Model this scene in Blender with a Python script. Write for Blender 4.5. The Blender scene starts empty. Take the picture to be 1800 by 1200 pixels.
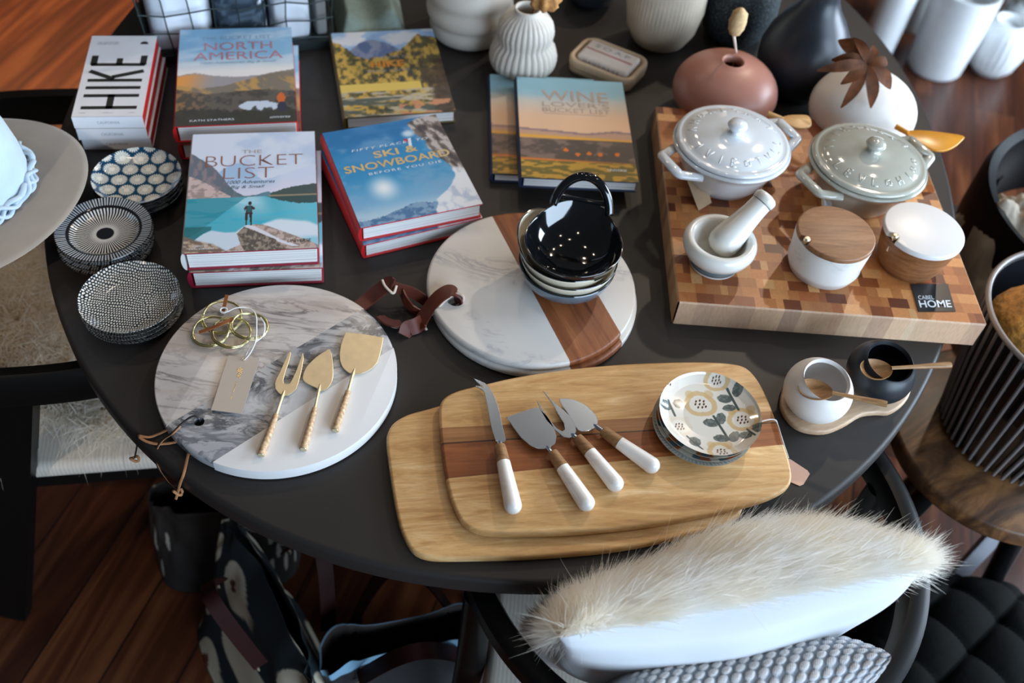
import bpy, bmesh, math, random
import numpy as np
from mathutils import Vector, Matrix

random.seed(7)
PI = math.pi
scene = bpy.context.scene
COL = scene.collection
T = 0.75                                   # height of the table top

# ---------------------------------------------------------------- camera
FPX = 1730.0
PITCH, ROLL = math.radians(49.6), math.radians(7.2)
CAM = Vector((0, 0, 1.75))
FW = Vector((0, math.cos(PITCH), -math.sin(PITCH)))
U0 = Vector((0, math.sin(PITCH), math.cos(PITCH)))
R0 = Vector((1, 0, 0))
RT = math.cos(ROLL) * R0 + math.sin(ROLL) * U0
UP = -math.sin(ROLL) * R0 + math.cos(ROLL) * U0
cd = bpy.data.cameras.new('camera')
cam = bpy.data.objects.new('camera', cd)
COL.objects.link(cam)
m = Matrix((RT, UP, -FW)).transposed().to_4x4()
m.translation = CAM
cam.matrix_world = m
cd.sensor_width = 36
cd.lens = FPX / 1800 * 36
cd.clip_start = 0.05
cd.dof.use_dof = True
cd.dof.focus_distance = 1.20
cd.dof.aperture_fstop = 3.4
scene.camera = cam


def at(px, py, z=T):
    """point of the place at height z seen at pixel (px, py) of the 1800 x 1200 photograph"""
    d = FW + (px - 900) / FPX * RT - (py - 600) / FPX * UP
    return CAM + d * ((z - CAM.z) / d.z)


# ---------------------------------------------------------------- light
world = bpy.data.worlds.new('world')
scene.world = world
world.use_nodes = True
wn = world.node_tree.nodes
wn['Background'].inputs[0].default_value = (0.78, 0.82, 0.90, 1)
wn['Background'].inputs[1].default_value = 0.07
scene.view_settings.view_transform = 'Standard'
scene.view_settings.look = 'None'
scene.view_settings.gamma = 1
scene.view_settings.use_curve_mapping = False
scene.view_settings.exposure = 0.0


def area(name, loc, target, sx, sy, power, color):
    l = bpy.data.lights.new(name, 'AREA')
    l.shape = 'RECTANGLE'
    l.size, l.size_y = sx, sy
    l.energy = power
    l.color = color
    o = bpy.data.objects.new(name, l)
    COL.objects.link(o)
    o.location = loc
    o.rotation_euler = (Vector(target) - Vector(loc)).to_track_quat('-Z', 'Y').to_euler()
    return o


def spot(name, loc, power, color, target=(0, 1, 0.75), r=0.04, ang=95):
    l = bpy.data.lights.new(name, 'SPOT')
    l.energy = power
    l.color = color
    l.shadow_soft_size = r
    l.spot_size = math.radians(ang)
    l.spot_blend = 0.6
    o = bpy.data.objects.new(name, l)
    COL.objects.link(o)
    o.location = loc
    o.rotation_euler = (Vector(target) - Vector(loc)).to_track_quat('-Z', 'Y').to_euler()
    return o


WARM = (1.0, 0.76, 0.52)
WARM2 = (1.0, 0.82, 0.64)
COOL = (0.63, 0.80, 1.0)
area('window_daylight', (3.0, -1.6, 1.75), (0.4, 0.9, 0.75), 3.8, 2.3, 290, COOL)
area('window_daylight_back', (4.0, 2.2, 1.7), (1.2, 2.6, 0.2), 2.2, 2.0, 300, (0.70, 0.84, 1.0))
spot('ceiling_or_fill_spot', (1.45, 3.3, 3.0), 115, WARM2, (0.1, 1.0, 0.75), 0.05, 80)
spot('ceiling_or_fill_spot', (-0.4, 3.4, 3.0), 14, WARM2, (0, 1, 0.75))
spot('ceiling_or_fill_spot', (0.5, 2.9, 3.0), 12, WARM2, (0.2, 1, 0.75))
spot('ceiling_or_fill_spot', (-1.3, 2.4, 3.0), 10, WARM2, (-0.6, 1.2, 0.6))
spot('ceiling_or_fill_spot', (0.75, 1.7, 3.0), 5, WARM2, (0.3, 1.0, 0.75))
spot('ceiling_or_fill_spot', (-0.6, 1.5, 3.0), 6, WARM2, (-0.4, 1.0, 0.75))
spot('ceiling_or_fill_spot', (1.2, 2.3, 3.0), 9, WARM2, (0.3, 1.0, 0.75))
spot('ceiling_or_fill_spot', (-0.38, 2.75, 3.0), 7, WARM2, (0.1, 1.0, 0.75))
spot('ceiling_or_fill_spot', (0.35, 0.9, 3.0), 4, WARM2, (0.1, 0.8, 0.75))
spot('ceiling_or_fill_spot', (-1.35, -0.9, 2.7), 85, WARM2, (-0.80, 1.0, 0.47), 0.04, 17)  # added fill lamp, narrow low beam brightening the sheepskin under the hat
spot('ceiling_or_fill_spot', (1.1, 0.6, 3.0), 5, WARM2, (0.3, 0.8, 0.75))
spot('ceiling_or_fill_spot', (-0.2, 0.1, 3.0), 4, WARM2, (0.0, 0.8, 0.75))
spot('ceiling_or_fill_spot', (-1.9, 3.0, 3.0), 800, (1.0, 0.62, 0.30), (-1.55, 2.5, 0.0), 0.05, 50)

# ---------------------------------------------------------------- helpers


def lin(c):
    c = np.asarray(c, dtype=float)
    return np.where(c <= 0.04045, c / 12.92, ((c + 0.055) / 1.055) ** 2.4)


def rgb(r, g, b):
    return tuple(float(x) for x in lin(np.array((r, g, b)) / 255.0)) + (1.0,)


def new_mat(name):
    mt = bpy.data.materials.new(name)
    mt.use_nodes = True
    return mt, mt.node_tree.nodes, mt.node_tree.links, mt.node_tree.nodes['Principled BSDF']


def noise(nt, vec, scale, detail=4, rough=0.5, dist=0.0):
    n = nt.nodes.new('ShaderNodeTexNoise')
    n.inputs['Scale'].default_value = scale
    n.inputs['Detail'].default_value = detail
    n.inputs['Roughness'].default_value = rough
    n.inputs['Distortion'].default_value = dist
    if vec is not None:
        nt.links.new(vec, n.inputs['Vector'])
    return n


def ramp(nt, fac, stops):
    r = nt.nodes.new('ShaderNodeValToRGB')
    e = r.color_ramp.elements
    while len(e) < len(stops):
        e.new(0.5)
    for i, (p, c) in enumerate(stops):
        e[i].position = p
        e[i].color = c
    nt.links.new(fac, r.inputs[0])
    return r


def coords(nt, scale=(1, 1, 1), rot=(0, 0, 0), loc=(0, 0, 0)):
    tc = nt.nodes.new('ShaderNodeTexCoord')
    mp = nt.nodes.new('ShaderNodeMapping')
    mp.inputs['Scale'].default_value = scale
    mp.inputs['Rotation'].default_value = rot
    mp.inputs['Location'].default_value = loc
    nt.links.new(tc.outputs['Object'], mp.inputs[0])
    return mp.outputs[0]


def add_bump(nt, b, height, strength=0.2, dist=0.001):
    bp = nt.nodes.new('ShaderNodeBump')
    bp.inputs['Strength'].default_value = strength
    bp.inputs['Distance'].default_value = dist
    nt.links.new(height, bp.inputs['Height'])
    nt.links.new(bp.outputs[0], b.inputs['Normal'])


def plain(name, c, rough=0.5, metal=0.0, spec=0.5, coat=0.0, var=0.08, nscale=40, bump=0.0, bdist=0.0005, sheen=0.0):
    """one colour with a slight procedural variation"""
    mt, n, l, b = new_mat(name)
    nt = mt.node_tree
    v = coords(nt)
    nz = noise(nt, v, nscale, 5)
    c = np.array(c[:3])
    r = ramp(nt, nz.outputs[0], [(0.3, tuple(c * (1 - var)) + (1,)), (0.7, tuple(np.minimum(c * (1 + var), 1)) + (1,))])
    l.new(r.outputs[0], b.inputs['Base Color'])
    b.inputs['Roughness'].default_value = rough
    b.inputs['Metallic'].default_value = metal
    b.inputs['Specular IOR Level'].default_value = spec
    b.inputs['Coat Weight'].default_value = coat
    b.inputs['Coat Roughness'].default_value = 0.08
    b.inputs['Sheen Weight'].default_value = sheen
    if bump:
        add_bump(nt, b, nz.outputs[0], bump, bdist)
    return mt


def wood(name, stops, rot=0.0, along=3.0, across=60.0, rough=0.45, dist=0.6, fine=True, bump=0.08, seedloc=(0, 0, 0)):
    """grain running along the object's x axis turned by rot"""
    mt, n, l, b = new_mat(name)
    nt = mt.node_tree
    base = coords(nt, (1, 1, 1), (0, 0, -rot), seedloc)
    mp = nt.nodes.new('ShaderNodeMapping')
    mp.inputs['Scale'].default_value = (along, across, across * 0.6)
    nt.links.new(base, mp.inputs[0])
    nz = noise(nt, mp.outputs[0], 1.0, 6, 0.6, dist)
    r = ramp(nt, nz.outputs[0], stops)
    out = r.outputs[0]
    if fine:
        mp2 = nt.nodes.new('ShaderNodeMapping')
        mp2.inputs['Scale'].default_value = (along * 14, across * 14, across * 9)
        nt.links.new(base, mp2.inputs[0])
        n2 = noise(nt, mp2.outputs[0], 1.0, 3, 0.6, 0.3)
        r2 = ramp(nt, n2.outputs[0], [(0.25, (0.72, 0.72, 0.72, 1)), (0.6, (1, 1, 1, 1))])
        mx = nt.nodes.new('ShaderNodeMix')
        mx.data_type = 'RGBA'
        mx.blend_type = 'MULTIPLY'
        mx.inputs['Factor'].default_value = 0.75
        l.new(out, mx.inputs['A'])
        l.new(r2.outputs[0], mx.inputs['B'])
        out = mx.outputs['Result']
        if bump:
            add_bump(nt, b, n2.outputs[0], bump, 0.0005)
    l.new(out, b.inputs['Base Color'])
    b.inputs['Roughness'].default_value = rough
    return mt


def marble(name, base, vein, scale=9.0, dens=0.5, rot=0.5, stretch=0.45, rough=0.22, second=None, seed=0.0, width=0.06):
    mt, n, l, b = new_mat(name)
    nt = mt.node_tree
    v = coords(nt, (stretch, 1, 1), (0, 0, rot), (seed, seed * 0.7, 0))
    n1 = noise(nt, v, scale, 8, 0.62, 1.6)
    # thin veins where the noise crosses its middle
    mth = nt.nodes.new('ShaderNodeMath'); mth.operation = 'SUBTRACT'; mth.inputs[1].default_value = 0.5
    l.new(n1.outputs[0], mth.inputs[0])
    ab = nt.nodes.new('ShaderNodeMath'); ab.operation = 'ABSOLUTE'
    l.new(mth.outputs[0], ab.inputs[0])
    r1 = ramp(nt, ab.outputs[0], [(0.0, (1, 1, 1, 1)), (width, (0, 0, 0, 1))])
    n2 = noise(nt, v, scale * 0.45, 5, 0.6, 0.8)
    r2 = ramp(nt, n2.outputs[0], [(0.62 - dens * 0.35, (0, 0, 0, 1)), (0.8 - dens * 0.25, (1, 1, 1, 1))])
    mu = nt.nodes.new('ShaderNodeMath'); mu.operation = 'MULTIPLY'
    l.new(r1.outputs[0], mu.inputs[0]); l.new(r2.outputs[0], mu.inputs[1])
    ad = nt.nodes.new('ShaderNodeMath'); ad.operation = 'MULTIPLY_ADD'
    l.new(r2.outputs[0], ad.inputs[0]); ad.inputs[1].default_value = 0.45 * dens
    l.new(mu.outputs[0], ad.inputs[2])
    ad.use_clamp = True
    mx = nt.nodes.new('ShaderNodeMix'); mx.data_type = 'RGBA'
    l.new(ad.outputs[0], mx.inputs['Factor'])
    mx.inputs['A'].default_value = base
    mx.inputs['B'].default_value = vein
    out = mx.outputs['Result']
    if second:
        n3 = noise(nt, v, scale * 1.3, 6, 0.6, 0.5)
        r3 = ramp(nt, n3.outputs[0], [(0.5, (0, 0, 0, 1)), (0.68, (0.8, 0.8, 0.8, 1))])
        m2 = nt.nodes.new('ShaderNodeMix'); m2.data_type = 'RGBA'
        l.new(r3.outputs[0], m2.inputs['Factor'])
        l.new(out, m2.inputs['A']); m2.inputs['B'].default_value = second
        out = m2.outputs['Result']
    l.new(out, b.inputs['Base Color'])
    b.inputs['Roughness'].default_value = rough
    b.inputs['Subsurface Weight'].default_value = 0.0
    return mt


def painted(name, rough=0.35, coat=0.0, bump=0.0, attr='Col', spec=0.5):
    """colours of a printed or glazed pattern kept on the mesh"""
    mt, n, l, b = new_mat(name)
    nt = mt.node_tree
    a = nt.nodes.new('ShaderNodeAttribute')
    a.attribute_name = attr
    l.new(a.outputs['Color'], b.inputs['Base Color'])
    b.inputs['Roughness'].default_value = rough
    b.inputs['Coat Weight'].default_value = coat
    b.inputs['Coat Roughness'].default_value = 0.06
    b.inputs['Specular IOR Level'].default_value = spec
    if bump:
        nz = noise(nt, coords(nt), 900, 2)
        add_bump(nt, b, nz.outputs[0], bump, 0.0003)
    return mt


# --- objects
def set_props(o, label=None, cat=None, group=None, kind=None):
    if label: o['label'] = label
    if cat: o['category'] = cat
    if group: o['group'] = group
    if kind: o['kind'] = kind
    return o


def thing(name, label, cat, loc=(0, 0, 0), rz=0.0, group=None, kind=None):
    o = bpy.data.objects.new(name, None)
    o.empty_display_size = 0.02
    COL.objects.link(o)
    o.location = loc
    o.rotation_euler = (0, 0, rz)
    return set_props(o, label, cat, group, kind)


def mk(name, V, F, mat, parent=None, smooth=True, W=False, angle=40, mats=None, fmat=None, label=None, kind=None, col=None):
    """one mesh object; W: V are world coordinates while the parent stands somewhere"""
    me = bpy.data.meshes.new(name)
    if W and parent is not None:
        p = parent
        off = Vector((0, 0, 0))
        while p is not None:
            off += p.location
            p = p.parent
        V = [(v[0] - off[0], v[1] - off[1], v[2] - off[2]) for v in V]
    me.from_pydata([tuple(float(c) for c in v) for v in V], [], F)
    if mats:
        for x in mats: me.materials.append(x)
        me.polygons.foreach_set('material_index', fmat)
    elif mat:
        me.materials.append(mat)
    if col is not None:
        a = me.color_attributes.new('Col', 'FLOAT_COLOR', 'POINT')
        cc = np.ones((len(V), 4), dtype=np.float32)
        cc[:, :3] = lin(np.clip(col, 0, 1))
        a.data.foreach_set('color', cc.ravel())
    me.validate()
    if smooth:
        me.shade_smooth()
        if angle < 180:
            me.set_sharp_from_angle(angle=math.radians(angle))
    me.update()
    o = bpy.data.objects.new(name, me)
    COL.objects.link(o)
    if parent is not None:
        o.parent = parent
    if label: o['label'] = label
    if kind: o['kind'] = kind
    return o


class MB:
    """collects the pieces of ONE part"""
    def __init__(self): self.V, self.F = [], []

    def add(self, V, F):
        k = len(self.V)
        self.V += [tuple(v) for v in V]
        self.F += [tuple(i + k for i in f) for f in F]
        return self


def revolve(profile, seg=64, center=(0, 0, 0), sx=1.0, sy=1.0, ripple=None):
    """profile: (r, z) from the outer bottom round to where it ends; r = 0 closes on the axis"""
    V, F, rows = [], [], []
    for (r, z) in profile:
        if r <= 1e-6:
            rows.append([len(V)])
            V.append((center[0], center[1], center[2] + z))
        else:
            row = []
            for i in range(seg):
                a = 2 * PI * i / seg
                rr = r * (1 + (ripple(a, r, z) if ripple else 0))
                row.append(len(V))
                V.append((center[0] + rr * sx * math.cos(a), center[1] + rr * sy * math.sin(a), center[2] + z))
            rows.append(row)
    for a, b in zip(rows[:-1], rows[1:]):
        for i in range(seg):
            j = (i + 1) % seg
            if len(a) == 1 and len(b) == 1: continue
            if len(a) == 1: F.append((a[0], b[j], b[i]))
            elif len(b) == 1: F.append((a[i], a[j], b[0]))
            else: F.append((a[i], a[j], b[j], b[i]))
    return V, F


def smooth_path(P, n=8, closed=False):
    P = [Vector(p) for p in P]
    out = []
    N = len(P)
    rng = range(N) if closed else range(N - 1)
    for i in rng:
        p0 = P[(i - 1) % N] if (closed or i > 0) else P[0] * 2 - P[1]
        p1, p2 = P[i], P[(i + 1) % N]
        p3 = P[(i + 2) % N] if (closed or i + 2 < N) else P[-1] * 2 - P[-2]
        for k in range(n):
            t = k / n
            out.append(0.5 * ((2 * p1) + (p2 - p0) * t + (2 * p0 - 5 * p1 + 4 * p2 - p3) * t * t + (3 * p1 - p0 - 3 * p2 + p3) * t ** 3))
    if not closed: out.append(P[-1])
    return out


def tube(path, r, seg=10, closed=False, caps=True, flat=1.0, updir=None):
    """round (or, with flat < 1, flattened) rod along a path; r a number or a list"""
    P = [Vector(p) for p in path]
    N = len(P)
    R = r if isinstance(r, (list, tuple)) else [r] * N
    V, F = [], []
    nrm = None
    for i in range(N):
        a = P[(i - 1) % N] if (closed or i > 0) else P[i]
        b = P[(i + 1) % N] if (closed or i < N - 1) else P[i]
        t = (b - a)
        t = t.normalized() if t.length > 1e-9 else Vector((0, 0, 1))
        if updir is not None:
            nrm = Vector(updir)
        elif nrm is None:
            nrm = Vector((0, 0, 1)) if abs(t.z) < 0.9 else Vector((1, 0, 0))
        nrm = (nrm - t * nrm.dot(t))
        nrm = nrm.normalized() if nrm.length > 1e-9 else t.orthogonal().normalized()
        bi = t.cross(nrm)
        for k in range(seg):
            an = 2 * PI * k / seg
            V.append(P[i] + R[i] * (math.cos(an) * bi + math.sin(an) * flat * nrm))
    for i in range(N if closed else N - 1):
        for k in range(seg):
            j, kk = (i + 1) % N, (k + 1) % seg
            F.append((i * seg + k, i * seg + kk, j * seg + kk, j * seg + k))
    if caps and not closed:
        F.append(tuple(range(seg))[::-1])
        F.append(tuple((N - 1) * seg + k for k in range(seg)))
    return V, F


def ribbon(path, wdir, w, th):
    """strap of width w and thickness th; wdir a vector or one per point"""
    P = [Vector(p) for p in path]
    N = len(P)
    V, F = [], []
    for i in range(N):
        t = (P[min(i + 1, N - 1)] - P[max(i - 1, 0)]).normalized()
        wd = Vector(wdir[i] if isinstance(wdir, list) else wdir)
        wd = (wd - t * wd.dot(t)).normalized()
        nn = t.cross(wd).normalized()
        for s, q in ((-1, -1), (1, -1), (1, 1), (-1, 1)):
            V.append(P[i] + wd * (s * w / 2) + nn * (q * th / 2))
    for i in range(N - 1):
        for k in range(4):
            kk = (k + 1) % 4
            F.append((i * 4 + k, i * 4 + kk, i * 4 + 4 + kk, i * 4 + 4 + k))
    F += [(3, 2, 1, 0), tuple((N - 1) * 4 + k for k in range(4))]
    return V, F


def box(x0, x1, y0, y1, z0, z1):
    V = [(x0, y0, z0), (x1, y0, z0), (x1, y1, z0), (x0, y1, z0), (x0, y0, z1), (x1, y0, z1), (x1, y1, z1), (x0, y1, z1)]
    return V, [(3, 2, 1, 0), (4, 5, 6, 7), (0, 1, 5, 4), (1, 2, 6, 5), (2, 3, 7, 6), (3, 0, 4, 7)]


def prism(outline, z0, z1, bev=0.0, seg=3, keep=None, hole=None):
    """extruded outline with rounded top and bottom edges; keep(i): side i is a joint and stays sharp"""
    bm = bmesh.new()
    n = len(outline)
    lo = [bm.verts.new((p[0], p[1], z0)) for p in outline]
    hi = [bm.verts.new((p[0], p[1], z1)) for p in outline]
    bm.faces.new(lo[::-1])
    bm.faces.new(hi)
    for i in range(n):
        j = (i + 1) % n
        bm.faces.new((lo[i], lo[j], hi[j], hi[i]))
    bmesh.ops.recalc_face_normals(bm, faces=bm.faces)
    if bev > 0:
        ed = []
        for i in range(n):
            j = (i + 1) % n
            if keep and keep(i): continue
            ed.append(bm.edges.get((lo[i], lo[j])))
            ed.append(bm.edges.get((hi[i], hi[j])))
        bmesh.ops.bevel(bm, geom=ed, offset=bev, segments=seg, profile=0.5, affect='EDGES', clamp_overlap=True)
    bm.verts.index_update()
    V = [tuple(v.co) for v in bm.verts]
    F = [tuple(v.index for v in f.verts) for f in bm.faces]
    bm.free()
    return V, F


def cut_round_hole(o, center, r, rim=True):
    """drills a vertical hole through a part (local coordinates)"""
    V, F = revolve([(0, -0.2), (r, -0.2), (r, 0.2), (0, 0.2)], 32, center)
    me = bpy.data.meshes.new('drill'); me.from_pydata(V, [], F)
    bm = bmesh.new(); bm.from_mesh(me); bmesh.ops.recalc_face_normals(bm, faces=bm.faces); bm.to_mesh(me); bm.free()
    d = bpy.data.objects.new('drill', me)
    COL.objects.link(d)
    d.matrix_world = o.matrix_world if o.parent is None else o.matrix_world
    d.parent = o.parent
    md = o.modifiers.new('b', 'BOOLEAN')
    md.object = d; md.operation = 'DIFFERENCE'; md.solver = 'EXACT'
    dg = bpy.context.evaluated_depsgraph_get()
    dg.update()
    nm = bpy.data.meshes.new_from_object(o.evaluated_get(dg))
    nm.name = o.data.name
    o.modifiers.clear()
    o.data = nm
    nm.set_sharp_from_angle(angle=math.radians(35))
    bpy.data.objects.remove(d)


def rounded_rect(w, h, r, n=6, cx=0, cy=0):
    out = []
    for (sx, sy, a0) in ((1, 1, 0), (-1, 1, 90), (-1, -1, 180), (1, -1, 270)):
        for k in range(n + 1):
            a = math.radians(a0 + 90 * k / n)
            out.append((cx + sx * (w / 2 - r) + r * math.cos(a), cy + sy * (h / 2 - r) + r * math.sin(a)))
    return out


def text(name, s, mat, parent, cx, cy, z, w=None, h=None, rot=0.0, bold=0.0, shear=0.0, depth=0.0, spacing=1.0, fn=None, label=None):
    """lettering lying on a surface, fitted into a w x h box around (cx, cy)"""
    cu = bpy.data.curves.new(name, 'FONT')
    cu.body = s
    cu.size = 1
    cu.offset = bold
    cu.shear = shear
    cu.extrude = 0.0
    cu.space_character = spacing
    cu.align_x = 'CENTER'
    cu.resolution_u = 3
    tmp = bpy.data.objects.new('tmp', cu)
    COL.objects.link(tmp)
    dg = bpy.context.evaluated_depsgraph_get()
    me = bpy.data.meshes.new_from_object(tmp.evaluated_get(dg))
    bpy.data.objects.remove(tmp)
    co = np.empty(len(me.vertices) * 3); me.vertices.foreach_get('co', co); co = co.reshape(-1, 3)
    F = [tuple(p.vertices) for p in me.polygons]
    bpy.data.meshes.remove(me)
    lo, hi = co.min(0), co.max(0)
    sx = w / (hi[0] - lo[0]) if w else None
    sy = h / (hi[1] - lo[1]) if h else None
    sx = sx or sy; sy = sy or sx
    x = (co[:, 0] - (lo[0] + hi[0]) / 2) * sx
    y = (co[:, 1] - (lo[1] + hi[1]) / 2) * sy
    c, sn = math.cos(rot), math.sin(rot)
    X, Y = cx + c * x - sn * y, cy + sn * x + c * y
    if callable(z):
        V = [z(a, b) for a, b in zip(X, Y)]
    else:
        V = [(a, b, z) for a, b in zip(X, Y)]
    return mk(name, V, F, mat, parent, smooth=False, label=label)


def copy_tree(o, parent=None, label=None, group=None):
    c = o.copy(); COL.objects.link(c)
    if parent is not None: c.parent = parent
    if label: c['label'] = label
    if group: c['group'] = group
    for ch in list(o.children): copy_tree(ch, c)
    return c


# --- numpy painting
def vnoise(x, y, seed=0):
    xi, yi = np.floor(x).astype(np.int64), np.floor(y).astype(np.int64)
    xf, yf = x - xi, y - yi

    def h(a, b):
        n = (a * 374761393 + b * 668265263 + seed * 974634777) & 0xffffffff
        n = ((n ^ (n >> 13)) * 1274126177) & 0xffffffff
        return ((n ^ (n >> 16)) & 0xffff) / 65535.0
    u, v = xf * xf * (3 - 2 * xf), yf * yf * (3 - 2 * yf)
    return (h(xi, yi) * (1 - u) + h(xi + 1, yi) * u) * (1 - v) + (h(xi, yi + 1) * (1 - u) + h(xi + 1, yi + 1) * u) * v


def fbm(x, y, o=5, seed=0):
    s, a, t = 0, 0.5, 0
    for k in range(o):
        s = s + a * vnoise(x * 2 ** k, y * 2 ** k, seed + k * 17); t += a; a *= 0.55
    return s / t


def sm(a, b, x):
    t = np.clip((x - a) / (b - a), 0, 1)
    return t * t * (3 - 2 * t)


def C3(r, g, b): return np.array((r, g, b)) / 255.0


def over(img, c, mask):
    m = np.clip(mask, 0, 1)[..., None]
    return img * (1 - m) + np.asarray(c) * m


def pw(x, pts):
    return np.interp(x, [p[0] for p in pts], [p[1] for p in pts])


def in_poly(u, v, poly):
    ins = np.zeros(u.shape, bool)
    n = len(poly)
    for i in range(n):
        x0, y0 = poly[i]; x1, y1 = poly[(i + 1) % n]
        if y0 == y1: continue
        c = ((y0 > v) != (y1 > v)) & (u < (x1 - x0) * (v - y0) / (y1 - y0) + x0)
        ins ^= c
    return ins.astype(float)


def sheet(name, w, h, nx, ny, paint, mat, parent, z, cx=0, cy=0, bend=None, th=0.0003):
    """printed sheet; paint(u, v) -> colours; a real thin slab with its own edge"""
    gu, gv = np.meshgrid(np.linspace(0, 1, nx), np.linspace(0, 1, ny))
    X, Y = cx + (gu - 0.5) * w, cy + (gv - 0.5) * h
    Z = np.full_like(X, z) if bend is None else z + bend(gu, gv)
    V = np.stack([X, Y, Z], -1).reshape(-1, 3)
    col = paint(gu, gv).reshape(-1, 3)
    I = np.arange(nx * ny).reshape(ny, nx)
    F = np.stack([I[:-1, :-1], I[:-1, 1:], I[1:, 1:], I[1:, :-1]], -1).reshape(-1, 4)
    ring = list(I[0, :]) + list(I[1:, -1]) + list(I[-1, -2::-1]) + list(I[-2:0:-1, 0])
    n = len(V)
    low = V[ring].copy(); low[:, 2] -= th
    V = np.vstack([V, low]); col = np.vstack([col, col[ring]])
    F = [tuple(int(i) for i in f) for f in F]
    k = len(ring)
    for i in range(k):
        j = (i + 1) % k
        F.append((int(ring[j]), int(ring[i]), n + i, n + j))
    return mk(name, V, F, mat, parent, smooth=False, col=col)
# ---------------------------------------------------------------- materials
mt_table = plain('matte_black_table', rgb(45, 42, 40), 0.45, var=0.12, nscale=6, spec=0.3)
mt_black = plain('black_lacquer', rgb(12, 12, 12), 0.38, var=0.1, nscale=10, spec=0.15)
mt_red = plain('red_book_cloth', rgb(186, 24, 26), 0.5)
mt_maroon = plain('crimson_book_cloth', rgb(140, 22, 48), 0.5)
mt_navy = plain('navy_book_cloth', rgb(32, 46, 74), 0.5)
mt_olive = plain('olive_book_cloth', rgb(92, 78, 34), 0.5)
mt_white_paper = plain('white_card', rgb(226, 226, 228), 0.5, var=0.02)
mt_brass = plain('brushed_brass', rgb(228, 216, 186), 0.38, metal=1.0, var=0.06, nscale=90)
mt_gold = plain('pale_gold_wire', rgb(214, 206, 158), 0.2, metal=1.0, var=0.05)
mt_steel = plain('polished_steel', rgb(206, 222, 240), 0.22, metal=1.0, var=0.05, nscale=20)
mt_cream_glaze = plain('cream_glaze', rgb(226, 222, 208), 0.12, coat=0.4, var=0.03)
mt_white_marble = marble('white_marble', rgb(222, 220, 218), rgb(188, 184, 184), 8, 0.25, 0.3)
mt_leather = plain('dark_brown_leather', rgb(92, 40, 26), 0.42, var=0.18, nscale=60, bump=0.15)
mt_leather_edge = plain('pale_leather_edge', rgb(222, 204, 188), 0.7)
mt_tan = plain('tan_suede', rgb(176, 122, 80), 0.8, var=0.15, nscale=120)
mt_dkcord = plain('black_leather_cord', rgb(34, 28, 30), 0.45)
mt_string = plain('white_cotton_string', rgb(225, 220, 214), 0.8)
mt_rattan = None


def page_mat():
    mt, n, l, b = new_mat('page_edges')
    nt = mt.node_tree
    v = coords(nt, (1.5, 1.5, 900))
    nz = noise(nt, v, 1.0, 2)
    r = ramp(nt, nz.outputs[0], [(0.35, rgb(186, 184, 182)), (0.55, rgb(232, 230, 227))])
    l.new(r.outputs[0], b.inputs['Base Color'])
    b.inputs['Roughness'].default_value = 0.7
    return mt


mt_pages = page_mat()


def floor_mat():
    mt, n, l, b = new_mat('floor_boards')
    nt = mt.node_tree
    ang = math.radians(78)
    v = coords(nt, (1, 1, 1), (0, 0, -ang))
    # boards: 0.13 m wide, long along x of the turned frame
    br = nt.nodes.new('ShaderNodeTexBrick')
    br.offset = 0.37; br.squash = 1.0
    br.inputs['Scale'].default_value = 1.0
    br.inputs['Mortar Size'].default_value = 0.0022
    br.inputs['Mortar Smooth'].default_value = 0.3
    br.inputs['Brick Width'].default_value = 1.45
    br.inputs['Row Height'].default_value = 0.125
    br.inputs['Color1'].default_value = (0, 0, 0, 1)
    br.inputs['Color2'].default_value = (1, 1, 1, 1)
    br.inputs['Mortar'].default_value = (0.5, 0.5, 0.5, 1)
    l.new(v, br.inputs['Vector'])
    mp = nt.nodes.new('ShaderNodeMapping')
    mp.inputs['Scale'].default_value = (1.6, 22, 1)
    l.new(v, mp.inputs[0])
    # every board gets its own grain
    ad = nt.nodes.new('ShaderNodeVectorMath'); ad.operation = 'ADD'
    sc = nt.nodes.new('ShaderNodeVectorMath'); sc.operation = 'SCALE'; sc.inputs['Scale'].default_value = 7.0
    l.new(br.outputs['Color'], sc.inputs[0]); l.new(mp.outputs[0], ad.inputs[0]); l.new(sc.outputs[0], ad.inputs[1])
    nz = noise(nt, ad.outputs[0], 1.0, 6, 0.62, 0.8)
    r = ramp(nt, nz.outputs[0], [(0.25, rgb(38, 17, 9)), (0.5, rgb(78, 39, 20)), (0.75, rgb(124, 76, 44))])
    tone = ramp(nt, br.outputs['Color'], [(0.0, (0.62, 0.58, 0.56, 1)), (1.0, (1.15, 1.1, 1.05, 1))])
    mx = nt.nodes.new('ShaderNodeMix'); mx.data_type = 'RGBA'; mx.blend_type = 'MULTIPLY'
    mx.inputs['Factor'].default_value = 1.0
    l.new(r.outputs[0], mx.inputs['A']); l.new(tone.outputs[0], mx.inputs['B'])
    m2 = nt.nodes.new('ShaderNodeMix'); m2.data_type = 'RGBA'
    l.new(br.outputs['Fac'], m2.inputs['Factor'])
    l.new(mx.outputs['Result'], m2.inputs['A']); m2.inputs['B'].default_value = rgb(22, 12, 8)
    l.new(m2.outputs['Result'], b.inputs['Base Color'])
    b.inputs['Roughness'].default_value = 0.36
    add_bump(nt, b, nz.outputs[0], 0.1, 0.001)
    return mt


# ---------------------------------------------------------------- floor
mk('wall_back', *box(-6, 6, 8, 8.1, 0, 3.2), plain('grey_plaster_wall', rgb(90, 86, 82), .8), smooth=False, kind='structure')
mk('wall_left', *box(-6.1, -6, -2.5, 8, 0, 3.2), bpy.data.materials['grey_plaster_wall'], smooth=False, kind='structure')
fl = mk('floor', *box(-6, 6, -2.5, 8, -0.05, 0.0), floor_mat(), smooth=False, kind='structure')

# ---------------------------------------------------------------- dining table
TC = (-0.035, 1.37)


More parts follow.
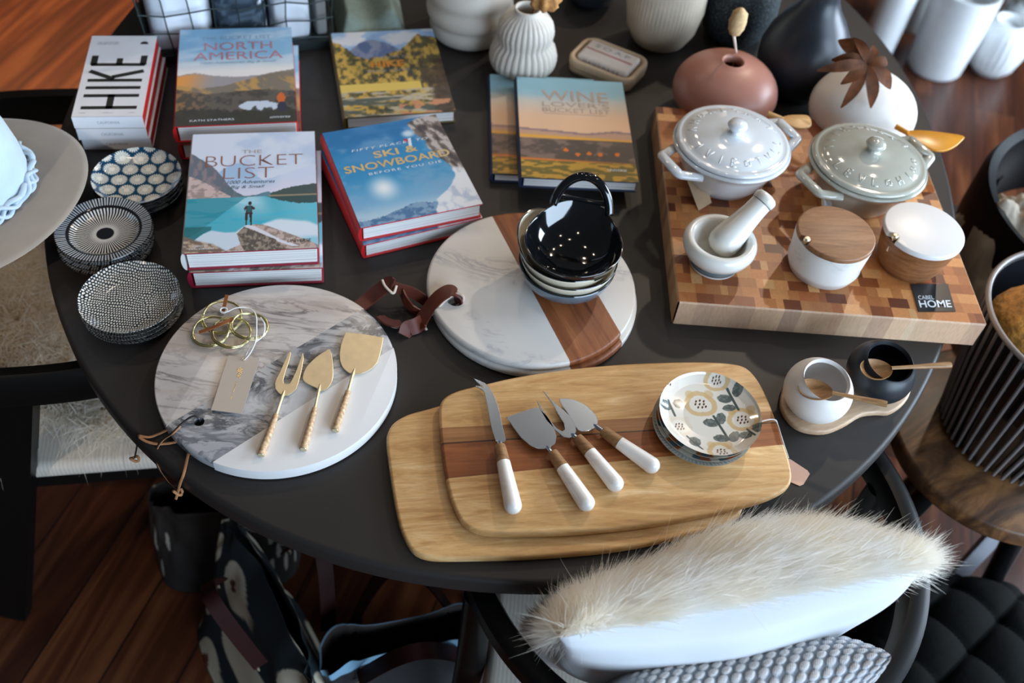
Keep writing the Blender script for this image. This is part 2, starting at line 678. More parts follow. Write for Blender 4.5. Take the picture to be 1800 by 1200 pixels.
def table_edge(a, A=0.715, B=0.87, p=2.1):
    c, s = math.cos(a), math.sin(a)
    return (TC[0] + A * math.copysign(abs(c) ** (2 / p), c), TC[1] + B * math.copysign(abs(s) ** (2 / p), s))


table = thing('dining_table', 'large oval matt black table covered with books, boards and pottery', 'table', (TC[0], TC[1], 0))
outl = [table_edge(2 * PI * i / 180) for i in range(180)]
V, F = prism(outl, T - 0.032, T, 0.007, 4)
mk('tabletop', V, F, mt_table, table, W=True, angle=50)
V, F = prism([table_edge(2 * PI * i / 90, 0.55, 0.70) for i in range(90)], T - 0.10, T - 0.0322, 0.002, 1)
mk('apron', V, F, mt_black, table, W=True)
for sx in (-1, 1):
    for sy in (-1, 1):
        x, y = TC[0] + sx * 0.25, TC[1] + sy * 0.40
        V, F = tube([(x, y, T - 0.1), (x + sx * 0.03, y + sy * 0.02, 0.0)], [0.032, 0.022], 16)
        mk('leg', V, F, mt_black, table, W=True)


# ---------------------------------------------------------------- chairs with a round arm rail
def weave_mat():
    mt, n, l, b = new_mat('woven_cream_seat')
    nt = mt.node_tree
    v = coords(nt, (1, 1, 1))
    w = nt.nodes.new('ShaderNodeTexWave'); w.inputs['Scale'].default_value = 55; w.inputs['Distortion'].default_value = 1.2
    l.new(v, w.inputs['Vector'])
    r = ramp(nt, w.outputs[0], [(0.1, rgb(176, 168, 156)), (0.6, rgb(190, 182, 170))])
    l.new(r.outputs[0], b.inputs['Base Color'])
    b.inputs['Roughness'].default_value = 0.85
    add_bump(nt, b, w.outputs[0], 0.08, 0.0006)
    return mt


mt_weave = weave_mat()


def ring_chair(name, label, cx, cy, rz, RX=0.27, RY=0.27, p=2.0, zr=0.66, seat_mat=None, posts=(45, 135, 225, 315), extra_legs=(), seat=0.215, band=0.022, seat_c=(0, 0)):
    t = thing(name, label, 'chair', (cx, cy, 0), rz, 'round armchairs around the dining table')
    n = 120

    def edge(a, k=0.0):
        c, s = math.cos(a), math.sin(a)
        return ((RX + k) * math.copysign(abs(c) ** (2 / p), c), (RY + k) * math.copysign(abs(s) ** (2 / p), s))
    V, F = [], []
    prof = [(-0.014, -band), (0.012, -band - .001), (0.016, -band * .5), (0.015, band * .7), (0.006, band), (-0.010, band * .9), (-0.015, band * .3)]
    for i in range(n):
        a = 2 * PI * i / n
        for (dr, dz) in prof:
            x, y = edge(a, dr)
            V.append((x, y, zr + dz))
    q = len(prof)
    for i in range(n):
        j = (i + 1) % n
        for k in range(q):
            F.append((i * q + k, j * q + k, j * q + (k + 1) % q, i * q + (k + 1) % q))
    mk('arm_rail', V, F, mt_black, t, angle=50)
    for ad in posts:
        a = math.radians(ad)
        x, y = edge(a)
        V, F = tube([(x, y, zr - 0.015), (x, y, 0.44), (x * 1.08, y * 1.08, 0)], [0.019, 0.021, 0.014], 14)
        mk('leg', V, F, mt_black, t)
    ca, sa = math.cos(-rz), math.sin(-rz)
    for (p0, p1, w0, w1) in extra_legs:
        q0, q1 = [Vector((ca * (v[0] - cx) - sa * (v[1] - cy), sa * (v[0] - cx) + ca * (v[1] - cy), v[2])) for v in (p0, p1)]
        V, F = ribbon([q0, q0.lerp(q1, .3), q0.lerp(q1, .6), q1], Vector((ca, sa, 0)), w0, .026)
        mk('leg', V, F, mt_black, t, smooth=False)
    V, F = prism(rounded_rect(seat * 2, seat * 2, 0.03, 8, seat_c[0], seat_c[1]), 0.415, 0.45, 0.012, 3)
    mk('seat', V, F, seat_mat or mt_weave, t)
    sf = MB()
    for s in (-1, 1):
        sf.add(*box(seat_c[0] - seat + .03, seat_c[0] + seat - .03, seat_c[1] + s * (seat - .02) - 0.012, seat_c[1] + s * (seat - .02) + 0.012, 0.385, 0.416))
        sf.add(*box(seat_c[0] + s * (seat - .02) - 0.012, seat_c[0] + s * (seat - .02) + 0.012, seat_c[1] - seat + .03, seat_c[1] + seat - .03, 0.385, 0.416))
    mk('seat_frame', sf.V, sf.F, mt_black, t, smooth=False)
    return t


ring_chair('armchair', 'black round-railed armchair at the left table side, under the sheepskin and the hat', -0.735, 1.035, math.radians(14), RX=0.275, RY=0.305, p=3.0, posts=(20, 110, 190), band=.030, seat=.25, seat_c=(0, -.045),
           extra_legs=[((-.655, .752, .645), (-.835, .700, 0), .052, .03)])
ring_chair('armchair', 'black round-railed armchair at the near table side holding white fur and grey knitted cushions', 0.255, 0.665, 0, RX=0.285, RY=0.29, posts=(206, 20, 150, 300), seat=.235, band=.020)
mt_blackseat = plain('black_seat', rgb(24, 23, 23), .6)
ring_chair('armchair', 'black armchair behind the ribbed bowl at the right, with a linen cloth inside', 1.075, 1.385, 0, RX=0.27, RY=.26, zr=.60, seat_mat=mt_blackseat, seat=.25, band=.075)
# ---------------------------------------------------------------- books
mt_art = painted('printed_jacket', 0.46, spec=.35)
mt_artm = painted('printed_cover_matt', 0.5)


def book(name, label, corners, z0, th, paint, case_mat, group=None, nx=110, ny=130, matte=False, spine='left', jacket_spine=None, dx=0, dy=0, drot=0, cat='book', zfit=None):
    """hardback lying on its back; corners of the front cover in the photograph: tl, tr, br, bl"""
    P = [at(px, py, zfit or (z0 + th)) for px, py in corners]
    c = (P[0] + P[1] + P[2] + P[3]) / 4
    ex = ((P[1] - P[0]) + (P[2] - P[3])) / 2
    ey = ((P[0] - P[3]) + (P[1] - P[2])) / 2
    w, h = ex.length, ey.length
    rz = (math.atan2(ex.y, ex.x) + math.atan2(-ey.x, ey.y)) / 2 + drot
    t = thing(name, label, cat, (c.x + dx, c.y + dy, z0), rz, group)
    b = 0.0026
    r = 0.003
    x0 = -w / 2 + 0.004
    mk('back_cover', *prism(rounded_rect(w, h, 0.002, 2), 0.0002, b, 0.0006, 1), case_mat, t, smooth=False)
    mk('front_cover', *prism(rounded_rect(w, h, 0.002, 2), th - b - 0.0004, th - 0.0004, 0.0006, 1), case_mat, t, smooth=False)
    # page block with a slightly hollow fore edge
    mk('page_block', *box(-w / 2 + 0.004, w / 2 - r, -h / 2 + r, h / 2 - r, b, th - b - 0.0004), mt_pages, t, smooth=False)
    sp = []
    for k in range(9):
        a = PI / 2 + PI * k / 8
        sp.append((x0 - 0.003 + 0.0055 * math.cos(a) * 1.0, th / 2 + (th / 2 - 0.0006) * math.sin(a)))
    V, F = [], []
    for y in (-h / 2, h / 2):
        for (x, z) in sp: V.append((x, y, z))
    for k in range(8): F.append((k, k + 1, 10 + k, 9 + k))
    F += [tuple(range(9))[::-1], tuple(range(9, 18)), (8, 0, 9, 17)]
    mk('spine', V, F, jacket_spine or case_mat, t)
    if paint:
        sheet('cover_print', w + 0.0005, h, nx, ny, paint, mt_artm if matte else mt_art, t, th, th=0.0004)
    return t, w, h, th


# -- painted covers
def p_bucket(u, v):
    n1 = fbm(u * 4, v * 5, 5, 1)
    sky = C3(214, 222, 238)[None, None] * np.ones(u.shape + (1,))
    sky = over(sky, C3(188, 204, 228), sm(0.45, 0.75, n1))
    img = over(sky, C3(232, 226, 236), sm(0.6, 0.44, v) * 0.8)
    # far blue mountains
    ridge = pw(u, [(0, .6), (.18, .6), (.27, .68), (.33, .715), (.40, .73), (.46, .70), (.50, .64), (.58, .57), (.7, .60), (.82, .64), (1, .70)]) + (fbm(u * 20, v * 0 + 1, 3, 2) - .5) * .02
    mc = over(C3(160, 192, 224) * np.ones(u.shape + (1,)), C3(205, 214, 236), sm(.58, .75, u))
    mc = over(mc, C3(226, 218, 234), sm(.62, .46, v) * .8)
    img = over(img, mc, (v < ridge) * 0.9)
    # left cliff
    cl = pw(u, [(0, .82), (.10, .76), (.20, .68), (.28, .58), (.34, .50), (.42, .45), (.46, .44)]) + (fbm(u * 30, v * 2, 3, 3) - .5) * .02
    cc = over(C3(104, 112, 124) * np.ones(u.shape + (1,)), C3(142, 128, 134), sm(.45, .65, fbm(u * 25, v * 14, 4, 4)))
    cc = over(cc, C3(72, 110, 118), sm(.25, .42, u) * .6)
    img = over(img, cc, v < cl)
    sc = pw(u, [(0, .62), (.06, .60), (.15, .55), (.24, .49), (.32, .445)])
    img = over(img, over(C3(206, 182, 178) * np.ones(u.shape + (1,)), C3(160, 142, 138), sm(.5, .7, fbm(u * 18, v * 30, 4, 5))), (v < sc) * (u < .33))
    # forest on the right
    fo = pw(u, [(.60, .43), (.64, .455), (.75, .49), (.88, .515), (1, .525)]) + (fbm(u * 60, v * 3, 2, 6) - .5) * .012
    img = over(img, C3(70, 86, 84), (v < fo) * (u > .60))
    img = over(img, C3(96, 134, 150), (v < pw(u, [(.5, .43), (.57, .46), (.62, .47), (.66, .455)])) * (u > .5) * (u < .64) * (v > .43))
    # lake
    L = over(C3(60, 176, 200) * np.ones(u.shape + (1,)), C3(172, 220, 236), sm(.2, .05, np.abs(u - .45 + (v - .43) * .5)) * sm(.2, .42, v))
    L = over(L, C3(38, 134, 152), (v > pw(u, [(0, .1), (.12, .17), (.28, .30), (.44, .42)])) * (u < .46) * .75)
    L = over(L, C3(112, 198, 220), sm(.55, .9, u) * .7)
    L = over(L, C3(140, 178, 188), sm(.38, .5, fbm(u * 5, v * 40, 3, 7)) * .25)
    img = over(img, L, v < .43)
    img = over(img, C3(56, 82, 84), (v < .43) * (v > pw(u, [(.60, .43), (.7, .395), (.85, .365), (1, .36)]) + (fbm(u * 70, v, 2, 8) - .5) * .02) * (u > .60))
    img = over(img, C3(170, 150, 120), (np.abs(v - .432) < .005) * (u > .62) * .8)
    # reflected clouds, lower right and left
    cr = pw(u, [(.5, .12), (.58, .22), (.68, .25), (.8, .245), (.9, .23), (1, .20)]) + (fbm(u * 8, v * 8, 3, 9) - .5) * .03
    img = over(img, C3(218, 230, 242), sm(0, .03, cr - v) * (u > .45))
    img = over(img, C3(150, 206, 226), sm(0, .04, .11 - v) * sm(.75, .95, u))
    # white ice and rocks, lower left
    il = pw(u, [(0, .06), (.08, .10), (.14, .145), (.20, .17), (.30, .15), (.38, .15), (.45, .20), (.5, .2), (.6, .12)])
    img = over(img, C3(206, 220, 234), sm(-.004, .01, il - v) * (u < .6))
    img = over(img, C3(24, 84, 84), (v < .2) * (v > il) * (u < .2) * .6)
    sand = in_poly(u, v, [(.44, .185), (.52, .205), (.60, .195), (.78, .12), (.93, .06), (1, .02), (1, 0), (.3, 0), (.42, .05)])
    img = over(img, over(C3(196, 176, 168) * np.ones(u.shape + (1,)), C3(150, 132, 122), sm(.45, .6, fbm(u * 40, v * 40, 4, 10))), sand)
    img = over(img, C3(222, 222, 230), in_poly(u, v, [(.46, .2), (.52, .19), (.72, .075), (.86, .02), (.8, .02), (.6, .1), (.45, .17)]))
    rock = in_poly(u, v, [(.39, .135), (.44, .185), (.50, .165), (.60, .115), (.68, .08), (.70, .05), (.76, 0), (.45, 0), (.42, .05)])
    img = over(img, over(C3(92, 84, 78) * np.ones(u.shape + (1,)), C3(152, 140, 126), sm(.45, .62, fbm(u * 55, v * 55, 3, 11))), rock)
    lw = sm(.0, .02, pw(u, [(0, .14), (.1, .10), (.22, .07), (.34, .0)]) - v)
    img = over(img, over(C3(120, 104, 92) * np.ones(u.shape + (1,)), C3(188, 164, 142), sm(.45, .6, fbm(u * 30 + v * 20, v * 60, 4, 12))), lw)
    # standing hiker seen from behind
    def e(cu, cv, ru, rv): return (((u - cu) / ru) ** 2 + ((v - cv) / rv) ** 2) < 1
    img = over(img, C3(52, 40, 44), in_poly(u, v, [(.452, .20), (.462, .20), (.470, .285), (.478, .285), (.490, .195), (.500, .195), (.503, .30), (.446, .30), (.448, .27)]))
    img = over(img, C3(72, 40, 48), in_poly(u, v, [(.436, .335), (.45, .355), (.50, .355), (.525, .335), (.512, .318), (.50, .33), (.50, .295), (.455, .295), (.45, .325), (.443, .31)]))
    img = over(img, C3(34, 96, 104), e(.477, .328, .018, .03))
    img = over(img, C3(60, 42, 40), e(.481, .375, .013, .018))
    return img


def p_ski(u, v):
    img = np.ones(u.shape + (1,)) * C3(36, 112, 166)
    g = sm(.95, .15, v)
    img = over(img, C3(44, 136, 186), sm(.9, .6, v))
    img = over(img, C3(120, 172, 206), sm(.55, .15, v))
    img = over(img, C3(190, 208, 220), sm(.22, .06, v) * .8)
    img = over(img, C3(128, 168, 200), sm(.5, .75, fbm(u * 5, v * 9, 4, 21)) * .55)
    d = np.hypot(u - .30, (v - .33))
    img = over(img, C3(232, 236, 238), sm(.17, .0, d))
    img = over(img, C3(96, 144, 192), sm(.5, .66, fbm(u * 3, v * 6, 3, 28)) * (v > .6) * .5)
    mt_ = pw(u, [(0, .05), (.18, .06), (.36, .10), (.5, .14), (.62, .11), (.72, .09), (1, .05)]) + (fbm(u * 25, v * 0, 3, 22) - .5) * .02
    img = over(img, over(C3(74, 116, 156) * np.ones(u.shape + (1,)), C3(126, 158, 186), sm(.4, .6, fbm(u * 20, v * 30, 3, 23))), v < mt_)
    # rock face and snow on the right
    edge = pw(v, [(0, .62), (.12, .66), (.22, .80), (.34, .90), (.42, .90), (.52, .84), (.62, .80), (.72, .80), (.8, .76), (.88, .72), (.95, .70), (.99, .80), (1, .9)]) + (fbm(u * 8, v * 20, 3, 24) - .5) * .06
    k = fbm(u * 22 + v * 12, v * 10 - u * 8, 5, 25)
    rc = over(C3(112, 100, 94) * np.ones(u.shape + (1,)), C3(184, 176, 172), sm(.46, .62, k))
    rc = over(rc, C3(62, 58, 64), sm(.42, .3, k) * .8)
    snow = C3(226, 228, 232) * np.ones(u.shape + (1,))
    snow = over(snow, C3(186, 196, 212), sm(.5, .7, fbm(u * 12, v * 14, 4, 26)))
    rc = over(rc, snow, sm(.40, .33, v + (fbm(u * 10, v * 10, 3, 27) - .5) * .15))
    img = over(img, rc, sm(0, .015, u - edge))
    img = over(img, C3(214, 224, 234), sm(.09, .02, np.hypot((u - .69) * 1.1, (v - .84) * 1.6)) * .9)
    img = over(img, C3(190, 30, 50), np.hypot((u - .645), (v - .77)) < .018)
    img = over(img, C3(226, 232, 238), (np.abs((u - .67) - (v - .74) * .25) < .012) * (np.abs(v - .74) < .05))
    return img


def p_na(u, v):
    img = np.ones(u.shape + (1,)) * C3(134, 180, 212)
    img = over(img, C3(176, 202, 222), sm(.4, .7, fbm(u * 3, v * 12, 4, 31)))
    img = over(img, C3(228, 224, 222), sm(.72, .52, v))
    r1 = pw(u, [(0, .50), (.15, .52), (.3, .49), (.5, .47), (.7, .48), (.85, .50), (1, .50)]) + (fbm(u * 14, v * 0, 3, 32) - .5) * .02
    img = over(img, C3(156, 150, 152), v < r1)
    img = over(img, C3(226, 150, 70), sm(0, .02, r1 - v) * sm(.36, .02, u + (.5 - v) * .3))
    r2 = pw(u, [(0, .40), (.2, .36), (.4, .38), (.6, .44), (.8, .50), (1, .53)])
    img = over(img, over(C3(122, 112, 96) * np.ones(u.shape + (1,)), C3(188, 146, 82), sm(.5, .62, fbm(u * 9 + v * 6, v * 8, 4, 33))), (v < r2) * .9)
    r3 = pw(u, [(0, .36), (.25, .30), (.5, .32), (.75, .33), (1, .3)])
    low = over(C3(96, 88, 80) * np.ones(u.shape + (1,)), C3(156, 112, 70), sm(.35, 0, u) * .8)
    low = over(low, C3(64, 62, 58), sm(.45, .6, fbm(u * 20, v * 24, 4, 34)) * .8)
    img = over(img, low, v < r3)
    img = over(img, C3(196, 210, 224), (((u - .70) / .17) ** 2 + ((v - .165) / .05) ** 2) < 1 + (fbm(u * 20, v * 20, 2, 35) - .5))
    tr = .09 + .05 * fbm(u * 26, v * 0, 3, 36) * 2
    img = over(img, C3(52, 52, 46), (v < tr) * .85)
    e = lambda a, b, c, d: (((u - a) / c) ** 2 + ((v - b) / d) ** 2) < 1
    img = over(img, C3(206, 104, 50), e(.875, .235, .035, .055))
    img = over(img, C3(50, 52, 70), e(.88, .15, .04, .05))
    return img


def p_wine(u, v):
    img = np.ones(u.shape + (1,)) * C3(140, 182, 196)
    img = over(img, C3(196, 196, 190), sm(.9, .72, v + (fbm(u * 3, v * 12, 3, 41) - .5) * .1))
    img = over(img, C3(226, 184, 148), sm(.82, .55, v))
    h = pw(u, [(0, .475), (.3, .46), (.6, .44), (.85, .475), (1, .465)])
    img = over(img, C3(150, 122, 122), v < h)
    img = over(img, C3(200, 158, 128), (v < h - .02) * .8)
    img = over(img, C3(226, 166, 62), sm(.03, 0, np.abs(v - .395 + u * .02)))
    f = over(C3(88, 78, 70) * np.ones(u.shape + (1,)), C3(130, 108, 98), sm(.5, .7, fbm(u * 8, v * 20, 4, 42)))
    img = over(img, f, v < .375)
    for (a, b) in ((.5, .235), (.6, .245), (.70, .24), (.4, .27), (.85, .25)):
        img = over(img, C3(228, 120, 40), np.hypot(u - a, (v - b) * 1.3) < .022)
    img = over(img, C3(226, 130, 52), sm(.02, 0, np.abs(v - .175 + u * .02)))
    g = over(C3(118, 104, 50) * np.ones(u.shape + (1,)), C3(196, 152, 60), sm(.45, .6, vnoise(u * 16, v * 60, 43)))
    img = over(img, g, v < .16)
    return img


def p_forest(u, v):
    img = np.ones(u.shape + (1,)) * C3(150, 184, 222)
    img = over(img, C3(214, 218, 226), sm(.5, .66, fbm(u * 5, v * 9, 4, 51)) * (v > .8))
    mr = pw(u, [(0, .66), (.12, .74), (.25, .86), (.38, .90), (.5, .85), (.62, .76), (.8, .72), (1, .8)])
    img = over(img, over(C3(92, 112, 152) * np.ones(u.shape + (1,)), C3(140, 148, 172), sm(.45, .65, fbm(u * 10, v * 10, 4, 52))), v < mr)
    fr = pw(u, [(0, .9), (.1, .80), (.25, .66), (.45, .68), (.6, .74), (.72, .82), (.85, .94), (1, .9)]) + (fbm(u * 16, v, 3, 53) - .5) * .08
    k = fbm(u * 24, v * 20, 4, 54)
    fo = over(C3(96, 88, 54) * np.ones(u.shape + (1,)), C3(198, 162, 78), sm(.42, .62, k))
    fo = over(fo, C3(64, 66, 60), sm(.45, .3, k) * sm(.6, .1, np.abs(u - .5)))
    img = over(img, fo, v < fr)
    img = over(img, C3(214, 186, 96), (v < .36) * (v > .27) * (u < .75))
    img = over(img, C3(182, 172, 150), sm(.5, .62, fbm(u * 6, v * 40, 3, 55)) * (v < .28))
    img = over(img, C3(84, 92, 84), sm(.5, .64, fbm(u * 5, v * 26, 3, 56)) * (v < .2))
    img = over(img, C3(60, 48, 44), sm(.0, .2, u - .72 - v * .1 + (fbm(u * 9, v * 9, 3, 57) - .5) * .3) * (v < .62) * .85)
    img = over(img, C3(196, 138, 104), (v < .14) * (u > .5) * sm(.5, .6, fbm(u * 12, v * 30, 3, 58)))
    return img


mt_copper = plain('copper_foil', rgb(168, 116, 104), 0.3, metal=0.4, var=0.15)
mt_slate_ink = plain('slate_ink', rgb(70, 104, 120), 0.5)
mt_pink_ink = plain('pink_foil', rgb(192, 132, 142), 0.35, metal=0.2)
mt_gold_ink = plain('pale_gold_ink', rgb(206, 176, 120), 0.4, var=0.1)
mt_orange_ink = plain('orange_ink', rgb(216, 134, 40), 0.5)
mt_white_ink = plain('white_ink', rgb(226, 232, 238), 0.5)
mt_ghost_ink = plain('taupe_ink', rgb(176, 158, 146), 0.45)
mt_ink = plain('black_ink', rgb(30, 32, 30), 0.5)
mt_grey_ink = plain('grey_ink', rgb(150, 152, 158), 0.5)
mt_faint_ink = plain('pale_blue_ink', rgb(132, 166, 190), 0.5)

G = 0.00025
# upper lake book over its twin
bk = [(336, 236), (553, 231), (559, 436), (325, 444)]
g = 'two stacked copies of the lake travel book'
t, w, h, th = book('travel_book', 'travel book with a turquoise lake and hiker cover, lying on its twin', bk, T + 0.0315, 0.032, p_bucket, mt_maroon, g, 190, 230, jacket_spine=plain('jacket_spine_white', rgb(214, 212, 210), 0.35))
z = th + G
text('cover_title', 'THE', mt_ghost_ink, t, -.015 * w, .325 * h, z, .16 * w, .030 * h)
text('cover_title', 'BUCKET', mt_copper, t, .01 * w, .245 * h, z, .78 * w, .095 * h, bold=-.020)
text('cover_title', 'LIST', mt_copper, t, -.035 * w, .135 * h, z, .40 * w, .095 * h, bold=-.020)
text('cover_subtitle', '1000 Adventures', mt_slate_ink, t, -.015 * w, .057 * h, z, .38 * w, .03 * h, shear=.35)
text('cover_subtitle', 'Big & Small', mt_slate_ink, t, -.04 * w, .012 * h, z, .27 * w, .032 * h, shear=.35)
text('editor_line', 'EDITED BY', mt_white_ink, t, -.41 * w + .035 * w, -.452 * h, z, .11 * w, .013 * h)
text('editor_line', 'KATH STATHERS', mt_white_ink, t, -.365 * w, -.472 * h, z, .18 * w, .013 * h)
text('publisher_line', 'UNIVERSE', mt_ink, t, .36 * w, -.44 * h, z, .18 * w, .022 * h, shear=.3)
book('travel_book', 'lower copy of the lake travel book, jacket peeping out to its right', bk, T, 0.0312, p_bucket, mt_maroon, g, 60, 70, dx=.006, dy=-.003, drot=math.radians(-.8), zfit=T + .0635)

# north america book over its twin
na = [(313, 52), (513, 48), (521, 213), (311, 222)]
g = 'two stacked copies of the autumn valley travel book'
t, w, h, th = book('travel_book', 'travel book with pink title over an autumn valley sunset, topmost of its pair', na, T + 0.031, 0.031, p_na, mt_red, g, 110, 130)
z = th + G
text('cover_title', 'THE BUCKET LIST', mt_faint_ink, t, 0, .395 * h, z, .62 * w, .04 * h)
text('cover_title', 'NORTH', mt_pink_ink, t, .02 * w, .30 * h, z, .60 * w, .085 * h)
text('cover_title', 'AMERICA', mt_pink_ink, t, .02 * w, .195 * h, z, .78 * w, .085 * h)
text('cover_subtitle', '1000 Adventures Big & Small', mt_faint_ink, t, .02 * w, .12 * h, z, .66 * w, .03 * h, shear=.3)
text('editor_line', 'KATH STATHERS', mt_white_ink, t, -.20 * w, -.455 * h, z, .36 * w, .018 * h)
text('publisher_line', 'universe', mt_white_ink, t, .36 * w, -.45 * h, z, .17 * w, .022 * h, shear=.3)
book('travel_book', 'lower copy of the autumn valley travel book, red corner showing below', na, T, 0.0305, p_na, mt_red, g, 40, 40, dx=.006, dy=-.002, drot=math.radians(-1.5), zfit=T + .062)

# ski book over its twin
sk = [(565.7, 235), (766, 200), (848, 359), (635.5, 399)]
g = 'two stacked copies of the ski book'
t, w, h, th = book('ski_book', 'blue sky ski and snowboard book with red edges, topmost of two', sk, T + 0.027, 0.027, p_ski, mt_red, g, 150, 150)
z = th + G
text('cover_title', 'FIFTY PLACES TO', mt_white_ink, t, .0, .255 * h, z, .66 * w, .024 * h, shear=.2, spacing=1.25)
text('cover_title', 'SKI &', mt_gold_ink, t, .02 * w, .175 * h, z, .38 * w, .07 * h, bold=.02)
text('cover_title', 'SNOWBOARD', mt_gold_ink, t, .0, .07 * h, z, .90 * w, .075 * h, bold=.02)
text('cover_title', 'BEFORE YOU DIE', mt_white_ink, t, .04 * w, -.01 * h, z, .62 * w, .024 * h, spacing=1.25)
text('spine_mark', 'STC', mt_white_ink, t, -.47 * w, -.44 * h, z, .02 * w, .02 * h, rot=PI / 2)
book('ski_book', 'lower of the two ski books, turned a little and sticking out', sk, T, 0.0268, p_ski, mt_red, g, 50, 50, dx=-.001, dy=-.004, drot=math.radians(2.2), zfit=T + .054)

# forest book
fo = [(582, 57), (757, 52), (805, 194), (607, 207)]
t, w, h, th = book('hiking_book', 'hiking book with golden forest and mountain cover, in front of the wire basket', fo, T, 0.024, p_forest, mt_olive, None, 110, 110)
z = th + G
text('cover_title', 'FIFTY PLACES TO', mt_grey_ink, t, -.02 * w, .17 * h, z, .44 * w, .022 * h)
text('cover_title', 'HIKE', mt_orange_ink, t, -.02 * w, .085 * h, z, .32 * w, .075 * h, bold=.03)
text('cover_title', 'BEFORE YOU DIE', mt_grey_ink, t, -.02 * w, .005 * h, z, .40 * w, .022 * h)

# wine books, the lower one to the left
wi = [(911, 137), (1098, 143), (1117, 319), (915, 312)]
g = 'two overlapping copies of the vineyard book'
t, w, h, th = book('wine_book', 'vineyard sunset wine book, the upper one of the overlapping pair', wi, T + 0.018, 0.021, p_wine, mt_navy, g, 120, 120)
z = th + G
text('cover_title', 'WINE', mt_ghost_ink, t, .03 * w, .315 * h, z, .62 * w, .11 * h, bold=.006)
text('cover_title', "LOVER'S", mt_ghost_ink, t, .03 * w, .225 * h, z, .62 * w, .05 * h)
text('cover_title', 'BUCKET LIST', mt_ghost_ink, t, .03 * w, .165 * h, z, .62 * w, .045 * h)
mk('title_rule', *box(-.27 * w, .30 * w, .124 * h, .128 * h, th, z), mt_ghost_ink, t, smooth=False)
text('publisher_line', 'UNIVERSE', mt_white_ink, t, .33 * w, -.40 * h, z, .17 * w, .022 * h)
book('wine_book', 'lower vineyard sunset wine book, sticking out to the left of its twin', [(862, 132), (1048, 138), (1062, 312), (866, 305)], T, 0.018, p_wine, mt_navy, g, 60, 60)

# three white softbacks with their spines to the front
mt_soft = plain('matt_white_cover', rgb(226, 226, 230), 0.45, var=0.015)
mt_red_edge = plain('red_stained_pages', rgb(178, 20, 18), 0.55)
hk = [(157, 62), (272, 63), (253, 206), (131, 203)]
Z = T
specs = [('lowest of the three white hiking books, pushed to the right', .004, .003, -.6), ('middle one of the three stacked white hiking books', .002, -.0005, -.3),
         ('topmost white hiking book with a tall black title across its cover', 0, 0, 0)]
for i, (lab, dx, dy, dr) in enumerate(specs):
    thk = 0.0205
    P = [at(px, py, T + 0.0625) for px, py in hk]
    c = (P[0] + P[1] + P[2] + P[3]) / 4
    ex = ((P[1] - P[0]) + (P[2] - P[3])) / 2
    ey = ((P[0] - P[3]) + (P[1] - P[2])) / 2
    w, h = ex.length, ey.length
    rz = (math.atan2(ex.y, ex.x) + math.atan2(-ey.x, ey.y)) / 2 + math.radians(dr)
    t = thing('hiking_book', lab, 'book', (c.x + dx, c.y + dy, Z), rz, 'three stacked white hiking books')
    mk('back_cover', *box(-w / 2, w / 2, -h / 2, h / 2, 0.0002, 0.0008), mt_soft, t, smooth=False)
    mk('front_cover', *box(-w / 2, w / 2, -h / 2, h / 2, thk - 0.0006, thk), mt_soft, t, smooth=False)
    mk('spine', *box(-w / 2, w / 2, -h / 2 - 0.0003, -h / 2 + 0.0006, 0.0002, thk), mt_soft, t, smooth=False)
    mk('page_block', *box(-w / 2 + .0008, w / 2 - .0008, -h / 2 + .0006, h / 2 - .0008, 0.0008, thk - 0.0006), mt_red_edge, t, smooth=False)

    def spine_pt(a, b, h=h): return (a, -h / 2 - 0.0005, b)
    text('spine_title', 'CALIFORNIA', mt_grey_ink, t, 0, thk * .5, spine_pt, w * .32, thk * .22)
    if i == 2:
        z = thk + G
        # tall letters turned a quarter to the left, built from their strokes
        lt = MB()

        def bar(u0, v0, u1, v1, wd):
            wd *= 1.12
            a, b = Vector((u0 * w, v0 * h, 0)), Vector((u1 * w, v1 * h, 0))
            d = (b - a).normalized(); nn = Vector((-d.y, d.x, 0)) * wd * h / 2
            q = [a - nn, b - nn, b + nn, a + nn]
            lt.add([(p.x, p.y, thk + .00001) for p in q] + [(p.x, p.y, thk + .00012) for p in q], [(3, 2, 1, 0), (4, 5, 6, 7), (0, 1, 5, 4), (1, 2, 6, 5), (2, 3, 7, 6), (3, 0, 4, 7)])
        L, Rr = -.40, .40
        bar(L, -.395, Rr, -.395, .032); bar(L, -.255, Rr, -.255, .032); bar(0, -.41, 0, -.24, .042)
        bar(L, -.160, Rr, -.160, .032)
        bar(L, -.070, Rr, -.070, .032); bar(-.02, -.055, L, .045, .036); bar(-.05, -.03, Rr, .045, .036)
        bar(L, .125, Rr, .125, .032); bar(-.37, .12, -.37, .24, .042); bar(.37, .12, .37, .24, .042); bar(.01, .12, .01, .205, .040)
        mk('cover_title', lt.V, lt.F, mt_ink, t, smooth=False)
        V, F = [], []
        n = 16
        for k in range(n + 1):
            a = PI * k / n
            V.append((.33 * w + .06 * w * math.cos(a), .395 * h + .06 * w * math.sin(a), z))
        V.append((.33 * w - .06 * w, .388 * h, z)); V.append((.33 * w + .06 * w, .388 * h, z))
        mk('round_badge', V, [tuple(range(n + 3))], mt_ink, t, smooth=False)
        text('small_print', 'STAY, HIKE, EAT AND\nEXPLORE THE TRAILS', mt_grey_ink, t, -.22 * w, .40 * h, z, .32 * w, .035 * h)
        for uu in (-.36, 0, .34):
            text('small_print', 'notes' if uu else 'California', mt_grey_ink, t, uu * w, -.455 * h, z, .09 * w if uu else .15 * w, .010 * h)
    Z += thk + 0.0002
# ---------------------------------------------------------------- patterned plates
mt_glazed = painted('patterned_glaze', 0.12, coat=0.8)
mt_glaze_black = plain('black_glaze', rgb(16, 20, 24), 0.1, coat=0.6, var=0.05)


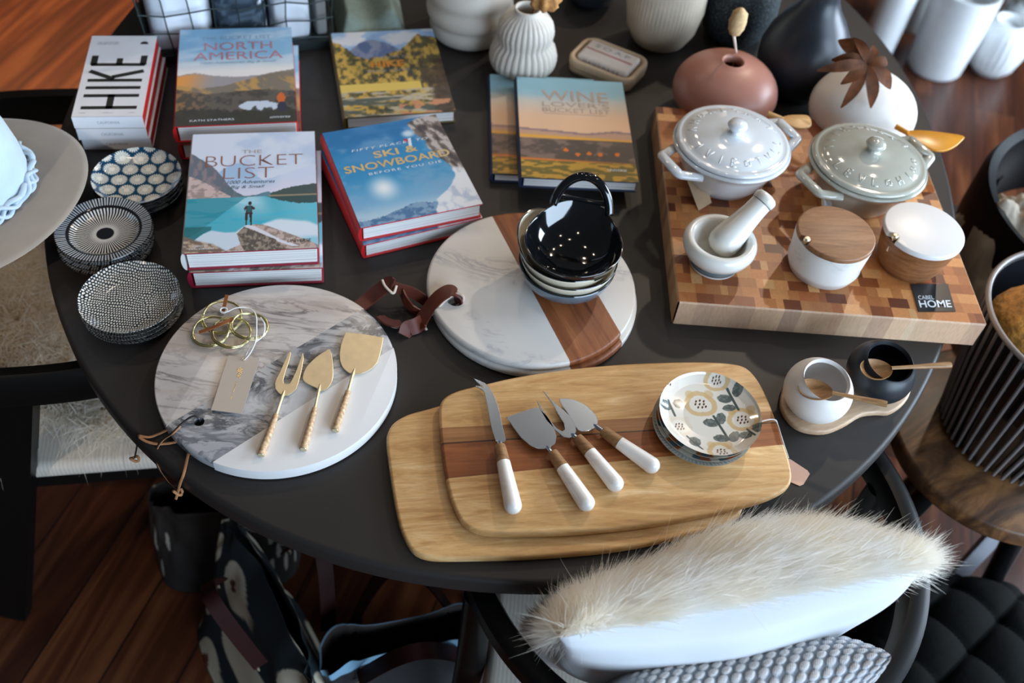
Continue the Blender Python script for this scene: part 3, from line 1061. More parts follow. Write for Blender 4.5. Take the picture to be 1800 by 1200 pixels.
def polar_plate(name, profile, paint, parent, nr=70, na=300, mat=None):
    """dish with a pattern; profile: list (r, z) from centre of the top out over the rim to the foot; paint(x, y, under)"""
    P = np.array(profile, float)
    d = np.r_[0, np.cumsum(np.hypot(*np.diff(P, axis=0).T))]
    s = np.linspace(0, d[-1], nr)
    r = np.interp(s, d, P[:, 0]); z = np.interp(s, d, P[:, 1])
    top = np.arange(nr) <= np.argmax(r)
    a = np.linspace(0, 2 * PI, na, endpoint=False)
    V = [(0, 0, z[0])]
    X = r[1:, None] * np.cos(a); Y = r[1:, None] * np.sin(a); Z = np.repeat(z[1:, None], na, 1)
    und = np.repeat(~top[1:, None], na, 1)
    c = paint(X, Y, und).reshape(-1, 3)
    c0 = paint(np.array([[0.0]]), np.array([[0.0]]), np.array([[False]])).reshape(-1, 3)
    V += list(zip(X.ravel(), Y.ravel(), Z.ravel()))
    F = [(0, 1 + i, 1 + (i + 1) % na) for i in range(na)]
    for k in range(nr - 2):
        b = 1 + k * na
        for i in range(na):
            j = (i + 1) % na
            F.append((b + i, b + na + i, b + na + j, b + j))
    e = 1 + (nr - 2) * na
    F.append(tuple(e + i for i in range(na))[::-1])
    return mk(name, V, F, mat or mt_glazed, parent, col=np.vstack([c0, c]))


def hexnear(x, y, s):
    """distance to the nearest point of a hexagonal lattice with spacing s, and the offset to it"""
    best = None
    for off in ((0, 0), (0.5, math.sqrt(3) / 2)):
        gx = np.round((x / s - off[0])) + off[0]
        gy = np.round((y / (s * math.sqrt(3)) - off[1] / math.sqrt(3))) * math.sqrt(3) + off[1]
        dx, dy = x - gx * s, y - gy * s
        d = np.hypot(dx, dy)
        if best is None: best = (d, dx, dy, gx, gy)
        else:
            m_ = d < best[0]
            best = tuple(np.where(m_, p, q) for p, q in zip((d, dx, dy, gx, gy), best))
    return best


def paint_flower(x, y, und):
    c, s = math.cos(.22), math.sin(.22)
    d, dx, dy, gx, gy = hexnear(c * x + s * y, -s * x + c * y, .0255)
    a = np.arctan2(dy, dx)
    R = .0106 + .0010 * np.cos(a * 20)
    img = np.ones(x.shape + (1,)) * C3(12, 62, 92)
    img = over(img, C3(232, 230, 220), sm(.0006, -.0006, d - R))
    img = over(img, C3(84, 112, 124), (d < R) * (d > .0042) * sm(.35, .85, np.cos(a * 20 + PI)) * .9)
    img = over(img, C3(10, 16, 26), und.astype(float) * .85)
    rim = np.hypot(x, y)
    return over(img, C3(14, 22, 30), (rim > .0617).astype(float))


def paint_stripe(x, y, und):
    a = np.arctan2(y, x); r = np.hypot(x, y)
    img = np.ones(x.shape + (1,)) * C3(18, 20, 24)
    k = np.cos(a * 62)
    w = C3(214, 212, 206)
    img = over(img, w, sm(.05, .45, k) * (r > .0115) * (r < .0455))
    img = over(img, w, (r > .0115) * (r < .022) * sm(.023, .013, r) * .75)
    img = over(img, C3(176, 182, 188), sm(-.1, .25, np.cos(a * 96)) * (r > .049) * (r < .0625) * (~und))
    img = over(img, C3(214, 200, 170), (sm(.2, .6, np.cos(a * 96)) * (und) * (r > .0585)))
    return img


def paint_pebble(x, y, und):
    # concentric rows of little strokes whose direction drifts
    r = np.hypot(x, y); a = np.arctan2(y, x)
    wx = (fbm(x * 60, y * 60, 3, 61) - .5) * .006; wy = (fbm(x * 60, y * 60, 3, 62) - .5) * .006
    d, dx, dy, gx, gy = hexnear((x + wx), (y + wy) * .72, .0034)
    img = np.ones(x.shape + (1,)) * C3(16, 28, 38)
    img = over(img, C3(222, 216, 204), sm(.00145, .0008, d))
    rows = np.cos(a * 110) * (und)
    img = np.where(und[..., None], over(np.ones(x.shape + (1,)) * C3(12, 24, 36), C3(204, 200, 188), sm(.2, .6, rows) * (r > .054) * (np.cos(r * 2400) > 0)), img)
    return img


def plate_profile(R, hgt, well=0.62, lip=.0022, flat=False):
    if flat:
        return [(0, .004), (R * .55, .0042), (R * .80, .0062), (R * .95, .0105), (R, hgt), (R * .996, hgt - lip * .6), (R * .93, .0062), (R * .70, .0012), (R * .62, 0), (R * .55, 0.0008)]
    return [(0, .0045), (R * .5, .0045), (R * well, .0052), (R * (well + .08), .0095), (R * (well + .13), .0112), (R * .97, hgt - .0006), (R, hgt - .0002), (R * .998, hgt - .002), (R * .9, hgt - .006), (R * .72, .0035), (R * .62, 0.0), (R * .56, 0.0004)]


def plate_stack(n, c, R, dz, hgt, paint, labels, group, name='plate', flat=False, tilt=None, nr=90, na=620, zb=T):
    for i in range(n):
        t = thing(name, labels[i], 'plate', (c[0] + random.uniform(-.0012, .0012), c[1] + random.uniform(-.0012, .0012), zb + i * dz), random.uniform(-.5, .5) if i < n - 1 else 0.0, group)
        top = i == n - 1
        o = polar_plate('glazed_dish', plate_profile(R, hgt, flat=flat), paint, t, nr if top else 40, na if top else 220)
        if tilt and top: t.rotation_euler = tilt
        foot = revolve([(R * .50, .0005), (R * .50, -.0000), (R * .60, -.0000), (R * .60, .0006)], 64)
        mk('foot_ring', *foot, mt_glaze_black, t)


four = ['lowest', 'second from the bottom', 'third from the bottom', 'topmost']
plate_stack(4, (-.5648, 1.046), .0622, .0070, .0135, paint_flower, ['blue plate with cream blossoms, %s of the stack by the white books' % s for s in four[:3]] + ['blue plate with a pattern of round cream blossoms, topmost of its stack'], 'blue blossom plates in a stack', flat=True)
plate_stack(4, (-.568, .926), .0632, .0088, .0145, paint_stripe, ['black plate with white rays, %s of the stack beside the hat' % s for s in four[:3]] + ['black plate with white rays round a black centre, topmost of its stack'], 'black plates with white rays in a stack')
plate_stack(4, (-.496, .8185), .0630, .0066, .0135, paint_pebble, ['black plate speckled with white dashes, %s of the front stack' % s for s in four[:3]] + ['plate speckled with tiny white dashes, topmost of the stack nearest the table edge'], 'speckled plates in a stack', flat=True, nr=150, na=640)

# ---------------------------------------------------------------- big round marble board
mt_marble_a = marble('pink_grey_marble', rgb(214, 206, 200), rgb(128, 120, 118), 30, 0.75, -0.95, 0.22, second=rgb(190, 174, 164), width=.05)
mt_marble_b = marble('stormy_grey_marble', rgb(214, 212, 212), rgb(92, 94, 98), 20, 0.95, -0.5, 0.5, second=rgb(164, 164, 168), seed=3.0, width=0.07)
mt_marble_w = marble('pure_white_marble', rgb(226, 224, 222), rgb(208, 200, 196), 5, 0.15, 0.4, seed=5.0, rough=0.34)


def clip_circle(cx, cy, R, d, lo, hi, n=150):
    """part of a disc between two parallel lines; d: unit normal of the lines; returns outline and joint flags"""
    dx, dy = d
    pts = []
    N = n * 2
    for i in range(N):
        a = 2 * PI * i / N
        x, y = R * math.cos(a), R * math.sin(a)
        s = x * dx + y * dy
        if lo - 1e-9 <= s <= hi + 1e-9: pts.append((a, x, y))
    for lim in (lo, hi):
        if abs(lim) < R:
            for sg in (-1, 1):
                q = math.sqrt(R * R - lim * lim) * sg
                x, y = lim * dx - q * dy, lim * dy + q * dx
                pts.append((math.atan2(y, x) % (2 * PI), x, y))
    # order round the centroid
    mx = sum(p[1] for p in pts) / len(pts); my = sum(p[2] for p in pts) / len(pts)
    pts.sort(key=lambda p: math.atan2(p[2] - my, p[1] - mx))
    out = [pts[0]]
    for p in pts[1:]:
        if math.hypot(p[1] - out[-1][1], p[2] - out[-1][2]) > 2e-5: out.append(p)
    o2 = [(p[1], p[2]) for p in out]
    joint = []
    for i in range(len(o2)):
        a, b = o2[i], o2[(i + 1) % len(o2)]
        mxx, myy = (a[0] + b[0]) / 2, (a[1] + b[1]) / 2
        joint.append(math.hypot(mxx, myy) < R * .9995 - 1e-5 and math.hypot(a[0] - b[0], a[1] - b[1]) > R * .08)
    return [(cx + x, cy + y) for x, y in o2], joint


MB1 = (-.2848, .7390)
R1, TH1 = .1475, .0165
MZ = T + TH1 + .003
brd = thing('serving_board', 'round marble board, half veined grey and half white, holding gold cutlery', 'serving board', (MB1[0], MB1[1], T))
pa, pb = at(373, 812, T + .02), at(645, 640, T + .02)
dd = (pb - pa); dd.z = 0; dd.normalize()
nrm1 = (-dd.y, dd.x)                       # points away from the white part
ctr = Vector((MB1[0], MB1[1], 0))
s1 = (pa - ctr).x * nrm1[0] + (pa - ctr).y * nrm1[1]
pc = at(300, 713, T + .02); s2 = (pc - ctr).x * nrm1[0] + (pc - ctr).y * nrm1[1]
s2 = s1 + .078
for nm, lo, hi, mt_ in (('white_marble_part', -1, s1, mt_marble_w), ('grey_marble_part', s1, s2, mt_marble_b), ('pink_marble_part', s2, 1, mt_marble_a)):
    ol, jt = clip_circle(0, 0, R1, nrm1, lo, hi)
    V, F = prism(ol, 0.003, TH1 + .003, .0042, 4, keep=lambda i, jt=jt: jt[i])
    o = mk(nm, V, F, mt_, brd, angle=35)
    if nm == 'grey_marble_part':
        hp = at(350, 741, MZ)
        cut_round_hole(o, (hp.x - MB1[0], hp.y - MB1[1], 0), .0062)
for k in range(3):
    a = 2 * PI * k / 3 + .3
    V, F = revolve([(0, 0), (.007, 0), (.007, .0031), (0, .0031)], 20, (.1 * math.cos(a), .1 * math.sin(a), 0))
    mk('rubber_foot', V, F, mt_black, brd)

# thin leather cord through the hole
def subthing(name, parent, loc, label=None):
    o = bpy.data.objects.new(name, None); o.empty_display_size = .01; COL.objects.link(o); o.parent = parent
    o.location = Vector(loc) - parent.location
    if label: o['label'] = label
    return o
cord = subthing('leather_cord', brd, (MB1[0], MB1[1], T), 'thin dark leather cord')
def pts(*L): return [at(a, b, z) for a, b, z in L]
c1 = smooth_path(pts((351, 743, T + .012), (351, 736, MZ + .004), (340, 731, MZ + .007), (322, 742, MZ + .004), (303, 760, MZ + .002), (288, 770, T + .010), (277, 783, T + .002), (272, 799, T - .008), (278, 822, T - .026), (294, 846, T - .031), (310, 862, T - .031)), 6)
V, F = tube(c1, .0016, 8, flat=.6)
mk('dark_lace', V, F, mt_dkcord, cord, W=True)
V, F = tube([p + Vector((.0016, -.0008, .0004)) for p in c1[20:]], .0011, 8, flat=.6)
mk('tan_lace_edge', V, F, mt_tan, cord, W=True)
c2 = smooth_path(pts((333, 788, T + .003), (329, 806, T + .003), (323, 832, T + .002), (317, 848, T - .012), (313, 864, T - .030), (309, 877, T - .040)), 6)
V, F = tube(c2, .0017, 8, flat=.6)
mk('tan_lace', V, F, mt_tan, cord, W=True)
kn = at(313, 864, T - .030)
V, F = tube([kn + Vector((.005 * math.cos(a), .003 * math.sin(a), .003 * math.sin(a * 2))) for a in [2 * PI * i / 16 for i in range(16)]], .0018, 8, closed=True)
mk('knot', V, F, mt_tan, cord, W=True)
cord2 = cord
c3 = smooth_path(pts((300, 752, T + .003), (280, 762, T + .003), (262, 768, T + .003), (244, 766, T + .002), (256, 775, T + .002), (275, 780, T + .003), (296, 779, T + .003), (312, 776, T + .003)), 6)
V, F = tube(c3, .0016, 8, flat=.6)
mk('tan_lace', V, F, mt_tan, cord2, W=True)
c4 = smooth_path(pts((244, 767, T + .003), (242, 774, T - .010), (240, 788, T - .034), (237, 803, T - .050)), 6)
V, F = tube(c4, .0017, 8, flat=.6)
mk('dark_lace', V, F, mt_dkcord, cord2, W=True)
kn = at(237, 806, T - .052)
V, F = tube([kn + Vector((.005 * math.cos(a), .003 * math.sin(a), .002 * math.sin(a * 2))) for a in [2 * PI * i / 16 for i in range(16)]], .0018, 8, closed=True)
mk('knot', V, F, mt_tan, cord2, W=True)


# ---------------------------------------------------------------- gold cutlery
def rattan_mat():
    mt, n, l, b = new_mat('rattan_wrap')
    nt = mt.node_tree
    tc = nt.nodes.new('ShaderNodeTexCoord')
    nz = noise(nt, tc.outputs['Object'], 300, 3)
    r = ramp(nt, nz.outputs[0], [(0.3, rgb(168, 128, 88)), (0.7, rgb(222, 194, 158))])
    l.new(r.outputs[0], b.inputs['Base Color'])
    b.inputs['Roughness'].default_value = 0.55
    return mt


mt_rattan = rattan_mat()


def flat_piece(outline_px, z, th, bev=0.0005, tilt=None, dish=None):
    """thin metal blade whose outline is seen at the given pixels; dish(p) lifts a point"""
    P = [at(a, b, z) for a, b in outline_px]
    V, F = prism([(p.x, p.y) for p in P], z - th / 2, z + th / 2, bev, 2)
    return V, F


def dense(outline, n=3):
    return [(p.x, p.y) for p in smooth_path([(a, b, 0) for a, b in outline], n, closed=True)]


def gold_tool(name, label, outline, shaft, handle, hr=.0042, z=MZ + .0035):
    a = at(shaft[1][0], shaft[1][1], z)
    t = thing(name, label, 'cheese tool', (a.x, a.y, MZ), 0, 'gold cheese tools on the marble board')
    V, F = flat_piece(outline, z - .0005, .0016)
    mk('blade', V, F, mt_brass, t, W=True, angle=14)
    p, q = at(*shaft[0], z), at(*shaft[1], z + .001)
    V, F = tube([p + (p - q) * .25, p, (p + q) / 2, q], [.0012, .0022, .0021, .0024], 12)
    mk('shaft', V, F, mt_brass, t, W=True)
    e = at(*handle, z + .0012)
    # wrapped handle: rings of rattan
    L = (e - q).length
    n = 26
    path, rad = [], []
    for i in range(n * 4 + 1):
        s = i / (n * 4)
        path.append(q.lerp(e, s))
        bulge = hr * (0.80 + .28 * s)
        rad.append(bulge * (1 + .07 * math.cos(2 * PI * i / 4)))
    V, F = tube(path, rad, 16)
    mk('rattan_handle', V, F, mt_rattan, t, W=True, angle=180)
    dv = (e - q).normalized()
    V, F = tube([e - dv * .0002, e + dv * .0008], [hr * .92, hr * .85], 16)
    mk('end_cap', V, F, mt_brass, t, W=True)


gold_tool('cheese_fork', 'gold two-pronged cheese fork with rattan handle on marble', [(510.8, 617.6), (507, 621), (499.5, 637), (492.8, 652.5), (486, 665), (483, 674), (484, 684), (490.5, 692), (497, 695.5), (505, 695.5), (513, 691), (521, 684), (524.5, 674), (528, 661.5), (531, 648), (534, 630), (533, 620.6), (531, 622), (526, 637), (520, 653), (513, 668), (509.6, 674), (504, 675.5), (499, 674), (498, 668), (502.5, 652), (508.5, 634.5), (511.5, 622)],
          [(497, 695), (485.5, 729)], (459, 799))
gold_tool('cheese_knife', 'gold leaf-shaped cheese knife with rattan handle, between fork and spade', dense([(580, 614), (584.5, 632), (586, 652.5), (584, 670.5), (575, 683.5), (563.6, 687), (555.8, 682), (541, 675.5), (532.5, 668), (533, 657), (540, 643.5), (555.8, 627.8), (571.5, 617.6)], 2),
          [(561, 684), (553.5, 718)], (533.5, 789))
gold_tool('cheese_spade', 'gold square-edged cheese spade with rattan handle, near the board rim', [(607.5, 584), (641, 587.5), (674, 593.5), (672, 606), (669, 620), (663.8, 636.8), (655, 647), (645, 653), (634.5, 657), (621, 658), (612, 655), (605, 649), (600.8, 643.5), (597.5, 634), (596.7, 622), (599, 607), (603, 595)],
          [(621, 656), (612, 688)], (589.5, 756))

# ---------------------------------------------------------------- napkin rings, tag
def bangle(label, cx, cy, zc, R, tiltx, tilty, r=.00135):
    p = at(cx, cy, zc)
    t = thing('napkin_ring', label, 'napkin ring', (p.x, p.y, zc), 0, 'gold wire napkin rings')
    for k in (0, 1):
        n = 56
        P = []
        for i in range(n):
            a = 2 * PI * i / n
            v = Vector((R * (1 - .03 * k) * math.cos(a), R * (1 - .03 * k) * math.sin(a), .0028 * k + .0006 * math.sin(3 * a)))
            v = Matrix.Rotation(tiltx, 3, 'X') @ (Matrix.Rotation(tilty, 3, 'Y') @ v)
            P.append(v + Vector((.0012 * k, 0, 0)))
        V, F = tube(P, r, 8, closed=True)
        mk('wire_hoop', V, F, mt_gold, t, angle=180)


bangle('gold wire napkin ring, leftmost of the linked heap', 370, 583, MZ + .005, .0232, .10, -.05)
bangle('gold wire napkin ring in the middle of the heap, nearest the paper tag', 406, 585, MZ + .007, .0238, .05, .14)
bangle('gold wire napkin ring, rightmost of the linked heap', 438, 574, MZ + .011, .0228, -.08, .16)
bangle('gold wire napkin ring at the far edge of the heap', 390, 558, MZ + .006, .0250, .14, .02)
tie = thing('leather_tie', 'narrow brown leather tie knotted through the gold napkin rings', 'tie', tuple(at(395, 560, MZ)))
kw = (at(430, 560, MZ) - at(425, 548, MZ))
V, F = ribbon(smooth_path(pts((350, 584, MZ + .012), (370, 577, MZ + .015), (392, 568, MZ + .018), (411, 559, MZ + .016)), 4), kw, .0045, .0012)
mk('strip', V, F, mt_tan if False else plain('cognac_leather', rgb(134, 76, 36), .5), tie, W=True, angle=30)
V, F = ribbon(smooth_path(pts((392, 546, MZ + .012), (395, 535, MZ + .02), (399, 518, MZ + .026)), 4), (1, 0, 0), .0045, .0012)
mk('strip', V, F, bpy.data.materials['cognac_leather'], tie, W=True, angle=30)
lp = at(393, 545, MZ + .016)
V, F = tube([lp + Vector((.0042 * math.cos(a), .0035 * math.sin(a), .001 * math.sin(a))) for a in [2 * PI * i / 20 for i in range(20)]], .0012, 8, closed=True)
mk('string_loop', V, F, mt_string, tie, W=True)

mt_tag = plain('champagne_card', rgb(186, 172, 158), 0.4, var=0.02)
mt_foil = plain('gold_foil', rgb(226, 196, 120), 0.25, metal=0.9)
tg = thing('price_tag', 'champagne paper tag with gold lettering on the marble board', 'tag', tuple(at(414, 676, MZ)))
tp = [at(402, 624, MZ + .004), at(457, 629, MZ + .004), at(425, 727, MZ + .0035), at(371, 720, MZ + .0035)]
V = [tuple(p) for p in tp] + [(p.x, p.y, p.z - .0005) for p in tp]
mk('card', V, [(0, 3, 2, 1), (4, 5, 6, 7), (0, 1, 5, 4), (1, 2, 6, 5), (2, 3, 7, 6), (3, 0, 4, 7)], mt_tag, tg, W=True, smooth=False)
def tagpt(u, v, q=tp):
    a = q[3].lerp(q[2], u); b = q[0].lerp(q[1], u); p = a.lerp(b, v); return (p.x - tg.location.x, p.y - tg.location.y, p.z - tg.location.z + .0003)
text('gold_lettering', 'silk', mt_foil, tg, 0, 0, lambda a, b: tagpt(.50 - b * 1.0, .70 + a * .55), .35, .16, shear=.4)
text('gold_lettering', 'the wedding', mt_foil, tg, 0, 0, lambda a, b: tagpt(.52 - b, .38 + a * .5), .62, .05)
hp = tagpt(.5, .95)
V, F = tube([Vector(hp) + Vector((.0016 * math.cos(a), .0016 * math.sin(a), 0)) for a in [2 * PI * i / 14 for i in range(14)]], .0004, 6, closed=True)
mk('eyelet', V, F, mt_brass, tg)
st = smooth_path(pts((430, 632, MZ + .005), (440, 620, MZ + .010), (449, 600, MZ + .014), (451, 575, MZ + .018), (449, 552, MZ + .02), (436, 541, MZ + .02), (415, 541, MZ + .021), (399, 548, MZ + .018)), 6)
V, F = tube(st, .0009, 7)
mk('string', V, F, mt_string, tg, W=True)
st = smooth_path(pts((432, 624, MZ + .006), (438, 612, MZ + .010), (447, 602, MZ + .013), (462, 590, MZ + .014), (465, 570, MZ + .016), (458, 558, MZ + .018)), 6)
V, F = tube(st, .0009, 7)
mk('string', V, F, mt_string, tg, W=True)

# ---------------------------------------------------------------- second round board pair (marble with a wooden band)
mt_band = wood('acacia_band', [(0.3, rgb(70, 34, 16)), (0.42, rgb(128, 70, 36)), (0.6, rgb(150, 88, 48)), (0.78, rgb(176, 112, 66))], rot=math.radians(-62), along=5, across=70)
M2 = (.0169, .938)
R2, TH2 = .1438, .0125
la, lb = at(864, 377, T + .026), at(1005, 640, T + .026)
db = lb - la; db.z = 0; db.normalize()
n2 = (db.y, -db.x)
if n2[0] < 0: n2 = (-n2[0], -n2[1])
c2_ = Vector((M2[0], M2[1], 0))
sA = (la - c2_).x * n2[0] + (la - c2_).y * n2[1]
re_ = at(1087, 578, T + .026)
sB = (re_ - c2_).x * n2[0] + (re_ - c2_).y * n2[1]
mt_marble_c = marble('soft_white_marble', rgb(218, 213, 206), rgb(160, 160, 166), 22, 0.36, 0.5, 0.5, seed=9.0, rough=0.36)
mt_band.node_tree.nodes  # grain follows the band
for nm_, zb, ox, oy, lab in (('serving_board', T, .004, -.004, 'lower round marble board, almost hidden under its twin'),
                             ('serving_board', T + TH2 + .0004, 0, 0, 'round white marble board with a wooden band, under the stacked bowls')):
    t = thing(nm_, lab, 'serving board', (M2[0] + ox, M2[1] + oy, zb), 0, 'round marble boards with a wooden band, lying on each other')
    for nm, lo, hi, mt_ in (('marble_part', -1, sA, mt_marble_c), ('wooden_band', sA, sB, mt_band), ('marble_part', sB, 1, mt_marble_c)):
        ol, jt = clip_circle(0, 0, R2, n2, lo, hi)
        V, F = prism(ol, 0.0002, TH2, .0045, 4, keep=lambda i, jt=jt: jt[i])
        o = mk(nm, V, F, mt_, t, angle=35)
        if nm == 'marble_part' and lo == -1:
            h2 = at(801, 527, T + 2 * TH2)
            cut_round_hole(o, (h2.x - M2[0], h2.y - M2[1], 0), .0115)
Z2 = T + 2 * TH2 + .0004
strap = subthing('leather_strap', t, at(730, 540, T), 'brown leather strap with pale edges')
wd = at(770, 500, T + .02) - at(786, 524, T + .02)
V, F = ribbon(smooth_path(pts((803, 534, T + .012), (806, 524, Z2 + .001), (803, 516, Z2 + .009), (790, 511, Z2 + .011), (772, 521, Z2 + .006), (757, 538, Z2 - .003), (745, 556, T + .012), (738, 570, T + .006), (739, 580, T + .003)), 5), wd, .021, .0022)
mk('upper_loop', V, F, mt_leather, strap, W=True, angle=30)
V, F = ribbon(smooth_path(pts((630, 540, T + .006), (650, 524, T + .010), (668, 509, T + .022), (682, 499, T + .03), (690, 503, T + .032)), 5), at(675, 520, T) - at(655, 497, T), .021, .0022)
mk('lower_loop', V, F, mt_leather, strap, W=True, angle=30)
V, F = ribbon(smooth_path(pts((688, 503, T + .030), (704, 508, T + .026), (722, 513, T + .022), (738, 522, T + .016), (752, 532, T + .010)), 5), Vector((.1, .3, 1)), .016, .0022)
mk('crossing_piece', V, F, mt_leather, strap, W=True, angle=30)
V, F = ribbon(smooth_path(pts((706, 512, T + .022), (712, 526, T + .018), (722, 541, T + .010), (736, 550, T + .006)), 5), Vector((.2, .1, 1)), .014, .0022)
mk('crossing_piece', V, F, mt_leather, strap, W=True, angle=30)
V, F = ribbon(smooth_path(pts((668, 556, T + .008), (680, 564, T + .008), (694, 569, T + .009), (706, 568, T + .008)), 5), at(690, 575, T + .02) - at(684, 548, T), .020, .0022)
mk('strap_tail', V, F, mt_leather, strap, W=True, angle=30)
V, F = ribbon(smooth_path(pts((742, 566, T + .007), (730, 573, T + .009), (716, 578, T + .008), (711, 590, T + .004)), 5), at(718, 590, T) - at(712, 562, T + .015), .021, .0022)
mk('strap_tail', V, F, mt_leather, strap, W=True, angle=30)
for side in ():
    pass
# pale cut edges of the strap
for L in (((803, 534 + 3, T + .012), (813, 530, Z2 + .001), (814, 521, Z2 + .009), (803, 516, Z2 + .010), (784, 527, Z2 + .005), (766, 545, Z2 - .004), (753, 559, T + .011), (747, 572, T + .006), (750, 580, T + .003)),
          ((672, 492, T + .034), (676, 501, T + .032), (684, 510, T + .030), (692, 515, T + .028), (697, 502, T + .032)),
          ((697, 511, T + .018), (708, 512, T + .017), (722, 519, T + .013), (740, 530, T + .007)),
          ((709, 516, T + .012), (713, 530, T + .009), (722, 545, T + .003)),
          ((667, 556, T + .003), (680, 568, T + .002), (694, 575, T + .002), (704, 574, T + .002))):
    V, F = tube(smooth_path(pts(*L), 5), .0018, 6)
    mk('pale_edge', V, F, mt_leather_edge, strap, W=True)

# ---------------------------------------------------------------- stacked handled bowls
mt_bowl = {'black': plain('black_bowl_glaze', rgb(12, 15, 18), 0.06, coat=1.0, var=0.05),
           'cream': plain('cream_bowl_glaze', rgb(214, 206, 184), 0.15, coat=0.5, var=0.04),
           'blue': plain('grey_blue_bowl_glaze', rgb(96, 112, 124), 0.2, coat=0.4, var=0.08)}


def handled_bowl(label, x, y, z, colr, rot, ring=True):
    t = thing('handled_bowl', label, 'bowl', (x, y, z), rot, 'stacked bowls with looped handles')
    R, H = .0655, .040
    inner = [(0, .0045), (.022, .005), (.042, .012), (.056, .026), (.0625, H - .001)]
    prof = [(0, .0), (.026, 0), (.028, .0015), (.045, .008), (.060, .022), (R, H - .002), (R + .0002, H), (R - .0012, H + .0012), (.0632, H + .0003)] + inner[::-1]
    V, F = revolve(prof, 96)
    # wall rises towards the handle
    V2 = []
    for (a, b, c) in V:
        ang = math.atan2(b, a)
        k = max(0, math.cos((ang - PI / 2)))
        q_ = (max(c, 0) / H) ** 2.5
        V2.append((a * (1 - q_ * k ** 3 * .0), b + q_ * (k ** 4) * .010, c + q_ * (k ** 3) * .010))
    mk('bowl_body', V2, F, mt_bowl[colr], t, angle=180)
    if not ring:
        P = []
        for i in range(96):
            a = 2 * PI * i / 96
            k = max(0, math.cos(a - PI / 2))
            P.append(((R - .0006) * math.cos(a), (R - .0006) * math.sin(a) + k ** 4 * .010, H + .0008 + k ** 3 * .010))
        mk('dark_rim_line', *tube(P, .0011, 6, closed=True), mt_bowl['black'], t)
    if ring:
        # loop standing up from the rim
        P = []
        for i in range(15):
            s = i / 14
            a = PI * s
            P.append(Vector((.0385 * math.cos(a) * (1 - .08 * math.sin(a)), .0600 + .020 * math.sin(a), H + .003 + .042 * math.sin(a))))
        V, F = tube(smooth_path(P, 3), .0062, 14, flat=.8)
        mk('loop_handle', V, F, mt_bowl[colr], t, angle=180)
        V, F = tube([Vector((x_, .0715, H + .0105)) for x_ in (-.034, -.016, .016, .034)], [.005, .003, .003, .005], 10)
        mk('handle_bridge', V, F, mt_bowl[colr], t)
    return t


bc = at(1004, 424, Z2 + .068)
bx, by = .0625, .949
handled_bowl('grey-blue handled bowl at the bottom of the stack on the marble board', bx - .002, by - .002, Z2, 'blue', .3, ring=False)
handled_bowl('cream handled bowl with a dark rim, second from the bottom', bx - .001, by - .001, Z2 + .0125, 'cream', .55, ring=False)
handled_bowl('cream handled bowl directly under the black one', bx - .004, by + .001, Z2 + .0255, 'cream', .95, ring=False)
handled_bowl('glossy black bowl with a looped handle, topmost of the stack', bx + .002, by, Z2 + .0375, 'black', -.10)
# ---------------------------------------------------------------- two oblong wooden boards
mt_acacia = wood('pale_acacia', [(0.22, rgb(156, 104, 56)), (0.40, rgb(202, 154, 96)), (0.54, rgb(218, 174, 116)), (0.74, rgb(238, 206, 156))], rot=math.radians(12), along=4.5, across=34, dist=2.6, bump=0.12)
mt_heart = wood('dark_acacia_heartwood', [(0.3, rgb(74, 34, 14)), (0.42, rgb(128, 68, 30)), (0.6, rgb(154, 88, 44)), (0.8, rgb(186, 124, 72))], rot=math.radians(12), along=3.0, across=40, dist=1.6, bump=0.12)
WB = T + .0005
low_px = [(679.5, 784), (681.7, 763), (692.5, 745.7), (716, 731.8), (746.7, 723), (790, 712), (860, 702), (1000, 690), (1150, 690), (1240, 715), (1278, 770), (1298, 840), (1306, 880), (1302, 903), (1288, 914.7), (1253.7, 928.5), (1180, 949), (1093, 966.7), (1006.7, 976), (920, 981.8), (833, 984), (775, 984.5), (745, 981), (724, 969), (707.7, 940.7), (696.8, 901.7), (686, 836.7)]
top_px = [(771.8, 735), (773.5, 714), (784, 700), (808, 689), (855, 677.6), (902.7, 666.8), (985, 653.8), (1071.7, 645), (1158, 640.5), (1236, 639.5), (1284, 642.5), (1310, 650), (1329.5, 670), (1344.7, 698), (1362, 741), (1375, 780), (1386, 815), (1390, 841), (1384.5, 857.5), (1366, 871), (1331.7, 885), (1266.7, 901.7), (1180, 919), (1093, 931), (1006.7, 938.5), (928.7, 941.5), (863.7, 940.7), (833, 934.5), (813, 921), (800.8, 900), (790, 871), (781, 828), (774.8, 780)]
tb = .0115


def board_outline(px, z):
    return [(p.x, p.y) for p in smooth_path([at(a, b, z) for a, b in px], 4, closed=True)]


lo_o = board_outline(low_px, WB + tb * .55)
t = thing('cutting_board', 'lower oblong pale wooden board, sticking out left and below the upper one', 'cutting board', (lo_o[0][0], lo_o[0][1], WB))
V, F = prism(lo_o, WB, WB + tb, .0038, 4)
mk('board_body', V, F, mt_acacia, t, W=True, angle=60)
WZ = WB + tb * 2 + .0003
up_o = board_outline(top_px, WB + tb * 1.55)
t = thing('cutting_board', 'upper oblong pale wooden board with a dark stripe, carrying the cheese knives', 'cutting board', (up_o[0][0], up_o[0][1], WB + tb + .0003))
# split the outline by two lines following the dark stripe
sl0, sl1 = at(771, 752, WZ), at(1366, 722, WZ)
sm0, sm1 = at(783, 841, WZ), at(1378, 781, WZ)


def side_of(p, a, b): return (b.x - a.x) * (p[1] - a.y) - (b.y - a.y) * (p[0] - a.x)


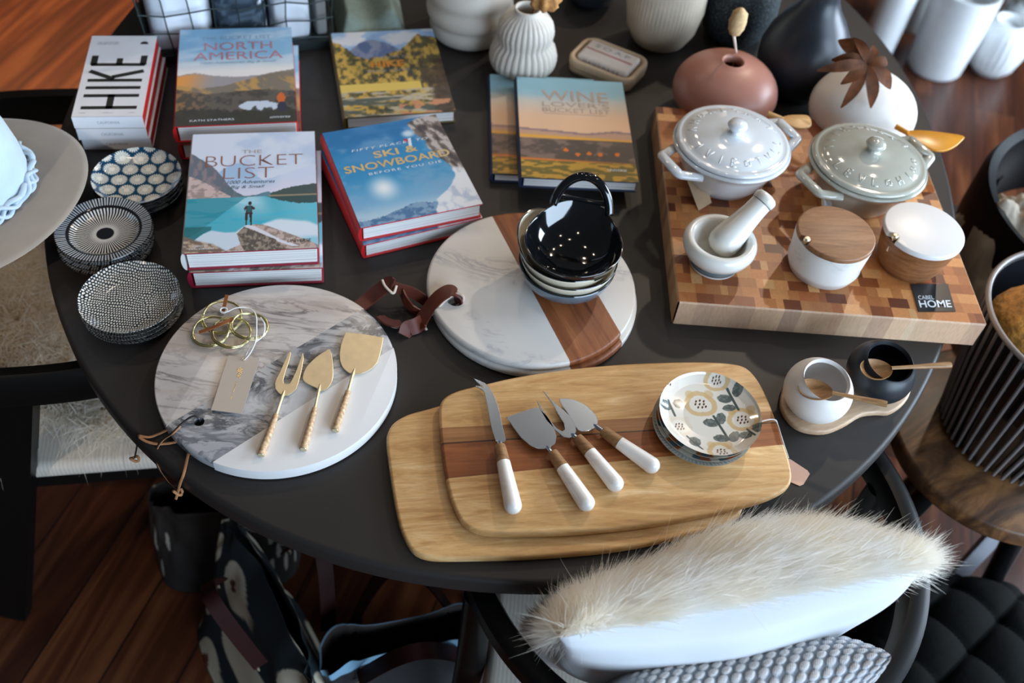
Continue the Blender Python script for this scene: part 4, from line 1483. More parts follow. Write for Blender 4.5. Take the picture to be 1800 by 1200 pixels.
def clip_half(poly, a, b, keep_left):
    out, n = [], len(poly)
    for i in range(n):
        p, q = poly[i], poly[(i + 1) % n]
        sp, sq = side_of(p, a, b), side_of(q, a, b)
        if not keep_left: sp, sq = -sp, -sq
        if sp >= 0: out.append((p[0], p[1], 0))
        if sp * sq < 0:
            k = sp / (sp - sq)
            out.append((p[0] + (q[0] - p[0]) * k, p[1] + (q[1] - p[1]) * k, 0))
    return [(x, y) for x, y, _ in out]


def jn(poly):
    n = len(poly)
    f = []
    for i in range(n):
        a, b = poly[i], poly[(i + 1) % n]
        L = math.hypot(a[0] - b[0], a[1] - b[1])
        f.append(L > .2)
    return f


far_ = clip_half(up_o, sl0, sl1, True)
st0, st1, su0, su1 = at(775, 778, WZ), at(1370, 741, WZ), at(775, 781, WZ), at(1370, 743, WZ)
mid_ = clip_half(clip_half(up_o, su0, su1, False), sm0, sm1, True)
brn_ = clip_half(clip_half(up_o, sl0, sl1, False), st0, st1, True)
stk_ = clip_half(clip_half(up_o, st0, st1, False), su0, su1, True)
mt_brown = wood('brown_acacia', [(0.25, rgb(112, 66, 34)), (0.5, rgb(158, 106, 62)), (0.8, rgb(188, 138, 90))], rot=math.radians(12), along=2.0, across=44, dist=1.2)
mt_streak = wood('dark_acacia_streak', [(0.3, rgb(48, 26, 14)), (0.7, rgb(84, 48, 26))], rot=math.radians(12), along=2.0, across=44, dist=1.2)
near_ = clip_half(up_o, sm0, sm1, False)
for nm, ol, mt_ in (('pale_plank', far_, mt_acacia), ('brown_plank', brn_, mt_brown), ('dark_streak', stk_, mt_streak), ('dark_plank', mid_, mt_heart), ('pale_plank', near_, mt_acacia)):
    f = jn(ol)
    V, F = prism(ol, WB + tb + .0003, WZ, .0038, 4, keep=lambda i, f=f: f[i])
    mk(nm, V, F, mt_, t, W=True, angle=60)
# string round the end of the board, with a pink tag
tg = thing('price_tag', 'pale pink card tag tied to the upper wooden board', 'tag', tuple(at(1405, 828, T)))
tq = [at(1384, 803, T + .003), at(1391, 806, T + .003), at(1420, 826, T + .002), at(1424, 832, T + .002), at(1413, 850, T + .002), at(1406, 853, T + .002), (at(1380, 842, T + .002))]
V, F = prism([(p.x, p.y) for p in tq], T + .0004, T + .0012)
mk('card', V, F, plain('blush_card', rgb(214, 172, 150), .5, var=.02), tg, W=True, smooth=False)
V, F = tube(smooth_path(pts((1318, 745, WZ + .001), (1336, 741, WZ + .0015), (1352, 737, WZ + .002), (1363, 738, WZ), (1367, 746, WZ - .006), (1376, 775, T + .014), (1386, 805, T + .006)), 5), .0009, 6)
mk('string', V, F, mt_string, tg, W=True)

# ---------------------------------------------------------------- cheese knives with marble handles
mt_knife_wood = wood('mango_wood_collar', [(0.3, rgb(120, 84, 50)), (0.7, rgb(176, 134, 90))], along=60, across=220, dist=.5)
mt_handle_marble = marble('white_marble_handle', rgb(244, 240, 234), rgb(222, 196, 180), 20, 0.25, 0.3, seed=2.0)
KZ = WZ


def marble_knife(name, label, outline, col0, col1, butt, neck=None, dips=0.0):
    h = .0105
    a = at(*butt, KZ + h)
    t = thing(name, label, 'cheese knife', (a.x, a.y, KZ), 0, 'cheese tools with marble handles')
    p, q, e = at(*col0, KZ + h - .001), at(*col1, KZ + h), at(*butt, KZ + h)
    dv = (e - q).normalized()
    # collar of wood
    V, F = tube([p, p + (q - p) * .1, q], [.0066, .0070, .0080], 24)
    mk('wooden_collar', V, F, mt_knife_wood, t, W=True)
    # marble grip with a round end
    L = (e - q).length
    path, rad = [], []
    for i in range(15):
        s = i / 14
        path.append(q + dv * (L + .0) * s)
        rad.append(.0080 + .0022 * s)
    for i in range(1, 9):
        a_ = PI / 2 * i / 8
        path.append(e + dv * (.0102 * math.sin(a_)))
        rad.append(max(.0102 * math.cos(a_), .0002))
    V, F = tube(path, rad, 28)
    mk('marble_handle', V, F, mt_handle_marble, t, W=True, angle=60)
    zb = KZ + .0075
    V, F = flat_piece(outline, zb, .0015, .0004)
    b = mk('blade', V, F, mt_steel, t, W=True, angle=14)
    nb = at(*neck, zb)
    V, F = tube([nb, nb + (p - nb) * .45, p - (p - nb) * .05, p + (q - p) * .02], [.0012, .0032, .0027, .0040], 14)
    mk('neck', V, F, mt_steel, t, W=True)


marble_knife('cheese_knife', 'fork-tipped steel cheese knife with a white marble handle, leftmost of the four', [(833.3, 665.3), (843.3, 669), (852.5, 673.5), (861, 682), (868.5, 695), (875, 712), (879, 728), (882, 744), (886, 760), (889, 773), (887.5, 777), (879, 777.5), (871, 775), (865, 756.7), (860, 733), (856, 712), (853.5, 698), (850.8, 688), (843.3, 683), (835.8, 679.5), (836.8, 677.5), (843, 679), (849, 681.5), (846, 677.5), (838, 671)],
             (878.5, 784), (885, 813), (901.5, 888), neck=(877, 774))
marble_knife('cheese_spade', 'broad steel cheese spade with a white marble handle', [(889.7, 733.5), (917, 724), (943.8, 715.5), (950, 720), (963, 732.7), (972, 748), (978.5, 767), (976, 780), (965.5, 787), (956, 789), (946, 789), (931, 782.5), (915.7, 769.5), (902.7, 752)],
             (971, 796), (989, 822), (1030, 883), neck=(960, 784))
marble_knife('cheese_fork', 'steel cheese fork with a white marble handle, between spade and round knife', [(943, 702), (949, 711), (955, 722), (966, 738), (979, 753), (988, 758), (993, 755), (991, 744), (982, 730), (971, 710), (963, 699), (953.3, 686.7), (960, 691), (966, 700), (980, 711.7), (992, 722), (1003, 733), (1011, 746), (1013, 757), (1009, 767), (1000, 770), (990, 768), (977, 757), (961, 740), (950, 722)],
             (1015, 770), (1037, 795), (1081, 849), neck=(1004, 762))
marble_knife('cheese_knife', 'round-bladed steel cheese knife with a white marble handle, rightmost of the four', dense([(984, 700.8), (1006.7, 702), (1023, 708.5), (1036.7, 718), (1047, 730), (1051, 740), (1048, 750), (1038, 756), (1026.7, 758.7), (1016, 756), (1007, 742), (995, 723), (986, 710)], 2),
             (1060, 757), (1089, 778), (1145, 817), neck=(1044, 746))

# ---------------------------------------------------------------- small floral plates


def paint_floral(x, y, und):
    img = np.ones(x.shape + (1,)) * C3(230, 224, 212)
    # picture axes: u to the right, v up in the photograph, over the plate
    c, s = math.cos(-.10), math.sin(-.10)
    u, v = (c * x - s * y) / .0623, (s * x + c * y) / .0623
    nz = (fbm(x * 400, y * 400, 3, 71) - .5)
    gold, grey, br = C3(208, 174, 118), C3(92, 100, 96), C3(88, 52, 34)

    def flower(img, cu, cv, r, col=gold, k=1.0):
        d = np.hypot(u - cu, (v - cv) * 1.1); a = np.arctan2(v - cv, u - cu)
        rr = r * (1 + .12 * np.abs(np.cos(a * 1.5 + .6))) + nz * .03
        img = over(img, col, sm(.02, .0, np.abs(d - rr) - r * .17) * .75 * k)
        img = over(img, col, (sm(.04, 0, np.hypot(u - cu - r * .75, v - cv - r * .95) - r * .30)) * .6 * k)
        img = over(img, col, (sm(.04, 0, np.hypot(u - cu + r * .75, v - cv - r * .85) - r * .28)) * .6 * k)
        for (a_, b_) in ((-.3, .25), (0, .35), (.3, .3), (-.38, -.02), (-.05, 0), (.27, .02), (-.2, -.3), (.12, -.28), (.4, -.2)):
            img = over(img, br, sm(.012, -.004, np.hypot((u - cu - a_ * r - .3 * (v - cv - b_ * r)) * 1.6, v - cv - b_ * r) - r * .10))
        return img

    def leaf(img, cu, cv, ru, rv, ang):
        ca, sa = math.cos(ang), math.sin(ang)
        p, q = ca * (u - cu) + sa * (v - cv), -sa * (u - cu) + ca * (v - cv)
        d = (p / ru) ** 2 + (q / rv) ** 2
        tooth = .16 * np.abs(np.sin(p * 40)) * (q > 0)
        m_ = sm(1.08, .92, d + tooth + nz * .4)
        return over(img, over(grey * np.ones(u.shape + (1,)), C3(142, 148, 142), sm(.3, .8, fbm(x * 300, y * 300, 3, 72)) * .7), m_)

    def stem(img, a, b, w):
        ax, ay = a; bx_, by_ = b
        L = (bx_ - ax) ** 2 + (by_ - ay) ** 2
        tt = np.clip(((u - ax) * (bx_ - ax) + (v - ay) * (by_ - ay)) / L, 0, 1)
        d = np.hypot(u - ax - tt * (bx_ - ax), v - ay - tt * (by_ - ay))
        return over(img, C3(78, 88, 84), sm(.012, -.004, d - w))
    img = flower(img, -.13, .30, .26)
    img = flower(img, .25, .86, .20)
    img = flower(img, .66, -.05, .24)
    img = flower(img, -.62, -.28, .20, C3(222, 206, 184), .7)
    img = flower(img, -.80, .70, .2, C3(222, 206, 196), .5)
    img = flower(img, .12, -.86, .22)
    img = leaf(img, .02, -.14, .15, .10, -.15); img = leaf(img, .24, -.02, .10, .15, -.3)
    img = leaf(img, .18, -.50, .16, .09, -.05); img = leaf(img, .44, -.45, .10, .15, -.6)
    img = stem(img, (.10, .02), (.32, -.52), .022)
    img = leaf(img, .38, .46, .15, .10, -.1); img = leaf(img, .66, .66, .10, .17, -.4); img = leaf(img, .44, .24, .14, .08, .1)
    img = stem(img, (.46, .68), (.62, .20), .022)
    img = leaf(img, -.86, .20, .14, .11, -.2); img = leaf(img, -.58, .28, .11, .11, .7)
    img = stem(img, (-.78, .32), (-.68, -.02), .02)
    img = leaf(img, .66, -.42, .13, .09, .15); img = leaf(img, .92, -.28, .12, .12, .9)
    img = stem(img, (.72, -.28), (.82, -.45), .018)
    img = leaf(img, -.36, -.62, .12, .12, .6); img = stem(img, (-.5, -.5), (-.24, -.8), .016)
    return np.where(und[..., None], C3(226, 222, 212), img)


def paint_orange(x, y, und):
    a = np.arctan2(y, x); r = np.hypot(x, y)
    img = np.ones(x.shape + (1,)) * C3(228, 222, 208)
    img = over(img, C3(178, 96, 40), (r > .050) * (r < .0605) * sm(-.2, .1, np.cos(a * 9 + .6)))
    img = over(img, C3(84, 112, 120), (r > .052) * (r < .0605) * sm(.5, .7, np.cos(a * 11)))
    return np.where(und[..., None], C3(224, 220, 210), img)


def paint_plain(x, y, und):
    a = np.arctan2(y, x); r = np.hypot(x, y)
    img = np.ones(x.shape + (1,)) * C3(222, 220, 212)
    return over(img, C3(150, 160, 166), (r > .054) * (r < .060) * sm(.3, .6, np.cos(a * 80)) * .7)


fc = (.2505, .7340)
flab = ['small white plate with a fine ribbed rim, lowest under the floral plates', 'small white plate with fine rim marks, second from the bottom of the floral stack', 'small plate with an orange rim pattern, just below the top floral plate', 'small cream plate painted with grey leaves and yellow flowers, topmost of its stack']
for i, pt in enumerate((paint_plain, paint_orange, paint_orange, paint_floral)):
    R = .0628
    t = thing('plate', flab[i], 'plate', (fc[0] + (-.006, -.004, -.002, 0)[i], fc[1] + (-.006, -.003, -.001, 0)[i] , WZ + .0052 * i), (0, .5, 1.2, -ROLL * 0)[i], 'small plates stacked on the wooden board')
    pr = [(0, .0035), (R * .5, .0036), (R * .8, .0056), (R * .96, .0108), (R, .0138), (R * .997, .0132), (R * .93, .0075), (R * .72, .0018), (R * .6, 0), (R * .54, .0008)]
    polar_plate('glazed_dish', pr, pt, t, 170 if i == 3 else 50, 520 if i == 3 else 260)
    mk('foot_ring', *revolve([(R * .50, .0005), (R * .50, 0), (R * .58, 0), (R * .58, .0006)], 48), mt_cream_glaze, t)

# ---------------------------------------------------------------- butcher block
cbz = .0435
cn = [at(1148, 199, T + cbz), at(1623, 212, T + cbz), at(1724, 570, T + cbz), at(1180, 530, T + cbz)]
cc = (cn[0] + cn[1] + cn[2] + cn[3]) / 4
ex = ((cn[1] - cn[0]) + (cn[2] - cn[3])) / 2; ey = ((cn[0] - cn[3]) + (cn[1] - cn[2])) / 2
cw, chh = (cn[2] - cn[3]).length, ey.length
crz = math.atan2((cn[2] - cn[3]).y, (cn[2] - cn[3]).x)
block = thing('butcher_block', 'thick end-grain wooden butcher block carrying two casseroles and the salt jars', 'cutting board', (cc.x, cc.y, T), crz)
mt_block = painted('end_grain_blocks', .42)
nt = mt_block.node_tree
nz = noise(nt, coords(nt, (1, 1, .25)), 340, 3)
rr_ = ramp(nt, nz.outputs[0], [(0.3, (.82, .8, .78, 1)), (0.65, (1, 1, 1, 1))])
mx = nt.nodes.new('ShaderNodeMix'); mx.data_type = 'RGBA'; mx.blend_type = 'MULTIPLY'; mx.inputs['Factor'].default_value = .8
at_ = [x for x in nt.nodes if x.type == 'ATTRIBUTE'][0]; bs = nt.nodes['Principled BSDF']
nt.links.new(at_.outputs['Color'], mx.inputs['A']); nt.links.new(rr_.outputs[0], mx.inputs['B']); nt.links.new(mx.outputs['Result'], bs.inputs['Base Color'])
pal = [C3(182, 116, 64), C3(158, 90, 46), C3(200, 138, 82), C3(132, 70, 34), C3(188, 126, 74), C3(104, 52, 26), C3(212, 160, 106), C3(168, 102, 54)]
rnd = random.Random(11)
V, F, CL = [], [], []
rows = 24


def quad(a, b, c, d, colr):
    k = len(V); V.extend([a, b, c, d]); F.append((k, k + 1, k + 2, k + 3)); CL.extend([colr] * 4)


X0, X1, Y0, Y1 = -cw / 2, cw / 2, -chh / 2, chh / 2
bv = .002
first_row = None
for r in range(rows):
    ya, yb = Y0 + bv + (Y1 - Y0 - 2 * bv) * r / rows, Y0 + bv + (Y1 - Y0 - 2 * bv) * (r + 1) / rows
    x = X0 + bv
    rowc = []
    while x < X1 - bv - 1e-6:
        wv = rnd.choice((.010, .015, .020, .024, .028))
        xe = min(x + wv, X1 - bv)
        if X1 - bv - xe < .008: xe = X1 - bv
        cl = pal[rnd.choice((0, 0, 0, 1, 1, 2, 2, 3, 4, 4, 5, 6, 7, 7))] * rnd.uniform(.92, 1.06)
        quad((x, ya, cbz), (xe, ya, cbz), (xe, yb, cbz), (x, yb, cbz), cl)
        rowc.append((x, xe, cl)); x = xe
    if r == 0: first_row = rowc
    last_row = rowc
    # short sides: long grain of the outermost piece of every row
    for (xs, nx_) in ((X0, -1), (X1, 1)):
        cl = rowc[0][2] if nx_ < 0 else rowc[-1][2]
        cl = cl * .4 + C3(210, 176, 138) * .6
        xi = xs - nx_ * bv
        if nx_ < 0:
            quad((xs, yb, .0003), (xs, ya, .0003), (xs, ya, cbz - bv), (xs, yb, cbz - bv), cl)
            quad((xs, yb, cbz - bv), (xs, ya, cbz - bv), (xi, ya, cbz), (xi, yb, cbz), cl)
        else:
            quad((xs, ya, .0003), (xs, yb, .0003), (xs, yb, cbz - bv), (xs, ya, cbz - bv), cl)
            quad((xs, ya, cbz - bv), (xs, yb, cbz - bv), (xi, yb, cbz), (xi, ya, cbz), cl)
for rowc, ys, sg in ((first_row, Y0, -1), (last_row, Y1, 1)):
    for (xa, xb, cl) in rowc:
        lc = cl * .38 + C3(232, 212, 190) * .62
        if sg > 0: xa, xb = xb, xa
        quad((xa, ys, .0003), (xb, ys, .0003), (xb, ys, cbz - bv), (xa, ys, cbz - bv), lc)
        quad((xa, ys, cbz - bv), (xb, ys, cbz - bv), (xb, ys - sg * bv, cbz), (xa, ys - sg * bv, cbz), lc)
mk('block_body', V, F, mt_block, block, smooth=False, col=np.array(CL))
mk('block_underside', *box(X0 + .001, X1 - .001, Y0 + .001, Y1 - .001, .0001, .004), mt_acacia, block, smooth=False)
CZ = T + cbz

# black swing tag lying on the block
tg = thing('brand_tag', 'small black card with white lettering at the near right corner of the butcher block', 'tag', tuple(at(1641, 522, CZ)))
qd = [at(1601, 499, CZ + .001), at(1666, 498.5, CZ + .001), at(1680, 547, CZ + .001), at(1615, 547.5, CZ + .001)]
V, F = prism([(p.x, p.y) for p in qd][::-1], CZ + .0002, CZ + .0011)
mk('card', V, F, plain('black_card', rgb(26, 32, 36), .3, var=.03), tg, W=True, smooth=False)
def tagpt2(u, v, q=qd):
    p = q[3].lerp(q[2], u).lerp(q[0].lerp(q[1], u), v); return (p.x - tg.location.x, p.y - tg.location.y, CZ - tg.location.z + .0013)
text('lettering', 'CABEL', mt_white_ink, tg, 0, 0, lambda a, b: tagpt2(.30 + a, .50 + b), .42, .14)
text('lettering', 'HOME', mt_white_ink, tg, 0, 0, lambda a, b: tagpt2(.50 + a, .27 + b), .86, .26, bold=.015)

# ---------------------------------------------------------------- casseroles


def casserole(label, cxy, glaze, rz, R=.086, seed=1):
    t = thing('casserole', label, 'casserole', (cxy[0], cxy[1], CZ), rz)
    H = .066
    prof = [(0, 0), (.052, 0), (.056, .003), (.066, .020), (.075, .045), (.079, .058), (R + .001, .061), (R + .002, .064), (R, H), (.080, H), (.075, .058), (.070, .045), (.060, .02), (.05, .008), (0, .006)]
    mk('pot_body', *revolve(prof, 96), glaze, t, angle=180)
    # lid: rim, shallow channel, dome and knob
    lp = [(0, H + .0065), (.05, H + .004), (.079, H + .0008), (R - .003, H + .0008), (R - .0012, H + .0030), (R - .003, H + .0062), (R - .008, H + .0072), (.0745, H + .0062), (.071, H + .0092), (.055, H + .0145), (.032, H + .0172), (.014, H + .0182), (.0085, H + .0200), (.0080, H + .0235), (.0125, H + .0275), (.0150, H + .0320), (.0125, H + .0365), (.006, H + .0388), (0, H + .0392)]
    lid = mk('lid', *revolve(lp, 96), glaze, t, angle=180)
    # raised lettering round the lid
    rn = random.Random(seed)
    em = MB()
    nl = 20
    for k in range(nl):
        if k in (9, 19): continue
        a0 = 2 * PI * k / nl
        kind = rn.choice('ILTOVHE')
        def P(u, v):      # u across, v outward
            r = .0555 + v * .013
            a = a0 + u * .12
            zz = H + .0145 - (r - .055) * .33 - .0009
            return Vector((r * math.cos(a), r * math.sin(a), zz))
        segs = {'I': [((0, 0), (0, 1))], 'L': [((-.5, 0), (-.5, 1)), ((-.5, 1), (.5, 1))], 'T': [((0, 0), (0, 1)), ((-.6, 0), (.6, 0))], 'V': [((-.6, 0), (0, 1)), ((0, 1), (.6, 0))], 'H': [((-.5, 0), (-.5, 1)), ((.5, 0), (.5, 1)), ((-.5, .5), (.5, .5))], 'E': [((-.5, 0), (-.5, 1)), ((-.5, 0), (.4, 0)), ((-.5, .5), (.3, .5)), ((-.5, 1), (.4, 1))], 'O': [((-.5, .2), (-.5, .8)), ((-.5, .8), (.5, .8)), ((.5, .8), (.5, .2)), ((.5, .2), (-.5, .2))]}[kind]
        for s_, e_ in segs:
            em.add(*tube([P(*s_), P((s_[0] + e_[0]) / 2, (s_[1] + e_[1]) / 2), P(*e_)], .0014, 6))
    mk('raised_lettering', em.V, em.F, glaze, lid, angle=180)
    # two squared loop handles
    for sg in (-1, 1):
        pp = [(.076, -.036, .052), (.106, -.0235, .057), (.1085, -.0205, .058), (.1085, .0205, .058), (.106, .0235, .057), (.076, .036, .052)]
        path = [Vector((sg * x_, y_, z_)) for x_, y_, z_ in pp]
        path = [p_ for a_, b_ in zip(path[:-1], path[1:]) for p_ in (a_, a_.lerp(b_, .5))] + [path[-1]]
        V, F = tube(path, .0078, 12, flat=.7, updir=(0, 0, 1))
        mk('side_handle', V, F, glaze, t, angle=180)
    return t


gl_white = plain('glossy_white_glaze', rgb(214, 218, 220), 0.08, coat=0.9, var=0.02)
gl_grey = plain('glossy_greige_glaze', rgb(176, 176, 164), 0.08, coat=0.9, var=0.03)
o1 = (.2855, 1.1930)
o2 = (.4875, 1.1900)
rzc = math.radians(33)
casserole('white lidded casserole with raised lettering on its lid, left of the two', o1, gl_white, rzc, seed=3)
casserole('greige lidded casserole with raised lettering on its lid, right of the two', o2, gl_grey, rzc, seed=8)
mt_kraft = plain('kraft_paper', rgb(196, 166, 134), 0.7, var=0.05)
# paper tag hanging from the white casserole
tg = thing('price_tag', 'beige paper tag hanging on a thread from the white casserole', 'tag', tuple(at(1230, 350, CZ)))
q = [at(1206, 312, CZ + .022), at(1236, 307, CZ + .024), at(1251, 356, CZ + .001), at(1228, 370, CZ + .001)]
V = [tuple(p) for p in q] + [(p.x, p.y + .0004, p.z - .0006) for p in q]
mk('card', V, [(0, 3, 2, 1), (4, 5, 6, 7), (0, 1, 5, 4), (1, 2, 6, 5), (2, 3, 7, 6), (3, 0, 4, 7)], mt_kraft, tg, W=True, smooth=False)
V, F = tube(smooth_path(pts((1216, 284, CZ + .066), (1218, 296, CZ + .045), (1222, 306, CZ + .025), (1224, 310, CZ + .023)), 4), .0006, 6)
mk('thread', V, F, mt_ink, tg, W=True)
tg = thing('price_tag', 'small barcode tag in front of the greige casserole', 'tag', tuple(at(1461, 352, CZ)))
q = [at(1443, 342, CZ + .016), at(1480, 341, CZ + .016), at(1481, 366, CZ + .003), at(1445, 368, CZ + .003)]
V = [tuple(p) for p in q] + [(p.x, p.y + .0004, p.z - .0006) for p in q]
mk('card', V, [(0, 3, 2, 1), (4, 5, 6, 7), (0, 1, 5, 4), (1, 2, 6, 5), (2, 3, 7, 6), (3, 0, 4, 7)], mt_kraft, tg, W=True, smooth=False)
def tp3(u, v, q=q): 
    p = q[3].lerp(q[2], u).lerp(q[0].lerp(q[1], u), v); return p + Vector((0, -.0001, .0004))
V = [tuple(tp3(*uv)) for uv in ((.12, .05), (.88, .05), (.88, .85), (.12, .85))]
mk('white_sticker', V, [(0, 1, 2, 3)], mt_white_paper, tg, W=True, smooth=False)
bars = MB()
for k in range(9):
    u0 = .22 + k * .062
    w_ = (.02, .035, .015)[k % 3]
    bars.add([tuple(tp3(a, b) + Vector((0, -.0001, .0003))) for a, b in ((u0, .2), (u0 + w_, .2), (u0 + w_, .7), (u0, .7))], [(0, 1, 2, 3)])
mk('barcode', bars.V, bars.F, mt_grey_ink, tg, W=True, smooth=False)
V, F = tube(smooth_path(pts((1466, 322, CZ + .062), (1468, 332, CZ + .04), (1463, 342, CZ + .017)), 4), .0006, 6)
mk('thread', V, F, mt_ink, tg, W=True)
# spreaders tucked under the far handles
def spreader(label, px, z, mat, hp):
    o = [at(a, b, z) for a, b in px]
    t = thing('spreader', label, 'spreader', (o[0].x, o[0].y, z - .003))
    V, F = prism([(p.x, p.y) for p in smooth_path(o, 3, closed=True)], z - .003, z + .001, .0012, 2)
    mk('paddle', V, F, mat, t, W=True, angle=60)
    a, b = at(*hp[0], z), at(*hp[1], z)
    V, F = tube([a, b], [.004, .0045], 12)
    mk('handle', V, F, mat, t, W=True)
spreader('pale wooden spreader tucked under the far handle of the white casserole', [(1372, 209), (1385, 203), (1412, 202), (1422, 205), (1426, 213), (1424, 222), (1405, 226), (1385, 219)], CZ + .052, mt_acacia, [(1376, 210), (1350, 200)])
mt_amber = plain('amber_resin', rgb(204, 138, 40), .3, var=.08)
spreader('amber spreader tucked under the far handle of the greige casserole', [(1592, 231), (1615, 229), (1650, 232), (1693, 239), (1690, 248), (1678, 258), (1660, 265), (1640, 263), (1618, 252), (1600, 242)], CZ + .052, mt_amber, [(1596, 234), (1575, 222)])

# ---------------------------------------------------------------- mortar and pestle
mt_mortar = marble('polished_white_stone', rgb(222, 220, 212), rgb(190, 190, 186), 12, 0.2, 0.3, seed=7.0, rough=0.2)
mp = (.2660, 1.0040)
t = thing('mortar', 'small white stone mortar holding a pestle on the butcher block', 'mortar', (mp[0], mp[1], CZ))
prof = [(0, 0), (.033, 0), (.0345, .002), (.034, .006), (.031, .010), (.036, .016), (.046, .024), (.0505, .034), (.0510, .041), (.0485, .0475), (.0440, .0500), (.0390, .0485), (.0360, .0440), (.0345, .038), (.029, .022), (.018, .014), (0, .012)]
mk('stone_bowl', *revolve(prof, 80), mt_mortar, t, angle=180)
mk('grey_foot_band', *revolve([(.0330, .0045), (.0352, .0048), (.0352, .0080), (.0320, .0100)], 80), plain('grey_stone', rgb(90, 96, 98), .3), t)
ep, sp = at(1351, 344, CZ + .092), at(1272, 426, CZ + .038)
t = thing('pestle', 'white stone pestle with a dark groove leaning in the mortar', 'pestle', tuple(sp))
dv = (ep - sp)
path, rad = [], []
for s, r in ((-.20, .002), (-.18, .011), (-.12, .0185), (-.02, .0225), (.1, .0225), (.25, .0205), (.45, .0176), (.65, .0156), (.80, .0150), (.835, .0150)):
    path.append(sp + dv * s); rad.append(r)
V, F = tube(path, rad, 36)
mk('shaft', V, F, mt_mortar, t, W=True, angle=60)
V, F = tube([sp + dv * .832, sp + dv * .848], [.0146, .0146], 36)
mk('dark_groove', V, F, plain('teal_groove', rgb(30, 60, 66), .4), t, W=True)
path, rad = [], []
for s, r in ((.846, .0150), (.86, .0160), (.92, .0165), (.965, .0158), (.995, .0130), (1.015, .007), (1.02, .0005)):
    path.append(sp + dv * s); rad.append(r)
V, F = tube(path, rad, 36)
mk('knob', V, F, mt_mortar, t, W=True, angle=60)

# ---------------------------------------------------------------- lidded jars
mt_walnut = wood('brown_acacia_lid', [(0.2, rgb(96, 60, 38)), (0.5, rgb(150, 106, 72)), (0.8, rgb(184, 142, 104))], rot=math.radians(8), along=9, across=60, dist=1.0)
mt_jarwood = wood('turned_acacia', [(0.2, rgb(88, 52, 30)), (0.5, rgb(142, 94, 58)), (0.8, rgb(170, 120, 80))], along=10, across=10, dist=1.0, rough=.35)
nt = mt_jarwood.node_tree
[n for n in nt.nodes if n.type == 'MAPPING'][1].inputs['Scale'].default_value = (14, 14, 160)


def lid_outline(R, notch_a, wdt=.0075, dep=.010, n=110):
    out = []
    for i in range(n):
        a = 2 * PI * i / n
        d = (a - notch_a + PI) % (2 * PI) - PI
        r = R
        if abs(d) * R < wdt:
            q = abs(d) * R / wdt
            r = R - dep * math.sqrt(max(0, 1 - q * q))
        out.append((r * math.cos(a), r * math.sin(a)))
    return out


def jar(label, c, body_mat, lid_mat, prof, R=.0545, zl=.060, thk=.0085, lidname='lid'):
    t = thing('salt_cellar', label, 'jar', (c[0], c[1], CZ), 0)
    mk('jar_body', *revolve(prof, 80), body_mat, t, angle=50)
    na = math.radians(207)
    V, F = prism(lid_outline(R, na), zl, zl + thk, .0022, 3)
    mk('lid', V, F, lid_mat, t, angle=50)
    x_, y_ = (R - .006) * math.cos(na), (R - .006) * math.sin(na)
    V, F = revolve([(0, -.02), (.0022, -.02), (.0024, .002), (.0046, .004), (.0052, .0075), (.0036, .0105), (0, .0115)], 20, (x_, y_, zl))
    mk('brass_spoon_knob', V, F, mt_brass, t)


jar('white marble jar with a brown wooden lid on the butcher block', (.4195, 1.0225), mt_marble_c, mt_walnut, [(0, 0), (.043, 0), (.046, .002), (.050, .012), (.0515, .016), (.0505, .018), (.0535, .058), (.0525, .0600), (.048, .060), (.046, .015), (0, .01)], R=.0535)
jar('brown wooden jar with a white marble lid at the block\'s right side', (.5455, 1.0525), mt_jarwood, mt_marble_w, [(0, 0), (.036, 0), (.041, .003), (.047, .018), (.0515, .045), (.0525, .060), (.048, .060), (.046, .015), (0, .01)], R=.0555)

# ---------------------------------------------------------------- salt and pepper bowls on a tray
sc_, pc_ = Vector((.3915, .7960, 0)), Vector((.4775, .8400, 0))
tray_px = [(1372, 700), (1374, 722), (1390, 745), (1414, 758), (1450, 761), (1483, 749), (1513, 731), (1540, 727), (1562, 727), (1583, 715), (1597, 697), (1601, 672), (1590, 650), (1560, 640), (1520, 650), (1490, 655), (1450, 640), (1410, 645), (1382, 668)]
to = [(p.x, p.y) for p in smooth_path([at(a, b, T + .006) for a, b in tray_px], 4, closed=True)]
t = thing('condiment_tray', 'small curvy wooden tray under the white and black pinch bowls', 'tray', (sc_.x, sc_.y, T))
V, F = prism(to, T + .0003, T + .0105, .003, 3)
mt_tray = wood('pale_ash_tray', [(0.3, rgb(170, 136, 104)), (0.7, rgb(206, 178, 148))], rot=.4, along=5, across=40)
mk('tray_body', V, F, mt_tray, t, W=True, angle=50)
TZ = T + .0108


def pinch_bowl(name, label, c, mat, mat_in):
    t = thing(name, label, 'bowl', (c.x, c.y, TZ), 0)
    R, hgt = .0432, .070
    cz = .034
    # ball cut by a slanting plane that faces the near right
    ndir = Vector((.06, -.16, 1)).normalized()
    na, nr = 72, 26
    V, F = [], []
    prof = []
    for k in range(nr):
        th = PI - (PI - .78) * k / (nr - 1)
        prof.append((R * math.sin(th), R * .88 * math.cos(th)))
    inn = [(r * .90, z * .88) for r, z in prof][::-1]
    full = prof + [(prof[-1][0] * .975, prof[-1][1] + .0018)] + inn
    ax = Vector((0, 0, 1)).rotation_difference(ndir)
    V, F = revolve(full[1:-1], na)
    V = [tuple(ax @ Vector(v) + Vector((0, 0, cz))) for v in V]
    # flatten the base
    V = [(x, y, max(z, 0.0 if math.hypot(x, y) > 0 else 0)) for x, y, z in V]
    n0 = len(full) - 2
    F.append(tuple(range(na))[::-1]); F.append(tuple((n0 - 1) * na + i for i in range(na)))
    mk('bowl_body', V, F, mat, t, angle=70)
    return t


